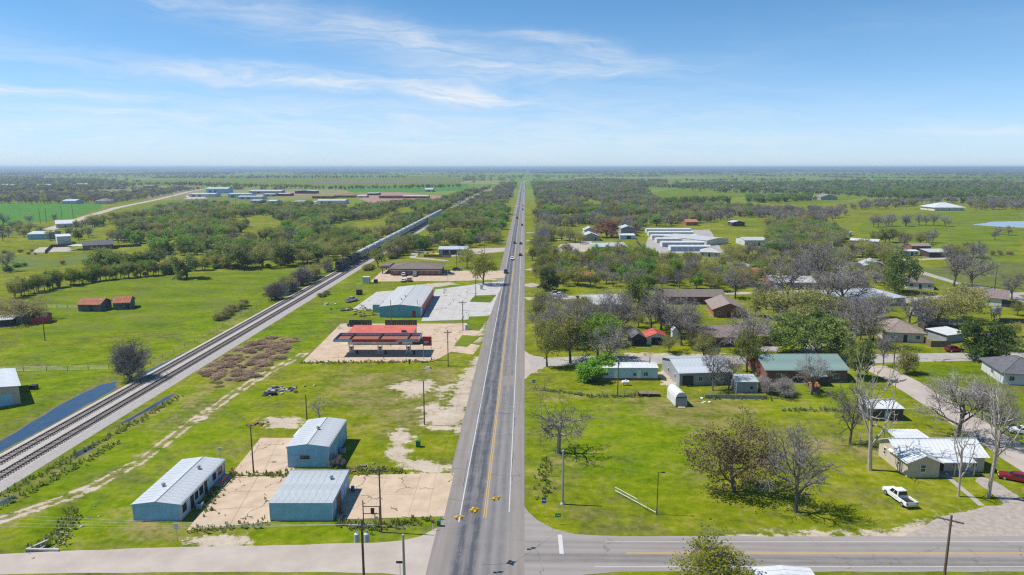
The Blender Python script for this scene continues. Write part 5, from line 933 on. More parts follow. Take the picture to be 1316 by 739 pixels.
NEAR = [('gnarled',718,582,82,84,'broken leafless tree with a tall snag by the highway'),
 ('rust',943,632,118,100,'big budding brownish oak in the right-hand yard, left of the leafless tree'),('bare',1023,658,104,118,'big leafless tree by the cross street casting branching shadow'),
 ('bare',1228,563,104,92,'broad leafless tree beside the diagonal street'),('pruned',1118,604,70,150,'pale pruned tree with bare stubs left of the tan house'),('pruned',1232,638,40,112,'pale pruned trunk before the porch of the tan house'),
 ('pruned',1270,639,64,165,'tall pale pruned tree at the right of the tan house'),('bare',1092,571,62,88,'leafless tree behind the pale pruned tree, near the wire fence'),('bare',1283,575,66,82,'leafless tree right of the broad one by the diagonal street'),
 ('bare',1262,540,50,60,'smaller leafless tree beyond the diagonal street'),('thicket',168,489,54,56,'round leafless tree beside the railway ditch'),
 ('oak',1050,458,86,64,'largest dark live oak behind the green-roofed house'),('oak',1018,455,64,56,'dark live oak left of the largest one'),('cedar',1264,460,62,52,'dark green pine-like tree by the side street on the right'),
 ('oak',1103,486,34,58,'dark ivy-clad tree at the right end of the green-roofed house'),
 ('shrub',758,489,32,26,'round bright green bush at the left end of the mobile home'),('shrub',774,482,34,27,'round green bush behind the first one by the mobile home'),
 ('bud',703,471,48,66,'budding tree at the corner of the highway and side street'),('bud',733,467,58,68,'budding tree second from the corner of the side street'),('bare',782,472,60,62,'low leafless tree behind the white mobile home roof'),
 ('green',768,462,52,62,'greener tree between the budding corner trees and the mobile home'),('bare',712,446,50,62,'leafless tree beside the highway shoulder north of the corner'),('bare',742,436,60,58,'leafless tree among the corner group, second row'),
 ('bare',772,424,60,58,'leafless tree before the pale blue roofed house'),('bare',800,432,60,66,'leafless tree left of the dark grey shed'),('bare',848,432,48,74,'slim leafless tree right of the red-roofed garage'),('bare',876,444,66,74,'spreading leafless tree on the verge right of the red-roofed garage'),
 ('bare',838,428,44,62,'leafless tree behind the red-roofed garage'),('bud',905,468,40,44,'thin budding tree on the side street verge'),('bare',916,502,44,64,'leafless tree in front of the broad metal roof'),('bare',936,500,44,54,'leafless tree between the metal-roofed house and garden shed'),
 ('lime',960,478,52,56,'yellowish budding tree behind the grey garden shed'),('bare',960,452,84,62,'wide leafless tree before the purplish brown roof'),('bare',1043,507,52,56,'small leafless tree on the green-roofed house lawn'),('thicket',1006,508,40,24,'tangled leafless bush left of the lawn fence'),('thicket',983,505,30,26,'leafless bush right of the garden shed'),
 ('bare',1118,447,54,82,'tall leafless tree left of the brown hipped house'),('bare',1092,442,60,74,'leafless tree between the live oak and brown hipped house'),('bare',1085,395,90,60,'wide leafless tree before the broad pale hipped roof'),
 ('bare',1188,428,40,52,'dark leafless tree in front of the fenced back garden'),('bud',1205,426,54,56,'budding tree by the back garden shelter'),('bud',1238,414,66,52,'budding tree left of the lawn of the tan ranch house'),('bare',1248,372,62,58,'leafless tree before the dark-roofed bungalow'),('bare',1226,368,50,54,'leafless tree left of the tan ranch house'),
 ('oak',1154,376,46,58,'dark olive tree by the fork of the back lane'),('bud',1013,412,88,46,'wide budding tree before the back street'),('bare',1050,366,92,62,'dense grey leafless tree in the middle of town'),('bare',1012,388,78,66,'leafless tree left of the back street houses'),('bare',1062,398,64,60,'leafless tree before the low dark house'),
 ('bare',1300,385,40,40,'leafless tree at the right edge beyond the tan ranch house'),('scrub',1165,480,30,36,'thin leafless bush on the verge of the diagonal street'),('copper',780,305,36,24,'round copper-red tree beside the grey gabled house'),
 ('oak',240,358,40,34,'spreading live oak standing alone at the edge of the bright field'),('oak',285,342,46,34,'big live oak left of the hedge corner'),('oak',312,345,44,32,'live oak second in the row by the bright field'),('bud',338,344,40,30,'budding tree third in the oak row by the bright field'),('oak',365,342,42,30,'live oak fourth in the row by the bright field'),('oak',395,338,40,30,'live oak at the railway end of the row'),
 ('oak',128,347,36,30,'dense dark oak below the grey ranch house'),('rust',26,413,76,34,'olive-brown tree overhanging the huts at the left edge'),('bare',10,349,30,30,'leafless tree alone on the left pasture'),('lime',486,343,24,24,'lime green bush tree beside the train'),
 ('lime',621,366,38,44,'lime green tree at the roadside by the brick office'),('bud',600,345,30,28,'budding tree behind the roadside lime tree'),('cedar',705,374,34,34,'dark evergreen beside the highway on the right'),
 ('pruned',412,545,26,40,'thin yellowish sapling behind the tall blue workshop'),('oak',820,398,34,44,'dark evergreen between the pale blue roof and brown ranch house'),('bare',985,398,46,50,'leafless tree by the bend of the back lane'),('bare',945,384,44,44,'leafless tree behind the brick gabled house'),
 ('bare',1135,470,36,50,'leafless tree by the corner of the diagonal street'),('thicket',432,600,22,18,'dead grey bush against the right wall of the tall blue workshop'),('bare',1170,428,44,60,'leafless tree touching the brown hipped roof')]
for q in NEAR: T(*q)
# the young tree at the bottom edge stands on the verge nearer than the cross street
c_ = G(914,716,3.6); plant('lime', c_.x, c_.y-.6, 6.0, 10.5, 1.0, 'young light green tree at the bottom edge before the cross street', var=0)

# woods, hedges and yards: read off as patches, then thinned so that crowns do not stand in one another
EXC = []
def in_rect(x, y, m=1.5):
    for (ax, ay, c, s, w, d) in EXC:
        dx, dy = x-ax, y-ay; u = dx*c + dy*s; v = -dx*s + dy*c
        if -m < u < w+m and -m-1 < v < d+m: return True
    return False
ROADS = [([(HC, 0), (HC, 3000)], 9.5), ([(-87.5, 0), (-87.5, 900)], 7.5), ([(-87.5, 900), (-70, 1900)], 8)]
for pth, wd in (([(680,466),(860,462),(1000,463),(1120,461),(1330,458)], 4.5), ([(1120,470),(1200,515),(1316,590)], 5), ([(1000,398),(1100,399),(1170,385),(1330,377)], 4), ([(1160,342),(1235,365),(1330,392)], 4), ([(60,296),(150,267),(245,246)], 12), ([(676,323),(760,321)], 4), ([(676,299),(745,299)], 3)):
    ROADS.append(([Gx(*p) for p in pth], wd))
def on_road(x, y):
    for path, wd in ROADS:
        if path_dist(path, np.array([x]), np.array([y]))[0] < wd: return True
    return False
LOTS = [pp((388,466),(622,466),(655,345),(470,345)), pp((824,328),(838,292),(985,288),(985,326)), pp((228,258),(235,246),(560,242),(570,262))]
def in_poly(poly, x, y): return sdf(poly, np.array([x]), np.array([y]))[0] < 0
from mathutils import noise as mnoise
PTS = []
def wood(px, spacing, kinds, hr, where, jit=.46, wr=(.8, 1.25), lots=True, gap=.0):
    spacing *= .80
    poly = pp(*px); xs = [p[0] for p in poly]; ys = [p[1] for p in poly]; ks = list(kinds); wt = [kinds[k] for k in ks]
    gxs, gys = np.meshgrid(np.arange(min(xs), max(xs), spacing), np.arange(min(ys), max(ys), spacing)); gxs = gxs.ravel() + rng.uniform(-jit, jit, gxs.size)*spacing; gys = gys.ravel() + rng.uniform(-jit, jit, gys.size)*spacing
    ok = sdf(poly, gxs, gys) < 0
    for path, wd in ROADS: ok &= path_dist(path, gxs, gys) > wd
    if lots:
        for lt in LOTS: ok &= sdf(lt, gxs, gys) > 2
    for (nx_, ny_, nr) in NEARPTS: ok &= (gxs-nx_)**2 + (gys-ny_)**2 > max(2.2, nr)**2
    for x, y in zip(gxs[ok], gys[ok]):
        if in_rect(x, y) or (gap and mnoise.noise(Vector((x/38, y/70, spacing))) + .5 < gap): continue
        k = random.choices(ks, wt)[0]; h = random.uniform(*hr)*(.5 if k in ('shrub', 'scrub') else 1 if k == 'bramble' else .78); PTS.append((k, x, y, h, h*random.uniform(*wr)*(1.5 if k in ('shrub', 'scrub') else 1), random.random()*6.28, where))
def row(px, spacing, kinds, hr, where, wr=(.8, 1.2), spread=1.5):
    spacing *= .55
    for p in dens_path([Gx(*q) for q in px], spacing):
        x, y = p.x + random.gauss(0, spread), p.y + random.gauss(0, spread)
        if on_road(x, y) or in_rect(x, y): continue
        k = random.choices(list(kinds), list(kinds.values()))[0]; h = random.uniform(*hr)*(.4 if k in ('shrub', 'scrub') else 1); PTS.append((k, x, y, h, h*random.uniform(*wr)*(1.4 if k in ('shrub', 'scrub') else 1), random.random()*6.28, where))
for o in bpy.data.objects:
    if o.parent is None and o.type == 'EMPTY' and o.get('category') in ('house', 'building', 'shed', 'barn', 'garage', 'mobile home', 'storage building', 'carport', 'shelter', 'warehouse', 'hut', 'canopy'):
        wl = [c for c in o.children if c.name.startswith('wall')]
        if wl:
            bb = wl[0].bound_box; w_ = max(b[0] for b in bb); d_ = max(b[1] for b in bb); EXC.append((o.location.x, o.location.y, math.cos(o.rotation_euler.z), math.sin(o.rotation_euler.z), w_, d_))
# left of the railway
wood([(150,312),(150,292),(210,280),(330,268),(470,266),(560,262),(590,262),(560,278),(470,322),(420,345),(345,336),(250,326),(215,316)], 9.5, {'green': 3.4, 'bud': 5, 'oak': 2.2, 'bare': 2.4, 'lime': 1.6}, (8, 13), 'in the wood left of the train', gap=.36)
row([(20,382),(60,372),(120,362),(170,356),(225,352)], 2.4, {'green': 2, 'bud': 3.5, 'lime': 1.5, 'scrub': 1}, (5, 8.5), 'in the hedge along the bright field', wr=(.6, .95), spread=1.3)
row([(225,350),(280,345),(345,343)], 4, {'bud': 3, 'shrub': 2, 'green': 1}, (5, 8), 'in the hedge by the live oak row')
row([(130,349),(160,345),(200,340)], 6, {'oak': 4}, (7, 9.5), 'in the dark thicket below the grey ranch house', wr=(.9, 1.3))
row([(200,325),(250,328)], 8, {'oak': 3, 'green': 1}, (8, 11), 'at the left end of the oak row')
row([(352,387),(375,374),(400,362),(428,348)], 2.8, {'thicket': 3, 'bare_brown': 1.5, 'bud': 2, 'lime': .7}, (5.5, 8.5), 'in the brown thicket left of the locomotive', wr=(.8, 1.3), spread=2.5)
row([(352,392),(380,377),(405,365),(425,354)], 4, {'thicket': 3, 'bud': 1}, (5, 8), 'in the brown thicket left of the locomotive', wr=(.8, 1.3), spread=3.)
row([(278,412),(296,402),(312,394)], 5, {'scrub': 3}, (6, 9), 'beside the railway left of the track', spread=1)
row([(0,326),(30,324),(50,327)], 12, {'shrub': 1, 'scrub': 2}, (4, 6), 'on the left pasture'); row([(0,349),(40,341),(75,340),(110,338)], 12, {'shrub': 2, 'scrub': 1}, (5, 7), 'in the low hedge of the left pasture')
wood([(-170,312),(-170,292),(40,296),(75,303),(100,300),(140,302),(150,310),(100,312),(60,312)], 22, {'bare': 3, 'bud': 2, 'oak': 1}, (8, 12), 'round the farm buildings at the far left')
row([(0,290),(40,288),(75,286)], 22, {'bare': 2, 'oak': 1}, (9, 13), 'before the wheat field'); row([(100,296),(125,290),(150,285),(175,280)], 14, {'bud': 2, 'green': 1, 'bare': 1}, (7, 11), 'along the farm road')
wood([(-170,262),(-170,250),(150,250),(240,243),(250,246),(200,254),(150,262)], 15, {'bare': 6, 'bud': 1.5}, (9, 14), 'behind the wheat field'); wood([(-170,249),(-170,232),(120,231),(180,240),(120,247)], 22, {'bare': 4, 'bud': 1.5, 'oak': .7}, (10, 15), 'on the far left')
wood([(160,284),(200,270),(260,262),(300,266),(260,275)], 14, {'bare': 2, 'bud': 2, 'green': 2}, (8, 12), 'between the works and the wood')
row([(160,240),(230,238),(320,241),(400,243)], 18, {'bud': 2, 'bare': 1, 'oak': 1}, (9, 13), 'behind the works'); row([(320,229),(420,229),(520,228)], 30, {'oak': 2, 'bare': 1}, (10, 15), 'on the far field edge'); row([(400,244),(500,243),(590,241)], 16, {'green': 2, 'bud': 2}, (8, 12), 'behind the brick yard')
# between railway and highway
wood([(498,336),(520,318),(560,290),(585,272),(640,262),(652,275),(650,300),(640,314),(600,318),(560,315),(545,322)], 8.2, {'green': 4, 'bud': 3.5, 'oak': 1.2, 'bare': 2, 'lime': 1, 'scrub': 1.5}, (7, 12), 'in the wood between train and highway', gap=.3)
wood([(560,272),(600,250),(650,236),(664,236),(656,262),(620,268)], 11, {'bare': 5, 'bud': 2, 'scrub': 1}, (8, 13), 'far up between railway and highway', gap=.35)
row([(570,262),(590,255),(610,247)], 9, {'lime': 2, 'green': 2, 'bare': 2}, (8, 12), 'left of the railway beyond the train'); row([(470,348),(480,344)], 4, {'scrub': 3}, (6, 8), 'beside the lime bush by the train'); row([(500,333),(512,326),(520,320)], 4, {'bud': 2, 'scrub': 2}, (8, 11), 'at the wood edge by the train')
wood([(262,478),(300,446),(350,432),(385,436),(335,482),(275,500)], 3.4, {'bramble': 5, 'scrub': .4}, (.3, .8), 'in the brown scrub beside the railway', wr=(3.5, 7.5))
row([(405,383),(420,379)], 4, {'scrub': 1}, (4, 6), 'between railway and service station')
# right of the highway
wood([(690,300),(690,262),(684,236),(730,236),(830,246),(850,262),(930,266),(985,272),(985,282),(930,284),(880,292),(830,292),(820,305),(790,292),(745,290)], 9.8, {'bare': 7, 'bud': 2.6, 'bare_brown': 1.2, 'green': 1.0}, (9, 14), 'in the leafless wood right of the highway', gap=.38)
row([(695,280),(730,277),(775,279),(810,276)], 7, {'lime': 3, 'green': 3}, (8, 12), 'in the bright green belt right of the highway', spread=4)
row([(850,266),(900,262),(935,262)], 9, {'green': 3, 'oak': 1, 'bud': 2}, (9, 13), 'in the green belt beyond the storage rows', spread=5)
wood([(684,362),(684,330),(700,322),(712,330),(755,330),(820,330),(835,340),(900,340),(940,362),(925,376),(860,372),(800,372),(740,370)], 8.6, {'bare': 5, 'bud': 3, 'green': 1.4, 'lime': 1.8, 'bare_brown': 1.2}, (7.5, 12), 'in the grove behind the pale blue roofed house', wr=(.8, 1.2))
wood([(690,420),(690,392),(720,392),(740,410),(730,428)], 9, {'bare': 3, 'bud': 2}, (8, 12), 'along the highway right side'); row([(684,440),(690,402)], 8, {'bare': 2, 'bud': 1}, (7, 10), 'along the highway right verge', spread=1)
row([(690,325),(700,312),(697,300)], 8, {'bare': 3, 'bud': 1}, (8, 12), 'along the highway beside the driveways'); row([(712,306),(745,313)], 9, {'bud': 2, 'bare': 2}, (8, 12), 'by the driveways')
wood([(895,312),(935,300),(985,300),(1010,310),(1000,335),(940,335),(905,325)], 9, {'bud': 3, 'bare': 3, 'rust': 1.4, 'green': .8}, (8, 12), 'right of the storage rows')
wood([(925,345),(985,335),(1060,330),(1100,335),(1080,360),(1000,365),(940,372)], 7.8, {'bare': 4, 'bud': 3.4, 'rust': .9, 'green': .8, 'lime': .7}, (8, 12), 'among the houses in the middle of town')
wood([(985,332),(985,300),(1020,292),(1080,300),(1090,312),(1060,328)], 7.8, {'bare': 4, 'bud': 3.4, 'green': 1.4, 'lime': 1.0}, (9, 13), 'beyond the middle of town')
wood([(1085,330),(1110,322),(1160,325),(1160,345),(1130,342)], 9, {'bud': 3, 'bare': 2, 'lime': 1}, (8, 12), 'round the trailer home')
row([(1120,312),(1150,312)], 12, {'bud': 2, 'oak': 1}, (9, 12), 'at the pasture corner'); row([(1160,318),(1200,312)], 12, {'bare': 2, 'bud': 1}, (8, 11), 'behind the ranch houses'); row([(1222,335),(1250,330),(1256,333)], 9, {'bare': 2, 'bud': 2}, (8, 11), 'beside the open barn'); row([(1275,328),(1300,327)], 12, {'scrub': 1}, (8, 9), 'on the pasture knoll')
row([(1125,292),(1150,291),(1178,290),(1205,290)], 10, {'bare': 1}, (10, 13), 'in the leafless clump on the pasture', spread=3); row([(985,292),(1040,290),(1060,288)], 14, {'bare': 3, 'rust': 1}, (9, 13), 'at the near pasture edge')
wood([(960,277),(985,270),(1080,272),(1090,278),(1070,284),(1000,284)], 14, {'bare': 4, 'rust': 1}, (9, 13), 'left of the pasture'); wood([(1060,272),(1130,262),(1450,254),(1450,270),(1250,271),(1240,262),(1195,262),(1150,268)], 15, {'bare': 6, 'bud': 1.5, 'oak': .5}, (10, 14), 'in the leafless belt behind the pasture')
wood([(960,262),(1050,258),(1045,253),(960,256)], 15, {'oak': 2, 'green': 2, 'bud': 1}, (9, 13), 'left of the far farmhouse'); wood([(960,247),(1120,242),(1450,248),(1450,254),(1130,256),(1060,250)], 20, {'oak': 3, 'green': 2, 'bare': 3}, (9, 14), 'beyond the far farmhouse')
wood([(1145,252),(1220,248),(1250,253),(1160,257)], 14, {'oak': 4, 'green': 1}, (10, 14), 'in the dark belt beyond the pasture'); wood([(850,241),(900,236),(985,236),(980,242),(900,243)], 20, {'oak': 2, 'bare': 3, 'green': 1}, (9, 14), 'beyond the red soil strip')
wood([(1260,450),(1290,442),(1316,440),(1316,452)], 9, {'bud': 1, 'bare': 1}, (6, 9), 'by the side street at the right edge'); wood([(1000,440),(1000,405),(1100,400),(1130,408),(1125,440),(1060,450)], 7.8, {'bare': 4, 'bud': 2.8, 'lime': .4}, (7, 11), 'between the back street and side street')
wood([(690,440),(690,395),(745,405),(800,408),(905,412),(905,445),(840,425),(790,445),(740,455)], 8, {'bare': 4, 'bud': 3.5, 'green': .5}, (7, 11), 'round the dark shed and red-roofed garage')
wood([(930,400),(1000,380),(1000,405),(960,420)], 9, {'bare': 3, 'bud': 2}, (7, 11), 'beside the brick gabled house')
wood([(1060,395),(1060,345),(1130,352),(1160,352),(1170,370),(1110,372)], 7.8, {'bare': 4, 'bud': 2.8, 'lime': .7}, (7, 11), 'round the orange-roofed shed')
wood([(1190,440),(1240,400),(1316,400),(1316,440),(1260,436)], 13, {'bare': 3, 'bud': 2}, (6, 9), 'in the gardens at the right')
wood([(1150,486),(1240,500),(1316,545),(1316,575),(1240,530)], 15, {'bare': 1, 'bud': 1}, (6, 10), 'beyond the diagonal street')
row([(975,470),(1000,472)], 5, {'lime': 1, 'bud': 2}, (6, 9), 'before the green-roofed house on the verge'); row([(915,464),(945,466)], 5, {'bud': 2, 'lime': 1}, (5, 8), 'on the verge of the side street')
row([(860,455),(900,452)], 9, {'bare': 1, 'bud': 1}, (5, 8), 'before the long purplish roof')
wood([(880,246),(985,236),(1100,233),(1316,236),(1316,246),(1130,243),(985,252)], 24, {'bare': 4, 'oak': 2, 'bud': 2, 'green': 1}, (10, 15), 'in the far belts right of the highway', gap=.42)
wood([(690,238),(760,231),(860,234),(850,242),(760,244)], 20, {'bare': 4, 'bud': 2, 'oak': 1}, (10, 14), 'far up the right side of the highway', gap=.4)
wood([(1240,300),(1316,296),(1316,318),(1260,322)], 40, {'bud': 1, 'bare': 1}, (7, 10), 'scattered on the right pasture')
ADJ = {'bare': 'leafless grey tree', 'bare_brown': 'leafless brownish tree', 'bud': 'budding olive tree', 'green': 'leafy green tree', 'oak': 'dark evergreen oak', 'lime': 'lime green tree', 'rust': 'rusty brown budding tree', 'shrub': 'green shrub', 'scrub': 'leafless brown shrub', 'bramble': 'brown bramble bush', 'thicket': 'leafless bushy tree', 'copper': 'copper tree', 'cedar': 'dark cedar'}
PTS.sort(key=lambda p: p[1]**2 + p[2]**2); used = {}; REST = []
LIM = {'bramble': 150, 'thicket': 80, 'bare': 270, 'bud': 250, 'green': 130, 'oak': 110, 'lime': 90, 'bare_brown': 60, 'scrub': 120, 'shrub': 60, 'rust': 40}
IND = {}
for p in PTS:
    k = p[0]; used[k] = used.get(k, 0) + 1
    if used[k] <= LIM.get(k, 100) and math.hypot(p[1], p[2]) < 1100 and abs(p[1]/p[2]+.018) < .765: IND.setdefault((ADJ[k], p[6]), []).append(p)
    else: REST.append(p)
NTH = ['first', 'second', 'third', 'fourth', 'fifth', 'sixth', 'seventh', 'eighth', 'ninth', 'tenth', 'eleventh', 'twelfth']
for (adj, where), L_ in IND.items():
    L_.sort(key=lambda p: p[1]/p[2]); n = len(L_)
    for i, p in enumerate(L_):
        if n == 1: lab = f'only {adj} {where}'
        elif n <= 12: lab = f'{adj} {where}, ' + ('leftmost' if i == 0 else 'rightmost' if i == n-1 else f'{NTH[i]} from left')
        else: lab = f'{adj} {where}'
        plant(p[0], p[1], p[2], p[3], p[4], p[5], lab, adj + ('es' if adj.endswith('bush') else 's') + f' {where}')

# everything farther off: woods that read as one mass
def scatter_object(name, label, pts, kinds):
    """one object of points; geometry nodes set a whole tree on each"""
    meshes = [jm for k in kinds for (_, _, jm) in PROTO[k]]; base = {}; n = 0
    for k in kinds: base[k] = n; n += len(PROTO[k])
    pc = bpy.data.collections.new(name + '_models')
    for i, jm in enumerate(meshes): pc.objects.link(bpy.data.objects.new(f'{name}_model_{i:02d}', jm))
    me = bpy.data.meshes.new(name); me.from_pydata([(p[1], p[2], 0) for p in pts], [], [])
    for an, tp, vals in (('which', 'INT', [base[p[0]] + random.randrange(len(PROTO[p[0]])) for p in pts]), ('turn', 'FLOAT', [p[5] for p in pts])):
        a = me.attributes.new(an, tp, 'POINT'); a.data.foreach_set('value', vals)
    a = me.attributes.new('size', 'FLOAT_VECTOR', 'POINT'); a.data.foreach_set('vector', np.array([(p[4]/10, p[4]/10*random.uniform(.75, 1.25), p[3]/10) for p in pts], np.float32).ravel())
    o = link(name, me); tag(o, label, None, kind='stuff')
    ng = bpy.data.node_groups.new(name, 'GeometryNodeTree'); ng.interface.new_socket('Geometry', in_out='INPUT', socket_type='NodeSocketGeometry'); ng.interface.new_socket('Geometry', in_out='OUTPUT', socket_type='NodeSocketGeometry')
    gi = ng.nodes.new('NodeGroupInput'); go = ng.nodes.new('NodeGroupOutput'); ip = ng.nodes.new('GeometryNodeInstanceOnPoints'); ci = ng.nodes.new('GeometryNodeCollectionInfo'); ci.inputs['Collection'].default_value = pc; ci.inputs['Separate Children'].default_value = True; ci.inputs['Reset Children'].default_value = True
    def attr(nm, tp): n_ = ng.nodes.new('GeometryNodeInputNamedAttribute'); n_.data_type = tp; n_.inputs['Name'].default_value = nm; return n_.outputs[0]
    cx_ = ng.nodes.new('ShaderNodeCombineXYZ'); ng.links.new(attr('turn', 'FLOAT'), cx_.inputs[2])
    ng.links.new(gi.outputs[0], ip.inputs['Points']); ng.links.new(ci.outputs[0], ip.inputs['Instance']); ip.inputs['Pick Instance'].default_value = True; ng.links.new(attr('which', 'INT'), ip.inputs['Instance Index']); ng.links.new(cx_.outputs[0], ip.inputs['Rotation']); ng.links.new(attr('size', 'FLOAT_VECTOR'), ip.inputs['Scale']); ng.links.new(ip.outputs[0], go.inputs[0])
    o.modifiers.new('trees', 'NODES').node_group = ng; return o
KALL = ['bramble', 'thicket', 'bare', 'bare_brown', 'bud', 'green', 'oak', 'lime', 'rust', 'scrub', 'shrub']
scatter_object('woodland', 'mixed woodland left of the highway reading as one mass', [p for p in REST if p[1] < HC], KALL); scatter_object('woodland', 'mixed leafless woodland right of the highway reading as one mass', [p for p in REST if p[1] >= HC], KALL)
# clumps for the far country: a hedge or copse some 30 m across
PROTO['clump'] = []
for i in range(5):
    rn = random.Random(90+i); mb = MB(); mt = ['twig', 'leaf_oak', 'leaf_bud', 'leaf_green', 'twig_brown'][i]
    for c in range(7):
        cx_, cy_, hh = rn.uniform(-4.2, 4.2), rn.uniform(-4.2, 4.2), rn.uniform(6.5, 10)
        for k in range(90):
            a, z = rn.random()*6.28, rn.random(); rr = math.sin(math.pi*min(1, z*.85+.12))*1.9*math.sqrt(rn.random()); o = Vector((cx_+rr*math.cos(a), cy_+rr*math.sin(a), hh*(.12+.88*z))); s = rn.uniform(.25, .7)
            nrm = Vector((rn.gauss(0, 1), rn.gauss(0, 1), rn.gauss(.4, .8))).normalized(); u = nrm.orthogonal().normalized(); w_ = nrm.cross(u); mb.quad([o-u*s, o-w_*s*.6, o+u*s, o+w_*s*.8])
    m_ = mb.mesh('clump', mt); PROTO['clump'].append((m_, m_, m_))
FAR = []
rf_ = random.Random(5)
def inview(x, y): return abs(x) < y*.86 + 300
for j in range(2, 22):
    for i in range(-16, 17):
        y0 = j*520; x0 = i*640 - j*173
        xc = x0+320
        if not inview(xc, y0+260) or y0 < 1500: continue
        woody = rf_.random() < (.15 if y0 < 4500 else .20)
        if woody:
            n = int(640*520/(30+y0*.004)**2)
            for _ in range(n): FAR.append(('clump', x0+rf_.uniform(0, 640), y0+rf_.uniform(0, 520), rf_.uniform(8, 12), rf_.uniform(22, 38), rf_.random()*6.28))
        for (a, b_, c, d_, pr) in ((x0, y0, x0+640, y0, .5), (x0, y0, x0, y0+520, .28)):
            if rf_.random() < pr:
                L_ = math.hypot(c-a, d_-b_); k = 0
                while k < L_:
                    t = k/L_; FAR.append(('clump', a+(c-a)*t+rf_.gauss(0, 6), b_+(d_-b_)*t+rf_.gauss(0, 6), rf_.uniform(6, 11), rf_.uniform(16, 30), rf_.random()*6.28)); k += rf_.uniform(14, 42)
        for _ in range(rf_.randrange(0, 6)): FAR.append(('clump', x0+rf_.uniform(0, 640), y0+rf_.uniform(0, 520), rf_.uniform(6, 10), rf_.uniform(10, 20), rf_.random()*6.28))
for j in range(45):
    y0 = 11000 + j*220
    for _ in range(120): FAR.append(('clump', rf_.uniform(-1, 1)*(y0*.86), y0+rf_.uniform(-90, 90), rf_.uniform(12, 20), rf_.uniform(80, 200), rf_.random()*6.28))
FAR = [p for p in FAR if abs(p[1]-HC-hx(min(p[2], 2900))) > 22 and not (abs(p[1]+80) < 25 and p[2] < 2000)]
FP = [pp((180,232),(350,229),(560,226),(600,229),(590,236),(460,241),(320,238),(180,238)), pp((690,233),(745,229),(745,233),(700,237))]
keep = np.ones(len(FAR), bool); fx = np.array([p[1] for p in FAR]); fy = np.array([p[2] for p in FAR])
for q in FP: keep &= sdf(q, fx, fy) > 0
FAR = [p for p, k in zip(FAR, keep) if k]
scatter_object('far_woodland', 'hazy far woods and hedges running to the horizon', FAR, ['clump'])
# weeds and rank grass: along the ditches, the lot edges and the rails, and thin over the fields in front
mb = MB(); rn = random.Random(3)
leaf_mat('weed', (.15, .22, .03), (.23, .29, .05), (.38, .34, .13), .5, 0)
def tuft(x, y, h, r, n=5):
    for k in range(n):
        a = rn.random()*6.28; q = rn.uniform(.3, 1)*r; bx_, by_ = x+q*.4*math.cos(a), y+q*.4*math.sin(a); tx, ty = x+q*math.cos(a), y+q*math.sin(a); s = rn.uniform(.05, .12)+r*.1; c, d_ = -math.sin(a)*s, math.cos(a)*s
        mb.quad([(bx_-c, by_-d_, 0), (bx_+c, by_+d_, 0), (tx+c*.4, ty+d_*.4, h*rn.uniform(.6, 1.1)), (tx-c*.4, ty-d_*.4, h*rn.uniform(.6, 1.1))])
def weeds_along(px, step, h, spread):
    for p in dens_path([Gx(*q) for q in px], step): tuft(p.x+rn.gauss(0, spread), p.y+rn.gauss(0, spread), rn.uniform(.5, 1.2)*h, rn.uniform(.2, .55))
for q in ([(429,671),(470,677),(520,672),(560,668)],[(430,674),(480,680),(540,672)],[(262,660),(280,635),(296,612)],[(292,611),(372,610)],[(340,611),(372,609)],[(425,603),(440,606),(490,607)],[(0,596),(80,552),(160,508),(230,474)],[(0,640),(90,590),(170,545),(230,510)],[(0,652),(80,610),(150,570)],[(90,655),(70,690),(50,704)],[(100,655),(85,685),(75,700)],
          [(388,467),(470,466),(556,465)],[(240,684),(345,673)],[(460,604),(520,607)],[(690,500),(760,510),(845,508)],[(700,590),(700,640)],[(905,512),(1000,512)],[(1005,527),(1095,528)]): weeds_along(q, .22, .55, .55)
PADS = [pp((240,682),(348,671),(372,613),(291,612)), pp((296,611),(377,611),(385,563),(335,563)), pp((429,668),(571,664),(584,608),(455,611)), pp((388,466),(622,464),(655,345),(438,416)), pp((1160,690),(1253,618),(1330,652),(1330,690))]
tag(mb.build('weeds', 'weed'), 'rank grass and weeds along ditches, lot edges and lawns', kind='stuff')
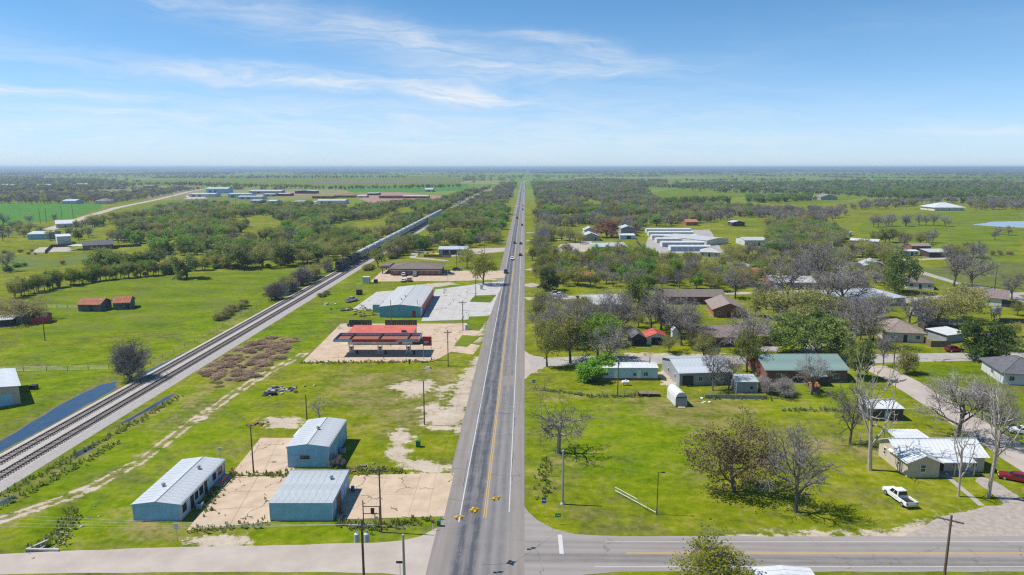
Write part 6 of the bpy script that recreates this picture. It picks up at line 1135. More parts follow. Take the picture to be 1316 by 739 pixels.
# ------------------------------------------------------------------ vehicles
def make_car(kind, paint_):
    """root Empty with body, glass, wheels and lamps; nose along +x, about 4.6 m (pickup 5.7 m)"""
    t = thing('car', 'x', 'car'); pick = kind == 'pickup'; Lh = 2.85 if pick else 2.3; W_ = .98 if pick else .9; suv = kind == 'suv'; zb = .42 if pick or suv else .32; zh = 1.05 if pick or suv else .88
    b_ = MB()
    prof = [(-Lh, zb+.1), (-Lh, zh), (-Lh+.15, zh+.04), (Lh-1.15, zh+.06), (Lh-.18, zh-.08), (Lh, zh-.25), (Lh, zb+.06), (Lh-.2, zb), (-Lh+.2, zb)]
    if pick: prof = [(-Lh, zb+.1), (-Lh, zh+.06), (-Lh+.06, zh+.06), (-Lh+.07, .72), (-.72, .72), (-.70, zh+.05), (Lh-1.3, zh+.08), (Lh-.15, zh-.02), (Lh, zh-.2), (Lh, zb+.06), (Lh-.2, zb), (-Lh+.2, zb)]
    b_.prism(prof, 1, -W_+.06 if pick else -W_, W_-.06 if pick else W_)
    if pick:
        for s in (-1, 1): b_.box(-Lh, -.7, s*W_-(.12 if s > 0 else 0), s*W_+(.12 if s < 0 else 0), zb+.05, zh+.07)
    bm = bmesh.new(); me = b_.mesh('body', paint_); bm.from_mesh(me); bmesh.ops.bevel(bm, geom=[e for e in bm.edges if e.calc_length() > .3], offset=.05, segments=2, affect='EDGES'); bm.to_mesh(me); bm.free(); link('body', me, t)
    x0, x1, y1 = (-.75, 1.45, 1.85) if pick else (-2.05, .95, 1.72) if suv else (-1.75, .85, 1.42); tx0, tx1 = (x0+.18, x1-.75) if pick else (x0+.3, x1-.75) if suv else (x0+.65, x1-.75); z0 = zh+.03; wi = W_-.06; wt = W_-.26
    base = [(x0, -wi, z0), (x1, -wi, z0), (x1, wi, z0), (x0, wi, z0)]; top = [(tx0, -wt, y1), (tx1, -wt, y1), (tx1, wt, y1), (tx0, wt, y1)]
    c_ = MB(); c_.hexa(base + top); cab = c_.mesh('cabin', paint_); bm = bmesh.new(); bm.from_mesh(cab); bmesh.ops.bevel(bm, geom=list(bm.edges), offset=.05, segments=2, affect='EDGES'); bm.to_mesh(cab); bm.free(); co = link('cabin', cab, t)
    def pane(q, nm, n=1, lo=.12, hi=.86, e0=.08, e1=.92):
        A, B_, C, D = [Vector(p) for p in q]; nr = (B_-A).cross(D-A).normalized()*.012
        for k in range(n):
            u0, u1 = e0+(e1-e0)*k/n+(.02 if k else 0), e0+(e1-e0)*(k+1)/n-(.02 if k < n-1 else 0); g = MB()
            f = lambda u, v: (A.lerp(B_, u)).lerp(D.lerp(C, u), v)
            P = [f(u0, lo), f(u1, lo), f(u1, hi), f(u0, hi)]; g.hexa([tuple(p-nr) for p in P] + [tuple(p+nr) for p in P]); g.build(nm, 'car_glass', t)
    pane([base[1], base[2], top[2], top[1]], 'windshield'); pane([base[3], base[0], top[0], top[3]], 'rear_window'); pane([base[0], base[1], top[1], top[0]], 'side_window', 2); pane([base[2], base[3], top[3], top[2]], 'side_window', 2)
    for sx_ in (-1, 1):
        for sy_ in (-1, 1):
            rr = .40 if pick or suv else .33; wx_ = sx_*(Lh-(.95 if pick else .85)); wy_ = sy_*(W_-.1)
            g = MB(); g.tube((0, -.12, 0), (0, .12, 0), rr, n=16); wh = g.build('wheel', 'black_rubber', t, loc=(wx_, wy_, rr)); g = MB(); g.tube((0, sy_*.125-.01, 0), (0, sy_*.125+.01, 0), rr*.6, n=12); g.build('rim', 'chrome_rim', wh)
    for s in (-1, 1):
        g = MB(); g.box(Lh-.10, Lh+.015, s*(W_-.3)-.18, s*(W_-.3)+.18, zh-.34, zh-.16); g.build('headlight', 'lamp_clear', t); g = MB(); g.box(-Lh-.015, -Lh+.06, s*(W_-.2)-.12, s*(W_-.2)+.12, zh-.28, zh-.05); g.build('tail_light', 'lamp_red', t)
    g = MB(); g.box(-Lh-.06, -Lh+.05, -W_+.1, W_-.1, zb+.04, zb+.22); g.box(Lh-.05, Lh+.06, -W_+.1, W_-.1, zb+.02, zb+.2); g.build('bumper', 'chrome_rim' if pick else 'dark_metal', t)
    if pick: g = MB(); g.box(-Lh+.1, -.76, -W_+.14, W_-.14, .74, .76); g.build('bed_floor', 'dark_metal', t)
    return t
CARS = {}
def car(kind, col, px, py, heading, label, group=None, cat='car', z=.04):
    k = (kind, col); p = G(px, py)
    if k not in CARS: o = CARS[k] = make_car(kind, col); o.location = (p.x, p.y, z); o.rotation_euler = (0, 0, heading)
    else: o = copy_tree(CARS[k], None, (p.x, p.y, z), heading)
    o.name = {'pickup': 'pickup_truck', 'suv': 'sport_utility_car', 'sedan': 'car'}[kind]; o['label'] = label; o['category'] = cat
    if group: o['group'] = group
UP, DN = math.pi/2, -math.pi/2; GH = 'cars driving on the highway'; GO = 'cars parked by the brick office'
car('pickup', 'car_white', 1155.5, 643, R(97), 'white pickup truck parked on the lawn before the tan house', cat='pickup truck', z=.0)
car('sedan', 'car_red', 1304, 617, R(150), 'dark red car parked on the grass right of the tan house', z=.0); car('sedan', 'car_white', 1313, 557, R(165), 'white car parked at the right edge by the diagonal street', z=.02)
def lane(px, py, right): return (px, py)
car('suv', 'car_black', 649.8, 351, DN, 'dark car driving nearest in the left lane of the highway', GH); car('suv', 'car_white', 658.2, 334, DN, 'white car driving in the left lane behind the nearest dark one', GH); car('sedan', 'car_red', 668.6, 328.5, UP, 'red car driving away in the right lane of the highway', GH)
car('sedan', 'car_black', 661.4, 313, DN, 'black car in the left lane level with a dark one', GH); car('sedan', 'car_blue', 669.2, 313.8, UP, 'dark blue car in the right lane ahead of the red one', GH); car('suv', 'car_red', 671, 290, UP, 'dark red car far up the right lane', GH)
car('pickup', 'car_black', 664.6, 281, DN, 'black pickup truck coming far up the left lane', GH); car('suv', 'car_black', 671.8, 270, UP, 'black car in the right lane ahead of the dark red one', GH); car('sedan', 'car_silver', 672.3, 264.8, UP, 'silver car farther up the right lane', GH); car('suv', 'car_black', 673, 246, UP, 'farthest dark car on the highway before the crest', GH)
car('suv', 'car_white', 519.3, 354.6, UP, 'white car parked nose in at the brick office wall', GO); car('sedan', 'car_silver', 533.6, 355, UP, 'silver car parked right of the white one at the office wall', GO); car('sedan', 'car_white', 518.8, 362, UP, 'white car in the outer row of the office lot', GO); car('suv', 'car_sand', 526.2, 361.6, UP, 'sand coloured car in the outer row of the office lot', GO)
car('pickup', 'car_blue', 576, 353.5, R(10), 'dark blue pickup truck parked at the right end of the brick office', GO, 'pickup truck'); car('suv', 'car_black', 587.5, 348, R(20), 'black car parked alone behind the office lot', GO); car('sedan', 'car_white', 614, 347.5, R(0), 'white car behind the roadside lime tree', GO); car('suv', 'car_blue', 593, 328.5, 0, 'dark blue car parked before the open shed')
car('pickup', 'car_black', 538, 441.5, 0, 'black pickup truck parked behind the fuel canopy', None, 'pickup truck', .06); car('sedan', 'car_silver', 1237, 368, R(150), 'silver car parked before the dark-roofed bungalow')
car('suv', 'car_red', 1226, 452, R(5), 'dark red car parked by the plank fence of the back garden'); car('sedan', 'car_white', 1190, 409, R(0), 'white car by the travel trailer near the hipped house'); car('suv', 'car_blue', 946, 332, R(20), 'dark blue car behind the storage rows houses')
car('pickup', 'car_silver', 452, 387.5, R(60), 'silver pickup truck among the scrap left of the garage', None, 'pickup truck'); car('sedan', 'car_black', 456, 419.5, R(0), 'black car parked behind the red store roof'); car('suv', 'car_silver', 715, 379, R(20), 'silver car on the driveway left of the pale blue roof'); car('pickup', 'car_white', 719, 381.5, R(170), 'white pickup truck on the driveway by the pale blue roof', None, 'pickup truck')

# ------------------------------------------------------------------ the freight train
def wheelset(t, x, nm='truck'):
    b_ = MB(); b_.box(-.95, .95, x-1.35, x+1.35, .45, .85); o = b_.build(nm, 'loco_black', t)
    for dx in (-.85, .85):
        g = MB(); g.tube((-.78, x+dx, .46), (-.66, x+dx, .46), .45, n=12); g.tube((.66, x+dx, .46), (.78, x+dx, .46), .45, n=12); g.tube((-.7, x+dx, .46), (.7, x+dx, .46), .08, n=6); g.build('wheel', 'rail_rust', o)
def make_loco():
    t = thing('locomotive', 'x', 'locomotive'); b_ = MB(); b_.box(-1.5, 1.5, 0, 20.5, 1.05, 1.5); b_.box(-1.0, 1.0, 7, 13.5, .5, 1.05); b_.build('frame', 'loco_black', t)
    b_ = MB(); b_.box(-1.45, 1.45, 2.6, 5.4, 1.5, 4.35); b_.prism([(-1.45, 4.35), (1.45, 4.35), (1.0, 4.62), (-1.0, 4.62)], 1, 2.6, 5.4); cb_ = b_.build('cab', 'loco_black', t)
    for s in (-1, 1): g = MB(); g.box(s*.75-.5, s*.75+.5, 2.57, 2.62, 3.3, 3.95); g.build('cab_window', 'window_glass', cb_)
    b_ = MB(); b_.box(-.85, .85, .7, 2.58, 1.5, 3.0); b_.build('nose', 'loco_black', t); b_ = MB(); b_.box(-.95, .95, 5.42, 19.6, 1.5, 4.1); b_.prism([(-.95, 4.1), (.95, 4.1), (.6, 4.35), (-.6, 4.35)], 1, 5.42, 19.6); hd = b_.build('hood', 'loco_black', t)
    b_ = MB(); b_.box(-1.4, 1.4, 15.6, 18.6, 3.55, 4.5); b_.build('radiator', 'dark_metal', hd)
    for y in (8.5, 11, 13.2): b_ = MB(); b_.tube((0, y, 4.35), (0, y, 4.62), .5, n=12); b_.build('roof_fan', 'dark_metal', hd)
    for s in (-1, 1):
        b_ = MB()
        for y in (.3, 5.6, 8.5, 11.5, 14.5, 17.5, 20.3): b_.tube((s*1.45, y, 1.5), (s*1.45, y, 2.5), .03)
        b_.tube((s*1.45, 5.6, 2.5), (s*1.45, 20.3, 2.5), .03); b_.build('handrail', 'steel_pole', t)
        g = MB(); g.box(s*.35-.14, s*.35+.14, .66, .71, 2.5, 2.78); g.build('headlight', 'lamp_clear', t)
    wheelset(t, 3.4); wheelset(t, 16.8); return t
def make_hopper(pm_):
    t = thing('hopper_car', 'x', 'railway car'); b_ = MB(); s = [(-1.55, 1.35), (-1.58, 3.9), (-1.2, 4.5), (1.2, 4.5), (1.58, 3.9), (1.55, 1.35)]; b_.prism(s, 1, 1.2, 16.6)
    b_.hexa([(-1.5, .6, 2.9), (1.5, .6, 2.9), (1.5, 1.2, 1.5), (-1.5, 1.2, 1.5), (-1.4, .6, 4.1), (1.4, .6, 4.1), (1.4, 1.2, 4.3), (-1.4, 1.2, 4.3)]); b_.hexa([(-1.5, 16.6, 1.5), (1.5, 16.6, 1.5), (1.5, 17.2, 2.9), (-1.5, 17.2, 2.9), (-1.4, 16.6, 4.3), (1.4, 16.6, 4.3), (1.4, 17.2, 4.1), (-1.4, 17.2, 4.1)])
    for y in (1.2, 5.05, 8.9, 12.75, 16.5):
        for sd in (-1, 1): b_.box(sd*1.62-.07, sd*1.62+.07, y, y+.14, 1.3, 3.95)
    b_.build('hull', pm_, t); b_ = MB(); b_.box(-.45, .45, 1.2, 16.6, 4.52, 4.62); b_.box(-1.1, -.6, 1.2, 16.6, 4.54, 4.58); b_.box(.6, 1.1, 1.2, 16.6, 4.54, 4.58); b_.build('running_board', 'grey_roof', t)
    for y in (4, 9, 14): b_ = MB(); b_.hexa([(-.5, y-.4, .55), (.5, y-.4, .55), (.5, y+.4, .55), (-.5, y+.4, .55), (-1.4, y-1.9, 1.35), (1.4, y-1.9, 1.35), (1.4, y+1.9, 1.35), (-1.4, y+1.9, 1.35)]); b_.build('hopper_chute', pm_, t)
    b_ = MB(); b_.box(-1.4, 1.4, 0, 1.2, 1.1, 1.4); b_.box(-1.4, 1.4, 16.6, 17.8, 1.1, 1.4); b_.build('end_sill', 'loco_black', t); b_ = MB()
    for y in (.1, 17.6):
        for z in (1.6, 2.1, 2.6, 3.1, 3.6): b_.tube((-1.4, y, z), (-.9, y, z), .03)
    b_.build('ladder', 'steel_pole', t); wheelset(t, 1.9); wheelset(t, 15.9); return t
ty = 321.0; lc = make_loco(); lc.location = (-89.5, ty, .74); lc['label'] = 'leading black locomotive at the head of the train'; lc['group'] = 'locomotives of the train'; copy_tree(lc, None, (-89.5, ty+21.4, .74), 0, label='second black locomotive coupled behind the leading one'); ty += 42.8
hp = {'g': make_hopper('hopper_grey'), 's': make_hopper('hopper_sand')}; first = {'g': True, 's': True}; ORD = ['first', 'second', 'third', 'fourth', 'fifth', 'sixth', 'seventh', 'eighth', 'ninth', 'tenth', 'eleventh', 'twelfth', 'thirteenth', 'fourteenth', 'fifteenth', 'sixteenth', 'seventeenth', 'eighteenth', 'nineteenth', 'twentieth']
for i in range(20):
    c = 's' if i in (0,) else 'g'; lab = ('sand coloured' if c == 's' else 'pale grey') + f' covered hopper car, {ORD[i]} behind the locomotives'
    if first[c]: o = hp[c]; first[c] = False; o.location = (-89.5, ty, .74)
    else: o = copy_tree(hp[c], None, (-89.5, ty, .74), 0)
    o['label'] = lab; o['group'] = 'hopper cars of the train'
    if i == 13: g = MB(); g.box(1.64, 1.70, 3, 14, 1.6, 3.7); g.build('painted_panel', 'graffiti_red', o)
    ty += 18.6

# ------------------------------------------------------------------ poles, wires, signals, signs
def pole(px, py, top, label, arm=0, arm_rot=0, r=.14, name='utility_pole', mat='wood_pole', at=None, trans=0, cat='utility pole', z0=None, xf=None):
    p = G(px, py) if at is None else at; t = thing(name, label, cat, (p.x, p.y, 0), arm_rot); b_ = MB(); b_.tube((0, 0, -.3), (0, 0, top), r, r*.7, 8); b_.build('post', mat, t)
    if arm:
        b_ = MB(); b_.box(-arm/2, arm/2, -.06, .06, top-.75, top-.6); b_.build('cross_arm', 'transformer_grey' if trans else mat, t)
        for k in (-.45, -.15, .15, .45): g = MB(); g.tube((arm*k, 0, top-.6), (arm*k, 0, top-.38), .05, .035, 6); g.build('insulator', 'transformer_grey', t)
        for s in (-1, 1): g = MB(); g.tube((s*arm*.3, 0, top-.72), (0, 0, top-1.4), .025, n=4); g.build('brace', 'wire_metal', t)
    for k in range(trans):
        s = -1 if k == 0 else 1; g = MB(); g.tube((s*.55, -.25, top-2.5), (s*.55, -.25, top-1.55), .30, n=12); g.tube((s*.55, -.25, top-1.55), (s*.55, -.25, top-1.45), .30, .12, n=12); g.tube((s*.55, -.25, top-1.45), (s*.55, -.25, top-1.15), .05, n=6); g.build('transformer', 'transformer_grey', t)
    return t
PA = G(464.6,668,11.0); pole(0, 0, 11.0, 'front wooden utility pole with two grey transformers', 2.9, R(2), .17, at=Vector((PA.x, PA.y, 0)), trans=2)
PB = G(1223,662,10.5); pole(0, 0, 10.5, 'wooden utility pole with slanted cross arm at the bottom right', 2.6, R(-32), .17, at=Vector((PB.x, PB.y, 0)))
pole(490, 684, 9.8, 'wooden utility pole with cross arm before the front concrete lot', 2.6, R(-8)); pole(326, 608, 8.2, 'plain wooden pole between the two lots', 0); pole(545.5, 546, 9.0, 'slim wooden pole on the dry lot near the highway', 0)
pole(576, 471, 9.6, 'wooden pole with cross arm right of the station sign', 2.0); pole(595, 425, 9.6, 'wooden pole with cross arm by the grass island', 2.4); pole(503, 420, 8.6, 'wooden pole behind the red store roof', 0); pole(394.5, 539, 5.2, 'short wooden pole behind the tall blue workshop', 0)
pole(611.5, 382, 9.6, 'wooden pole at the garage driveway island', 0); pole(587, 346, 8.6, 'wooden pole behind the brick office lot', 0); pole(575.5, 362, 6.5, 'flag-less thin pole in the office lot', 0, r=.07, mat='steel_pole'); pole(622.5, 325, 8, 'wooden pole by the open shed lot', 0)
pole(793.5, 510, 8.4, 'wooden pole on the mobile home lawn', 0); pole(834.5, 484, 5.0, 'wooden pole behind the mobile home roof', 0); pole(1148.5, 469, 8.0, 'wooden pole on the verge by the diagonal street', 0); pole(1278, 373, 10.5, 'wooden pole with small arm on the pasture edge', 2.0); pole(1045, 418, 8.5, 'wooden pole left of the live oaks by the back street', 0)
pole(699.5, 420, 8.5, 'wooden pole beside the highway shoulder on the right', 0); pole(972.5, 372, 8.5, 'wooden pole by the lane in the middle of town', 0); pole(58, 438, 8.2, 'leaning wooden pole on the left pasture', 0); pole(689, 311, 9, 'wooden pole by the driveways right of the highway', 2)
for k, (x, y) in enumerate(((52,287),(60,287),(80,284),(94,280),(223,264),(247,260),(303,262))): pole(x, y, 14, ('first','second','third','fourth','fifth','sixth','seventh')[k] + ' of the far poles along the farm road from the left', 0, r=.22)
hf = G(467.5,677); t = thing('timber_rack', 'low wooden frame of posts and rails beside the cross-armed pole', 'frame', (hf.x, hf.y, 0), 0)
for x in (0, 2.3): b_ = MB(); b_.tube((x, 0, 0), (x, 0, 4.0 if x == 0 else 3.2), .08); b_.build('post', 'wood_pole', t)
for z in (3.1, 2.0): b_ = MB(); b_.box(-.05, 2.35, -.03, .03, z-.05, z+.05); b_.build('rail', 'wood_pole', t)
b_ = MB(); b_.box(1.1, 1.6, -.2, -.04, 2.1, 2.9); b_.build('meter_box', 'dark_metal', t)
def steel(at, h, label):
    t = thing('steel_signal_pole', label, 'pole', (at.x, at.y, 0)); b_ = MB(); b_.tube((0, 0, 0), (0, 0, h), .19, .13, 12); b_.build('shaft', 'steel_pole', t); b_ = MB(); b_.tube((0, 0, 0), (0, 0, .28), .36, .30, 10); b_.build('footing', 'concrete_white', t); b_ = MB(); b_.tube((0, 0, h), (0, 0, h+.06), .15, .08, 12); b_.build('cap', 'concrete_white', t); return t
SA = G(723,648); SB = G(518,687,8.9); steel(SA, 8.6, 'grey steel signal pole on the grass right of the highway'); steel(Vector((SB.x, SB.y, 0)), 8.9, 'grey steel signal pole at the bottom edge left of the highway')
def wire(name, label, p, q, sag, r=.014, n=14, group=None, mat='wire_metal'):
    b_ = MB(); P = Vector(p); Q = Vector(q); pts = [P.lerp(Q, k/n) - Vector((0, 0, sag*4*(k/n)*(1-k/n))) for k in range(n+1)]
    for a, c in zip(pts[:-1], pts[1:]): b_.tube(a, c, r, n=4, cap=False)
    o = b_.build(name, mat); tag(o, label, 'wire', group); return pts
def head_pos(px, py, z): p = G(px, py, z); return p
heads = [(593, 677.5), (613.5, 667), (639.5, 650)]
spn = wire('span_wire', 'thin span wire carrying the three yellow beacons over the highway', (SA.x, SA.y, 8.3), (SB.x, SB.y, 8.6), .9, .012)
for k, lab in enumerate(('left', 'middle', 'right')):
    hp_ = head_pos(heads[k][0], heads[k][1], 6.0)
    a, c = Vector((SA.x, SA.y)), Vector((SB.x, SB.y)); u = max(0, min(1, (Vector((hp_.x, hp_.y))-a).dot(c-a)/(c-a).length_squared)); sp_ = Vector((SA.x, SA.y, 8.3)).lerp(Vector((SB.x, SB.y, 8.6)), u); sz = sp_.z - .9*4*u*(1-u); x, y = sp_.x, sp_.y
    t = thing('flashing_beacon', f'{lab} one of three yellow signal heads hanging over the highway', 'traffic light', (x, y, sz-.84), R(12+9*k), 'yellow beacons on the span wire'); t.scale = (.8, .8, .8)
    n = 4 if k == 1 else 2; b_ = MB(); b_.tube((0, 0, .62), (0, 0, 1.05), .03); b_.build('hanger', 'wire_metal', t); b_ = MB(); b_.box(-.34, .34, -.05, .05, .50, .62); b_.build('bracket', 'beacon_yellow', t)
    for j in range(n):
        a_ = math.pi*2*j/n; dx, dy = .38*math.cos(a_), .38*math.sin(a_); b_ = MB(); b_.box(-.21, .21, -.15, .15, 0, .50)
        me = b_.mesh('signal_housing', 'beacon_yellow'); h_ = link('signal_housing', me, t, (dx, dy, 0), a_+math.pi/2); g = MB(); g.tube((0, -.17, .27), (0, -.15, .27), .15, n=12); g.build('lens', 'lamp_red', h_); g = MB(); g.tube((0, -.42, .36), (0, -.15, .36), .12, .17, n=10, cap=False); g.build('visor', 'beacon_yellow', h_)
for k, (dx, dz) in enumerate(((-1.3, 10.45), (-.45, 10.45), (.45, 10.45), (1.3, 10.45))):
    nm = ('lowest', 'second lowest', 'second highest', 'highest')[k]
    wire('power_line', f'{nm} of four thin power lines left of the transformer pole', (PA.x-70, PA.y+3.2+dx*1.6, dz-.3), (PA.x+dx, PA.y, dz), .9, .013, group='power lines left of the transformer pole')
for k, dx in enumerate((-.45, .45)): wire('power_line', ('nearer', 'farther')[k] + ' of two thin power lines over the cross street', (PA.x+dx, PA.y, 10.45), (PB.x, PB.y+dx, 9.95), 1.3, .008, 24, group='power lines over the cross street')
line = [(G(490,684), 9.2), (G(545.5,546), 8.8), (G(576,471), 9.0), (G(595,425), 9.0), (G(611.5,382), 9.4), (G(622.5,325), 7.8)]
for k, ((a, za), (c, zc)) in enumerate(zip(line[:-1], line[1:])): wire('overhead_wire', f'{NTH[k]} span of roadside wire counted from the front lot', (a.x, a.y, za), (c.x, c.y, zc), 1.1, .012, 16, group='roadside wire spans left of the highway')
rl_ = [(G(793.5,510), 8.2), (G(834.5,484), 4.9), (G(1148.5,469), 7.8)]
wire('service_drop', 'thin service wire from the lawn pole to the mobile home', (G(793.5,510).x, G(793.5,510).y, 8.1), (G(800,488).x, G(800,488).y+1, 3.2), .3, .01); wire('service_drop', 'thin service wire from the lamp lawn to the steel pole', (G(844,661).x, G(844,661).y, 6.4), (SA.x, SA.y, 8.2), .5, .008)
def sign(px, py, h, w, hh, label, face='steel_pole', name='road_sign', post='steel_pole', rz=0, band=None):
    p = G(px, py); t = thing(name, label, 'sign', (p.x, p.y, 0), rz); b_ = MB(); b_.tube((0, .04, 0), (0, .04, h), .035); b_.build('post', post, t); b_ = MB(); b_.box(-w/2, w/2, -.02, .02, h-hh, h); f = b_.build('panel', face, t)
    if band: g = MB(); g.box(-w*.38, w*.38, -.03, -.022, h-hh*.62, h-hh*.38); g.build('marking', band, f)
sign(699, 664, 3.0, .65, .9, 'small blue route sign on a post beside the highway', 'sign_blue', band='trim_white'); sign(717, 674, 1.7, .8, .55, 'green street sign low on the verge by the stop line', 'sign_green', band='trim_white'); sign(228, 696, 2.6, .6, .75, 'road sign seen from behind near the long blue building', 'transformer_grey')
sign(686, 504, 2.9, .7, .7, 'blue sign on a post beside the highway by the mobile home', 'sign_blue', band='trim_white'); sign(556, 682, 1.6, .3, .5, 'orange and white marker post at the lot corner', 'rust_metal', name='marker_post', post='white_paint'); sign(709, 612, 2.0, .12, 1.6, 'thin yellow guy marker near the steel pole', 'beacon_yellow', name='guy_marker', post='wire_metal')
sign(434, 589.5, .9, .3, .4, 'short meter post beside the dead bush', 'dark_metal', name='meter_post'); sign(287, 606, 1.6, .5, .4, 'small box on a post at the end of the long blue building', 'dark_metal', name='meter_post'); sign(283.5, 592, 2.4, .7, .5, 'satellite dish on a post behind the long blue building', 'white_paint', name='satellite_dish'); sign(514.5, 746, 2.6, .9, .3, 'small dark sign beside the bottom-left steel pole', 'dark_metal')
p = G(844,661); t = thing('street_lamp', 'slim dark street lamp on the right-hand lawn', 'street lamp', (p.x, p.y, 0)); b_ = MB(); b_.tube((0, 0, 0), (0, 0, 6.6), .07, .05, 8); b_.build('post', 'dark_metal', t); b_ = MB(); b_.tube((0, 0, 6.5), (.7, 0, 6.6), .03); b_.build('arm', 'dark_metal', t); b_ = MB(); b_.box(.45, .95, -.12, .12, 6.48, 6.62); b_.build('lamp_head', 'dark_metal', t)
p = G(790,634); q = G(843,663); t = thing('pipe_fence', 'short white pipe fence leading to the slim street lamp', 'fence', (p.x, p.y, 0), math.atan2(q.y-p.y, q.x-p.x)); L_ = (q-p).length
for k in range(6): b_ = MB(); b_.tube((L_*k/5, 0, 0), (L_*k/5, 0, 1.15), .045); b_.build('post', 'wire_metal', t)
for (z, a, c) in ((1.05, 0, .55), (.55, 0, 1.0)): b_ = MB(); b_.tube((L_*a, 0, z), (L_*c, 0, z), .04); b_.build('rail', 'white_paint', t)
def wire_fence(px, label, step=3.0, h=1.25, name='wire_fence', post='wire_metal'):
    pts = [Gx(*q) for q in px]; t = thing(name, label, 'fence', (*pts[0], 0)); P = dens_path(pts, step); o = Vector(pts[0]); b_ = MB()
    for a, c in zip(P[:-1], P[1:]):
        for z in (.3, .6, .9, h-.05): b_.tube((*(a-o), z), (*(c-o), z), .012, n=3, cap=False)
    b_.build('wires', 'wire_metal', t)
    for a in P: g = MB(); g.tube((0, 0, 0), (0, 0, h), .045, n=6); g.build('post', post, t, loc=(*(a-o), 0))
wire_fence([(690,507),(760,509),(845,508)], 'wire fence across the lawn before the mobile home', 2.4); wire_fence([(1005,528),(1095,529)], 'wire fence along the green-roofed house lawn', 2.6); wire_fence([(0,478),(60,477),(140,475)], 'wire fence on the left pasture above the ditch', 4, post='wood_pole'); wire_fence([(1060,569),(1128,570)], 'wire fence left of the tan house', 2.6); wire_fence([(1095,529),(1230,534)], 'wire fence beyond the dark brown shed', 3)
wire_fence([(160,487),(250,440),(330,395)], 'wire fence between the bright field and the railway', 5, post='wood_pole'); wire_fence([(60,396),(100,396)], 'rail fence joining the huts and the barns', 3, post='wood_pole')
def plank_fence(px, label, mat='fence_wood', h=1.8, step=.6, name='plank_fence'):
    pts = [Gx(*q) for q in px]; o = Vector(pts[0]); t = thing(name, label, 'fence', (*pts[0], 0)); P = dens_path(pts, step); ms = MB(); ms.box(0, step*.96, -.02, .02, 0, h); me = ms.mesh('plank', mat)
    for a, c in zip(P[:-1], P[1:]): k = link('plank', me, t, (*(a-o), random.uniform(-.03, 0)), math.atan2(c.y-a.y, c.x-a.x)); k.scale.x = (c-a).length/step
plank_fence([(1181,436),(1196,446),(1222,446)], 'brown plank fence round the back garden by the hipped house'); plank_fence([(1283,416),(1330,417)], 'dark plank fence at the right edge beyond the lawn', 'dark_fence', 1.9, .8); plank_fence([(449,419),(478,419)], 'dark plank screen behind the red store roof, left piece', 'dark_fence', 2.0, .7); plank_fence([(495,419),(536,419)], 'dark plank screen behind the red store roof, right piece', 'dark_fence', 2.0, .7)
plank_fence([(906,512),(985,513)], 'low grey plank wall before the garden shed', 'grey_wall', .9, .9, 'plank_wall'); plank_fence([(146,318.5),(182,316.5)], 'long low brown fence right of the grey ranch house', 'dark_fence', 1.6, 1.2); plank_fence([(58,326),(66,318),(92,317)], 'dark fence round the farm yard', 'dark_fence', 1.8, 1.2); plank_fence([(818,312),(830,326)], 'dark fence along the left of the storage yard', 'dark_fence', 2.2, 1.2)
# --- small things
p = G(804,495); t = thing('propane_tank', 'white propane tank on the mobile home lawn', 'tank', (p.x, p.y, 0)); b_ = MB(); b_.tube((-.75, 0, .75), (.75, 0, .75), .42, n=14)
for s in (-1, 1): b_.tube((s*.75, 0, .75), (s*.98, 0, .75), .42, .16, n=14)
b_.build('vessel', 'white_paint', t, smooth=False); b_ = MB(); b_.tube((0, 0, 1.15), (0, 0, 1.34), .15, n=10); b_.build('valve_dome', 'white_paint', t)
for s in (-.55, .55): b_ = MB(); b_.box(s-.08, s+.08, -.3, .3, 0, .4); b_.build('foot', 'concrete_grey', t)
p = G(833,508); t = thing('flatbed_trailer', 'low flatbed trailer parked behind the wire fence', 'trailer', (p.x, p.y, 0), R(-2)); b_ = MB(); b_.box(-2.3, 2.3, -.95, .95, .55, .68); b_.build('deck', 'fence_wood', t); b_ = MB(); b_.box(-2.4, -2.3, -1, 1, .4, 1.0); b_.box(-3.4, -2.4, -.06, .06, .45, .55); b_.build('drawbar', 'rust_metal', t)
for (x, y) in ((-.4, -1), (.4, -1), (-.4, 1), (.4, 1)): b_ = MB(); b_.tube((x, y-.1, .33), (x, y+.1, .33), .33, n=12); b_.build('wheel', 'black_rubber', t)
p = G(1186,407); t = thing('travel_trailer', 'white boxy travel trailer on the drive behind the hipped house', 'trailer', (p.x-3, p.y, 0), R(3)); b_ = MB(); b_.box(0, 7.0, 0, 2.4, .6, 2.9); b_.build('shell', 'white_paint', t)
for x in (1.2, 3.2, 5.4): b_ = MB(); b_.box(x, x+1.0, -.03, -.002, 1.5, 2.2); b_.build('window', 'window_glass', t)
for x in (3.0, 3.9): b_ = MB(); b_.tube((x, -.02, .35), (x, .2, .35), .35, n=12); b_.build('wheel', 'black_rubber', t)
def utility_box(px, py, w, d, h, mat, label, name='utility_box'):
    p = G(px, py); t = thing(name, label, 'box', (p.x, p.y, 0)); b_ = MB(); b_.box(-w/2, w/2, -d/2, d/2, 0, h); b_.build('cabinet', mat, t); b_ = MB(); b_.box(-w/2-.05, w/2+.05, -d/2-.05, d/2+.05, h+.003, h+.09); b_.build('lid', mat, t); b_ = MB(); b_.box(-w/2+.08, w/2-.08, -d/2-.03, -d/2-.002, .12, h-.1); b_.build('door', mat, t)
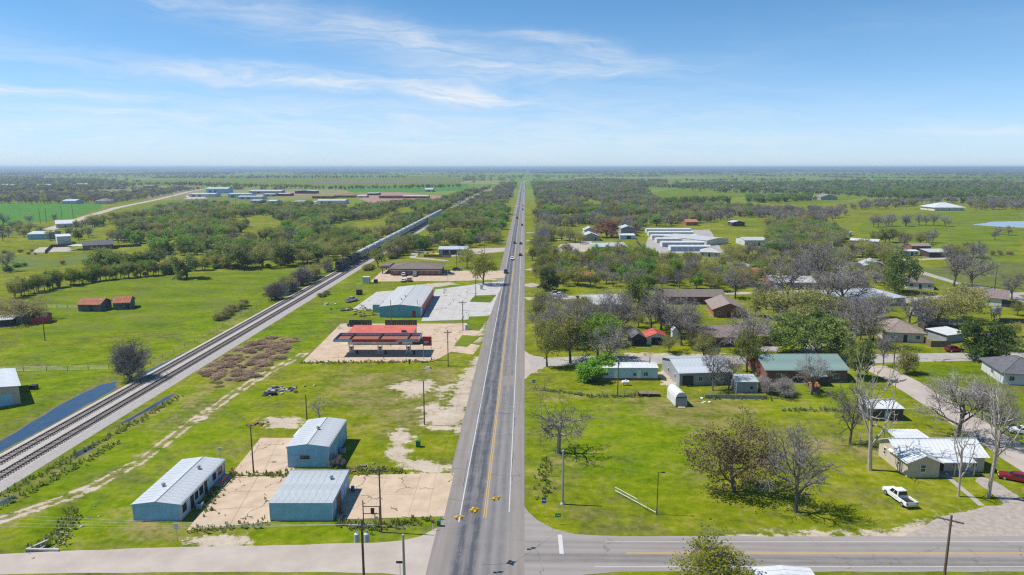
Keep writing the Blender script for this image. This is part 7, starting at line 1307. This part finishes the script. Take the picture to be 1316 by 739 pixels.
utility_box(537.5, 574, .75, .7, 1.1, 'box_green', 'green utility box on the grass left of the highway'); utility_box(43.5, 500, 1.4, 1.2, .9, 'dark_metal', 'dark utility box on the grass by the beige building'); utility_box(600, 424, .9, .7, 1.5, 'pale_blue_paint', 'pale blue cabinet on the grass island'); utility_box(619, 372, 1.2, 1.0, 1.9, 'pale_wall', 'white cabinet at the garage drive under the lime tree'); utility_box(471, 364, 3.0, 2.0, 2.8, 'cream_wall', 'cream box shed on the grass left of the office lot'); utility_box(483, 364, 1.6, 1.2, 1.6, 'dark_metal', 'small dark bin box left of the office lot'); utility_box(462, 379, 2.2, 1.4, 2.0, 'dark_metal', 'dark container beyond the scrap by the garage'); utility_box(564, 676, .5, .4, .8, 'box_green', 'small green pedestal at the front lot corner')
p = G(1279,411); t = thing('tank_stand', 'grey metal tank on a stand beside the ranch house lawn', 'tank', (p.x, p.y, 0)); b_ = MB(); b_.tube((0, 0, 2.2), (0, 0, 4.2), 1.25, n=14); b_.build('vessel', 'transformer_grey', t); b_ = MB()
for (x, y) in ((-.8, -.8), (.8, -.8), (.8, .8), (-.8, .8)): b_.tube((x, y, 0), (x, y, 2.2), .07)
b_.build('stand', 'dark_metal', t)
p = G(549.5,473.5); t = thing('fuel_filler_dome', 'white concrete lump on the grass before the station sign', 'slab', (p.x, p.y, 0)); b_ = MB(); b_.hexa([(-.9,-.5,0),(.8,-.6,0),(1.0,.5,0),(-.7,.6,0),(-.7,-.35,.45),(.6,-.45,.55),(.75,.35,.4),(-.5,.4,.5)]); b_.build('lump', 'concrete_white', t)
p = G(526.5,468); t = thing('price_post', 'small dark post figure at the edge of the forecourt', 'post', (p.x, p.y, 0)); b_ = MB(); b_.box(-.15, .15, -.1, .1, 0, 1.3); b_.box(-.3, .3, -.12, .12, .8, 1.25); b_.build('board', 'dark_metal', t)
# culvert mouth in the ditch by the side street
p = G(55,708); t = thing('culvert_headwall', 'pale concrete culvert headwall at the ditch by the side street', 'culvert', (p.x, p.y, 0)); b_ = MB(); b_.box(-2.2, 2.2, -.15, .15, -.8, .32); b_.build('headwall', 'concrete_white', t)
b_ = MB(); b_.hexa([(-2.2, .15, -.8), (-1.9, .15, -.8), (-.9, 2.6, -.8), (-1.2, 2.6, -.8), (-2.2, .15, .3), (-1.9, .15, .3), (-.9, 2.6, .12), (-1.2, 2.6, .12)]); b_.build('wing_wall', 'concrete_white', t)
def rubble(px, py, n, sx_, sy_, s, label, mats=('stone_rubble',), name='rubble_heap'):
    p = G(px, py); t = thing(name, label, 'rubble', (p.x, p.y, 0)); rn = random.Random(px)
    for k in range(n):
        x, y = rn.gauss(0, sx_), rn.gauss(0, sy_); q = s*rn.uniform(.4, 1.4); b_ = MB(); b_.hexa([(dx*q*rn.uniform(.6, 1.2), dy*q*rn.uniform(.6, 1.2), dz*q*rn.uniform(.4, .9)) for dz in (0, 1) for dx, dy in ((-1,-1),(1,-1),(1,1),(-1,1))]); o = b_.build('chunk', rn.choice(mats), t, loc=(x, y, 0)); o.rotation_euler = (rn.uniform(-.3, .3), rn.uniform(-.3, .3), rn.random()*6)
rubble(363, 501, 46, 2.2, 1.5, .38, 'heap of stones, timber and scrap on the grass left of the dry lot', ('stone_rubble', 'concrete_grey', 'dark_wood', 'dark_metal')); rubble(347, 508, 6, .7, .5, .6, 'dark scrap sheet beside the stone heap', ('dark_metal', 'concrete_grey')); rubble(78, 688, 60, 1.1, 2.4, .16, 'loose riprap stones in the ditch above the culvert', ('stone_rubble', 'concrete_grey')); rubble(335, 545, 10, 1.0, .6, .3, 'red brick scraps behind the lots', ('rust_metal', 'brick_red')); rubble(455, 398, 30, 3.5, 1.6, .5, 'scrap boards and junk left of the garage annex', ('fence_wood', 'concrete_white', 'dark_wood', 'rust_metal')); rubble(478, 405, 26, 3.0, 1.2, .45, 'stacked pallets and junk against the garage annex', ('fence_wood', 'dark_wood', 'rust_metal')); rubble(463, 602, 24, 1.6, .7, .25, 'pale weeds and debris beside the concrete lot', ('stone_rubble', 'fence_wood')); rubble(905, 514, 5, .5, 1.4, .3, 'scattered white boards on the lawn right of the barrel-roof shed', ('white_paint',))
rubble(425, 391, 6, 2.5, .8, .5, 'white boards lying on the grass left of the garage', ('concrete_white',)); rubble(550, 326, 20, 3, 1.5, .6, 'heap of yellow and rusty machine parts in the shed yard', ('beacon_yellow', 'rust_metal', 'stone_rubble'))

# ------------------------------------------------------------------ the air: pale haze over the whole country
m = bpy.data.materials.new('haze_air'); m.use_nodes = True; nt = m.node_tree; nt.nodes.remove(nt.nodes['Principled BSDF']); pv = nt.nodes.new('ShaderNodeVolumePrincipled')
pv.inputs['Color'].default_value = (.62, .80, 1.0, 1); pv.inputs['Density'].default_value = HAZE; pv.inputs['Anisotropy'].default_value = .2; nt.links.new(pv.outputs[0], nt.nodes['Material Output'].inputs['Volume']); MATS['haze_air'] = m
b_ = MB(); b_.box(-24000, 24000, -4000, 24000, -3, 58); tag(b_.build('haze', 'haze_air'), 'pale blue haze over the far country', kind='stuff')
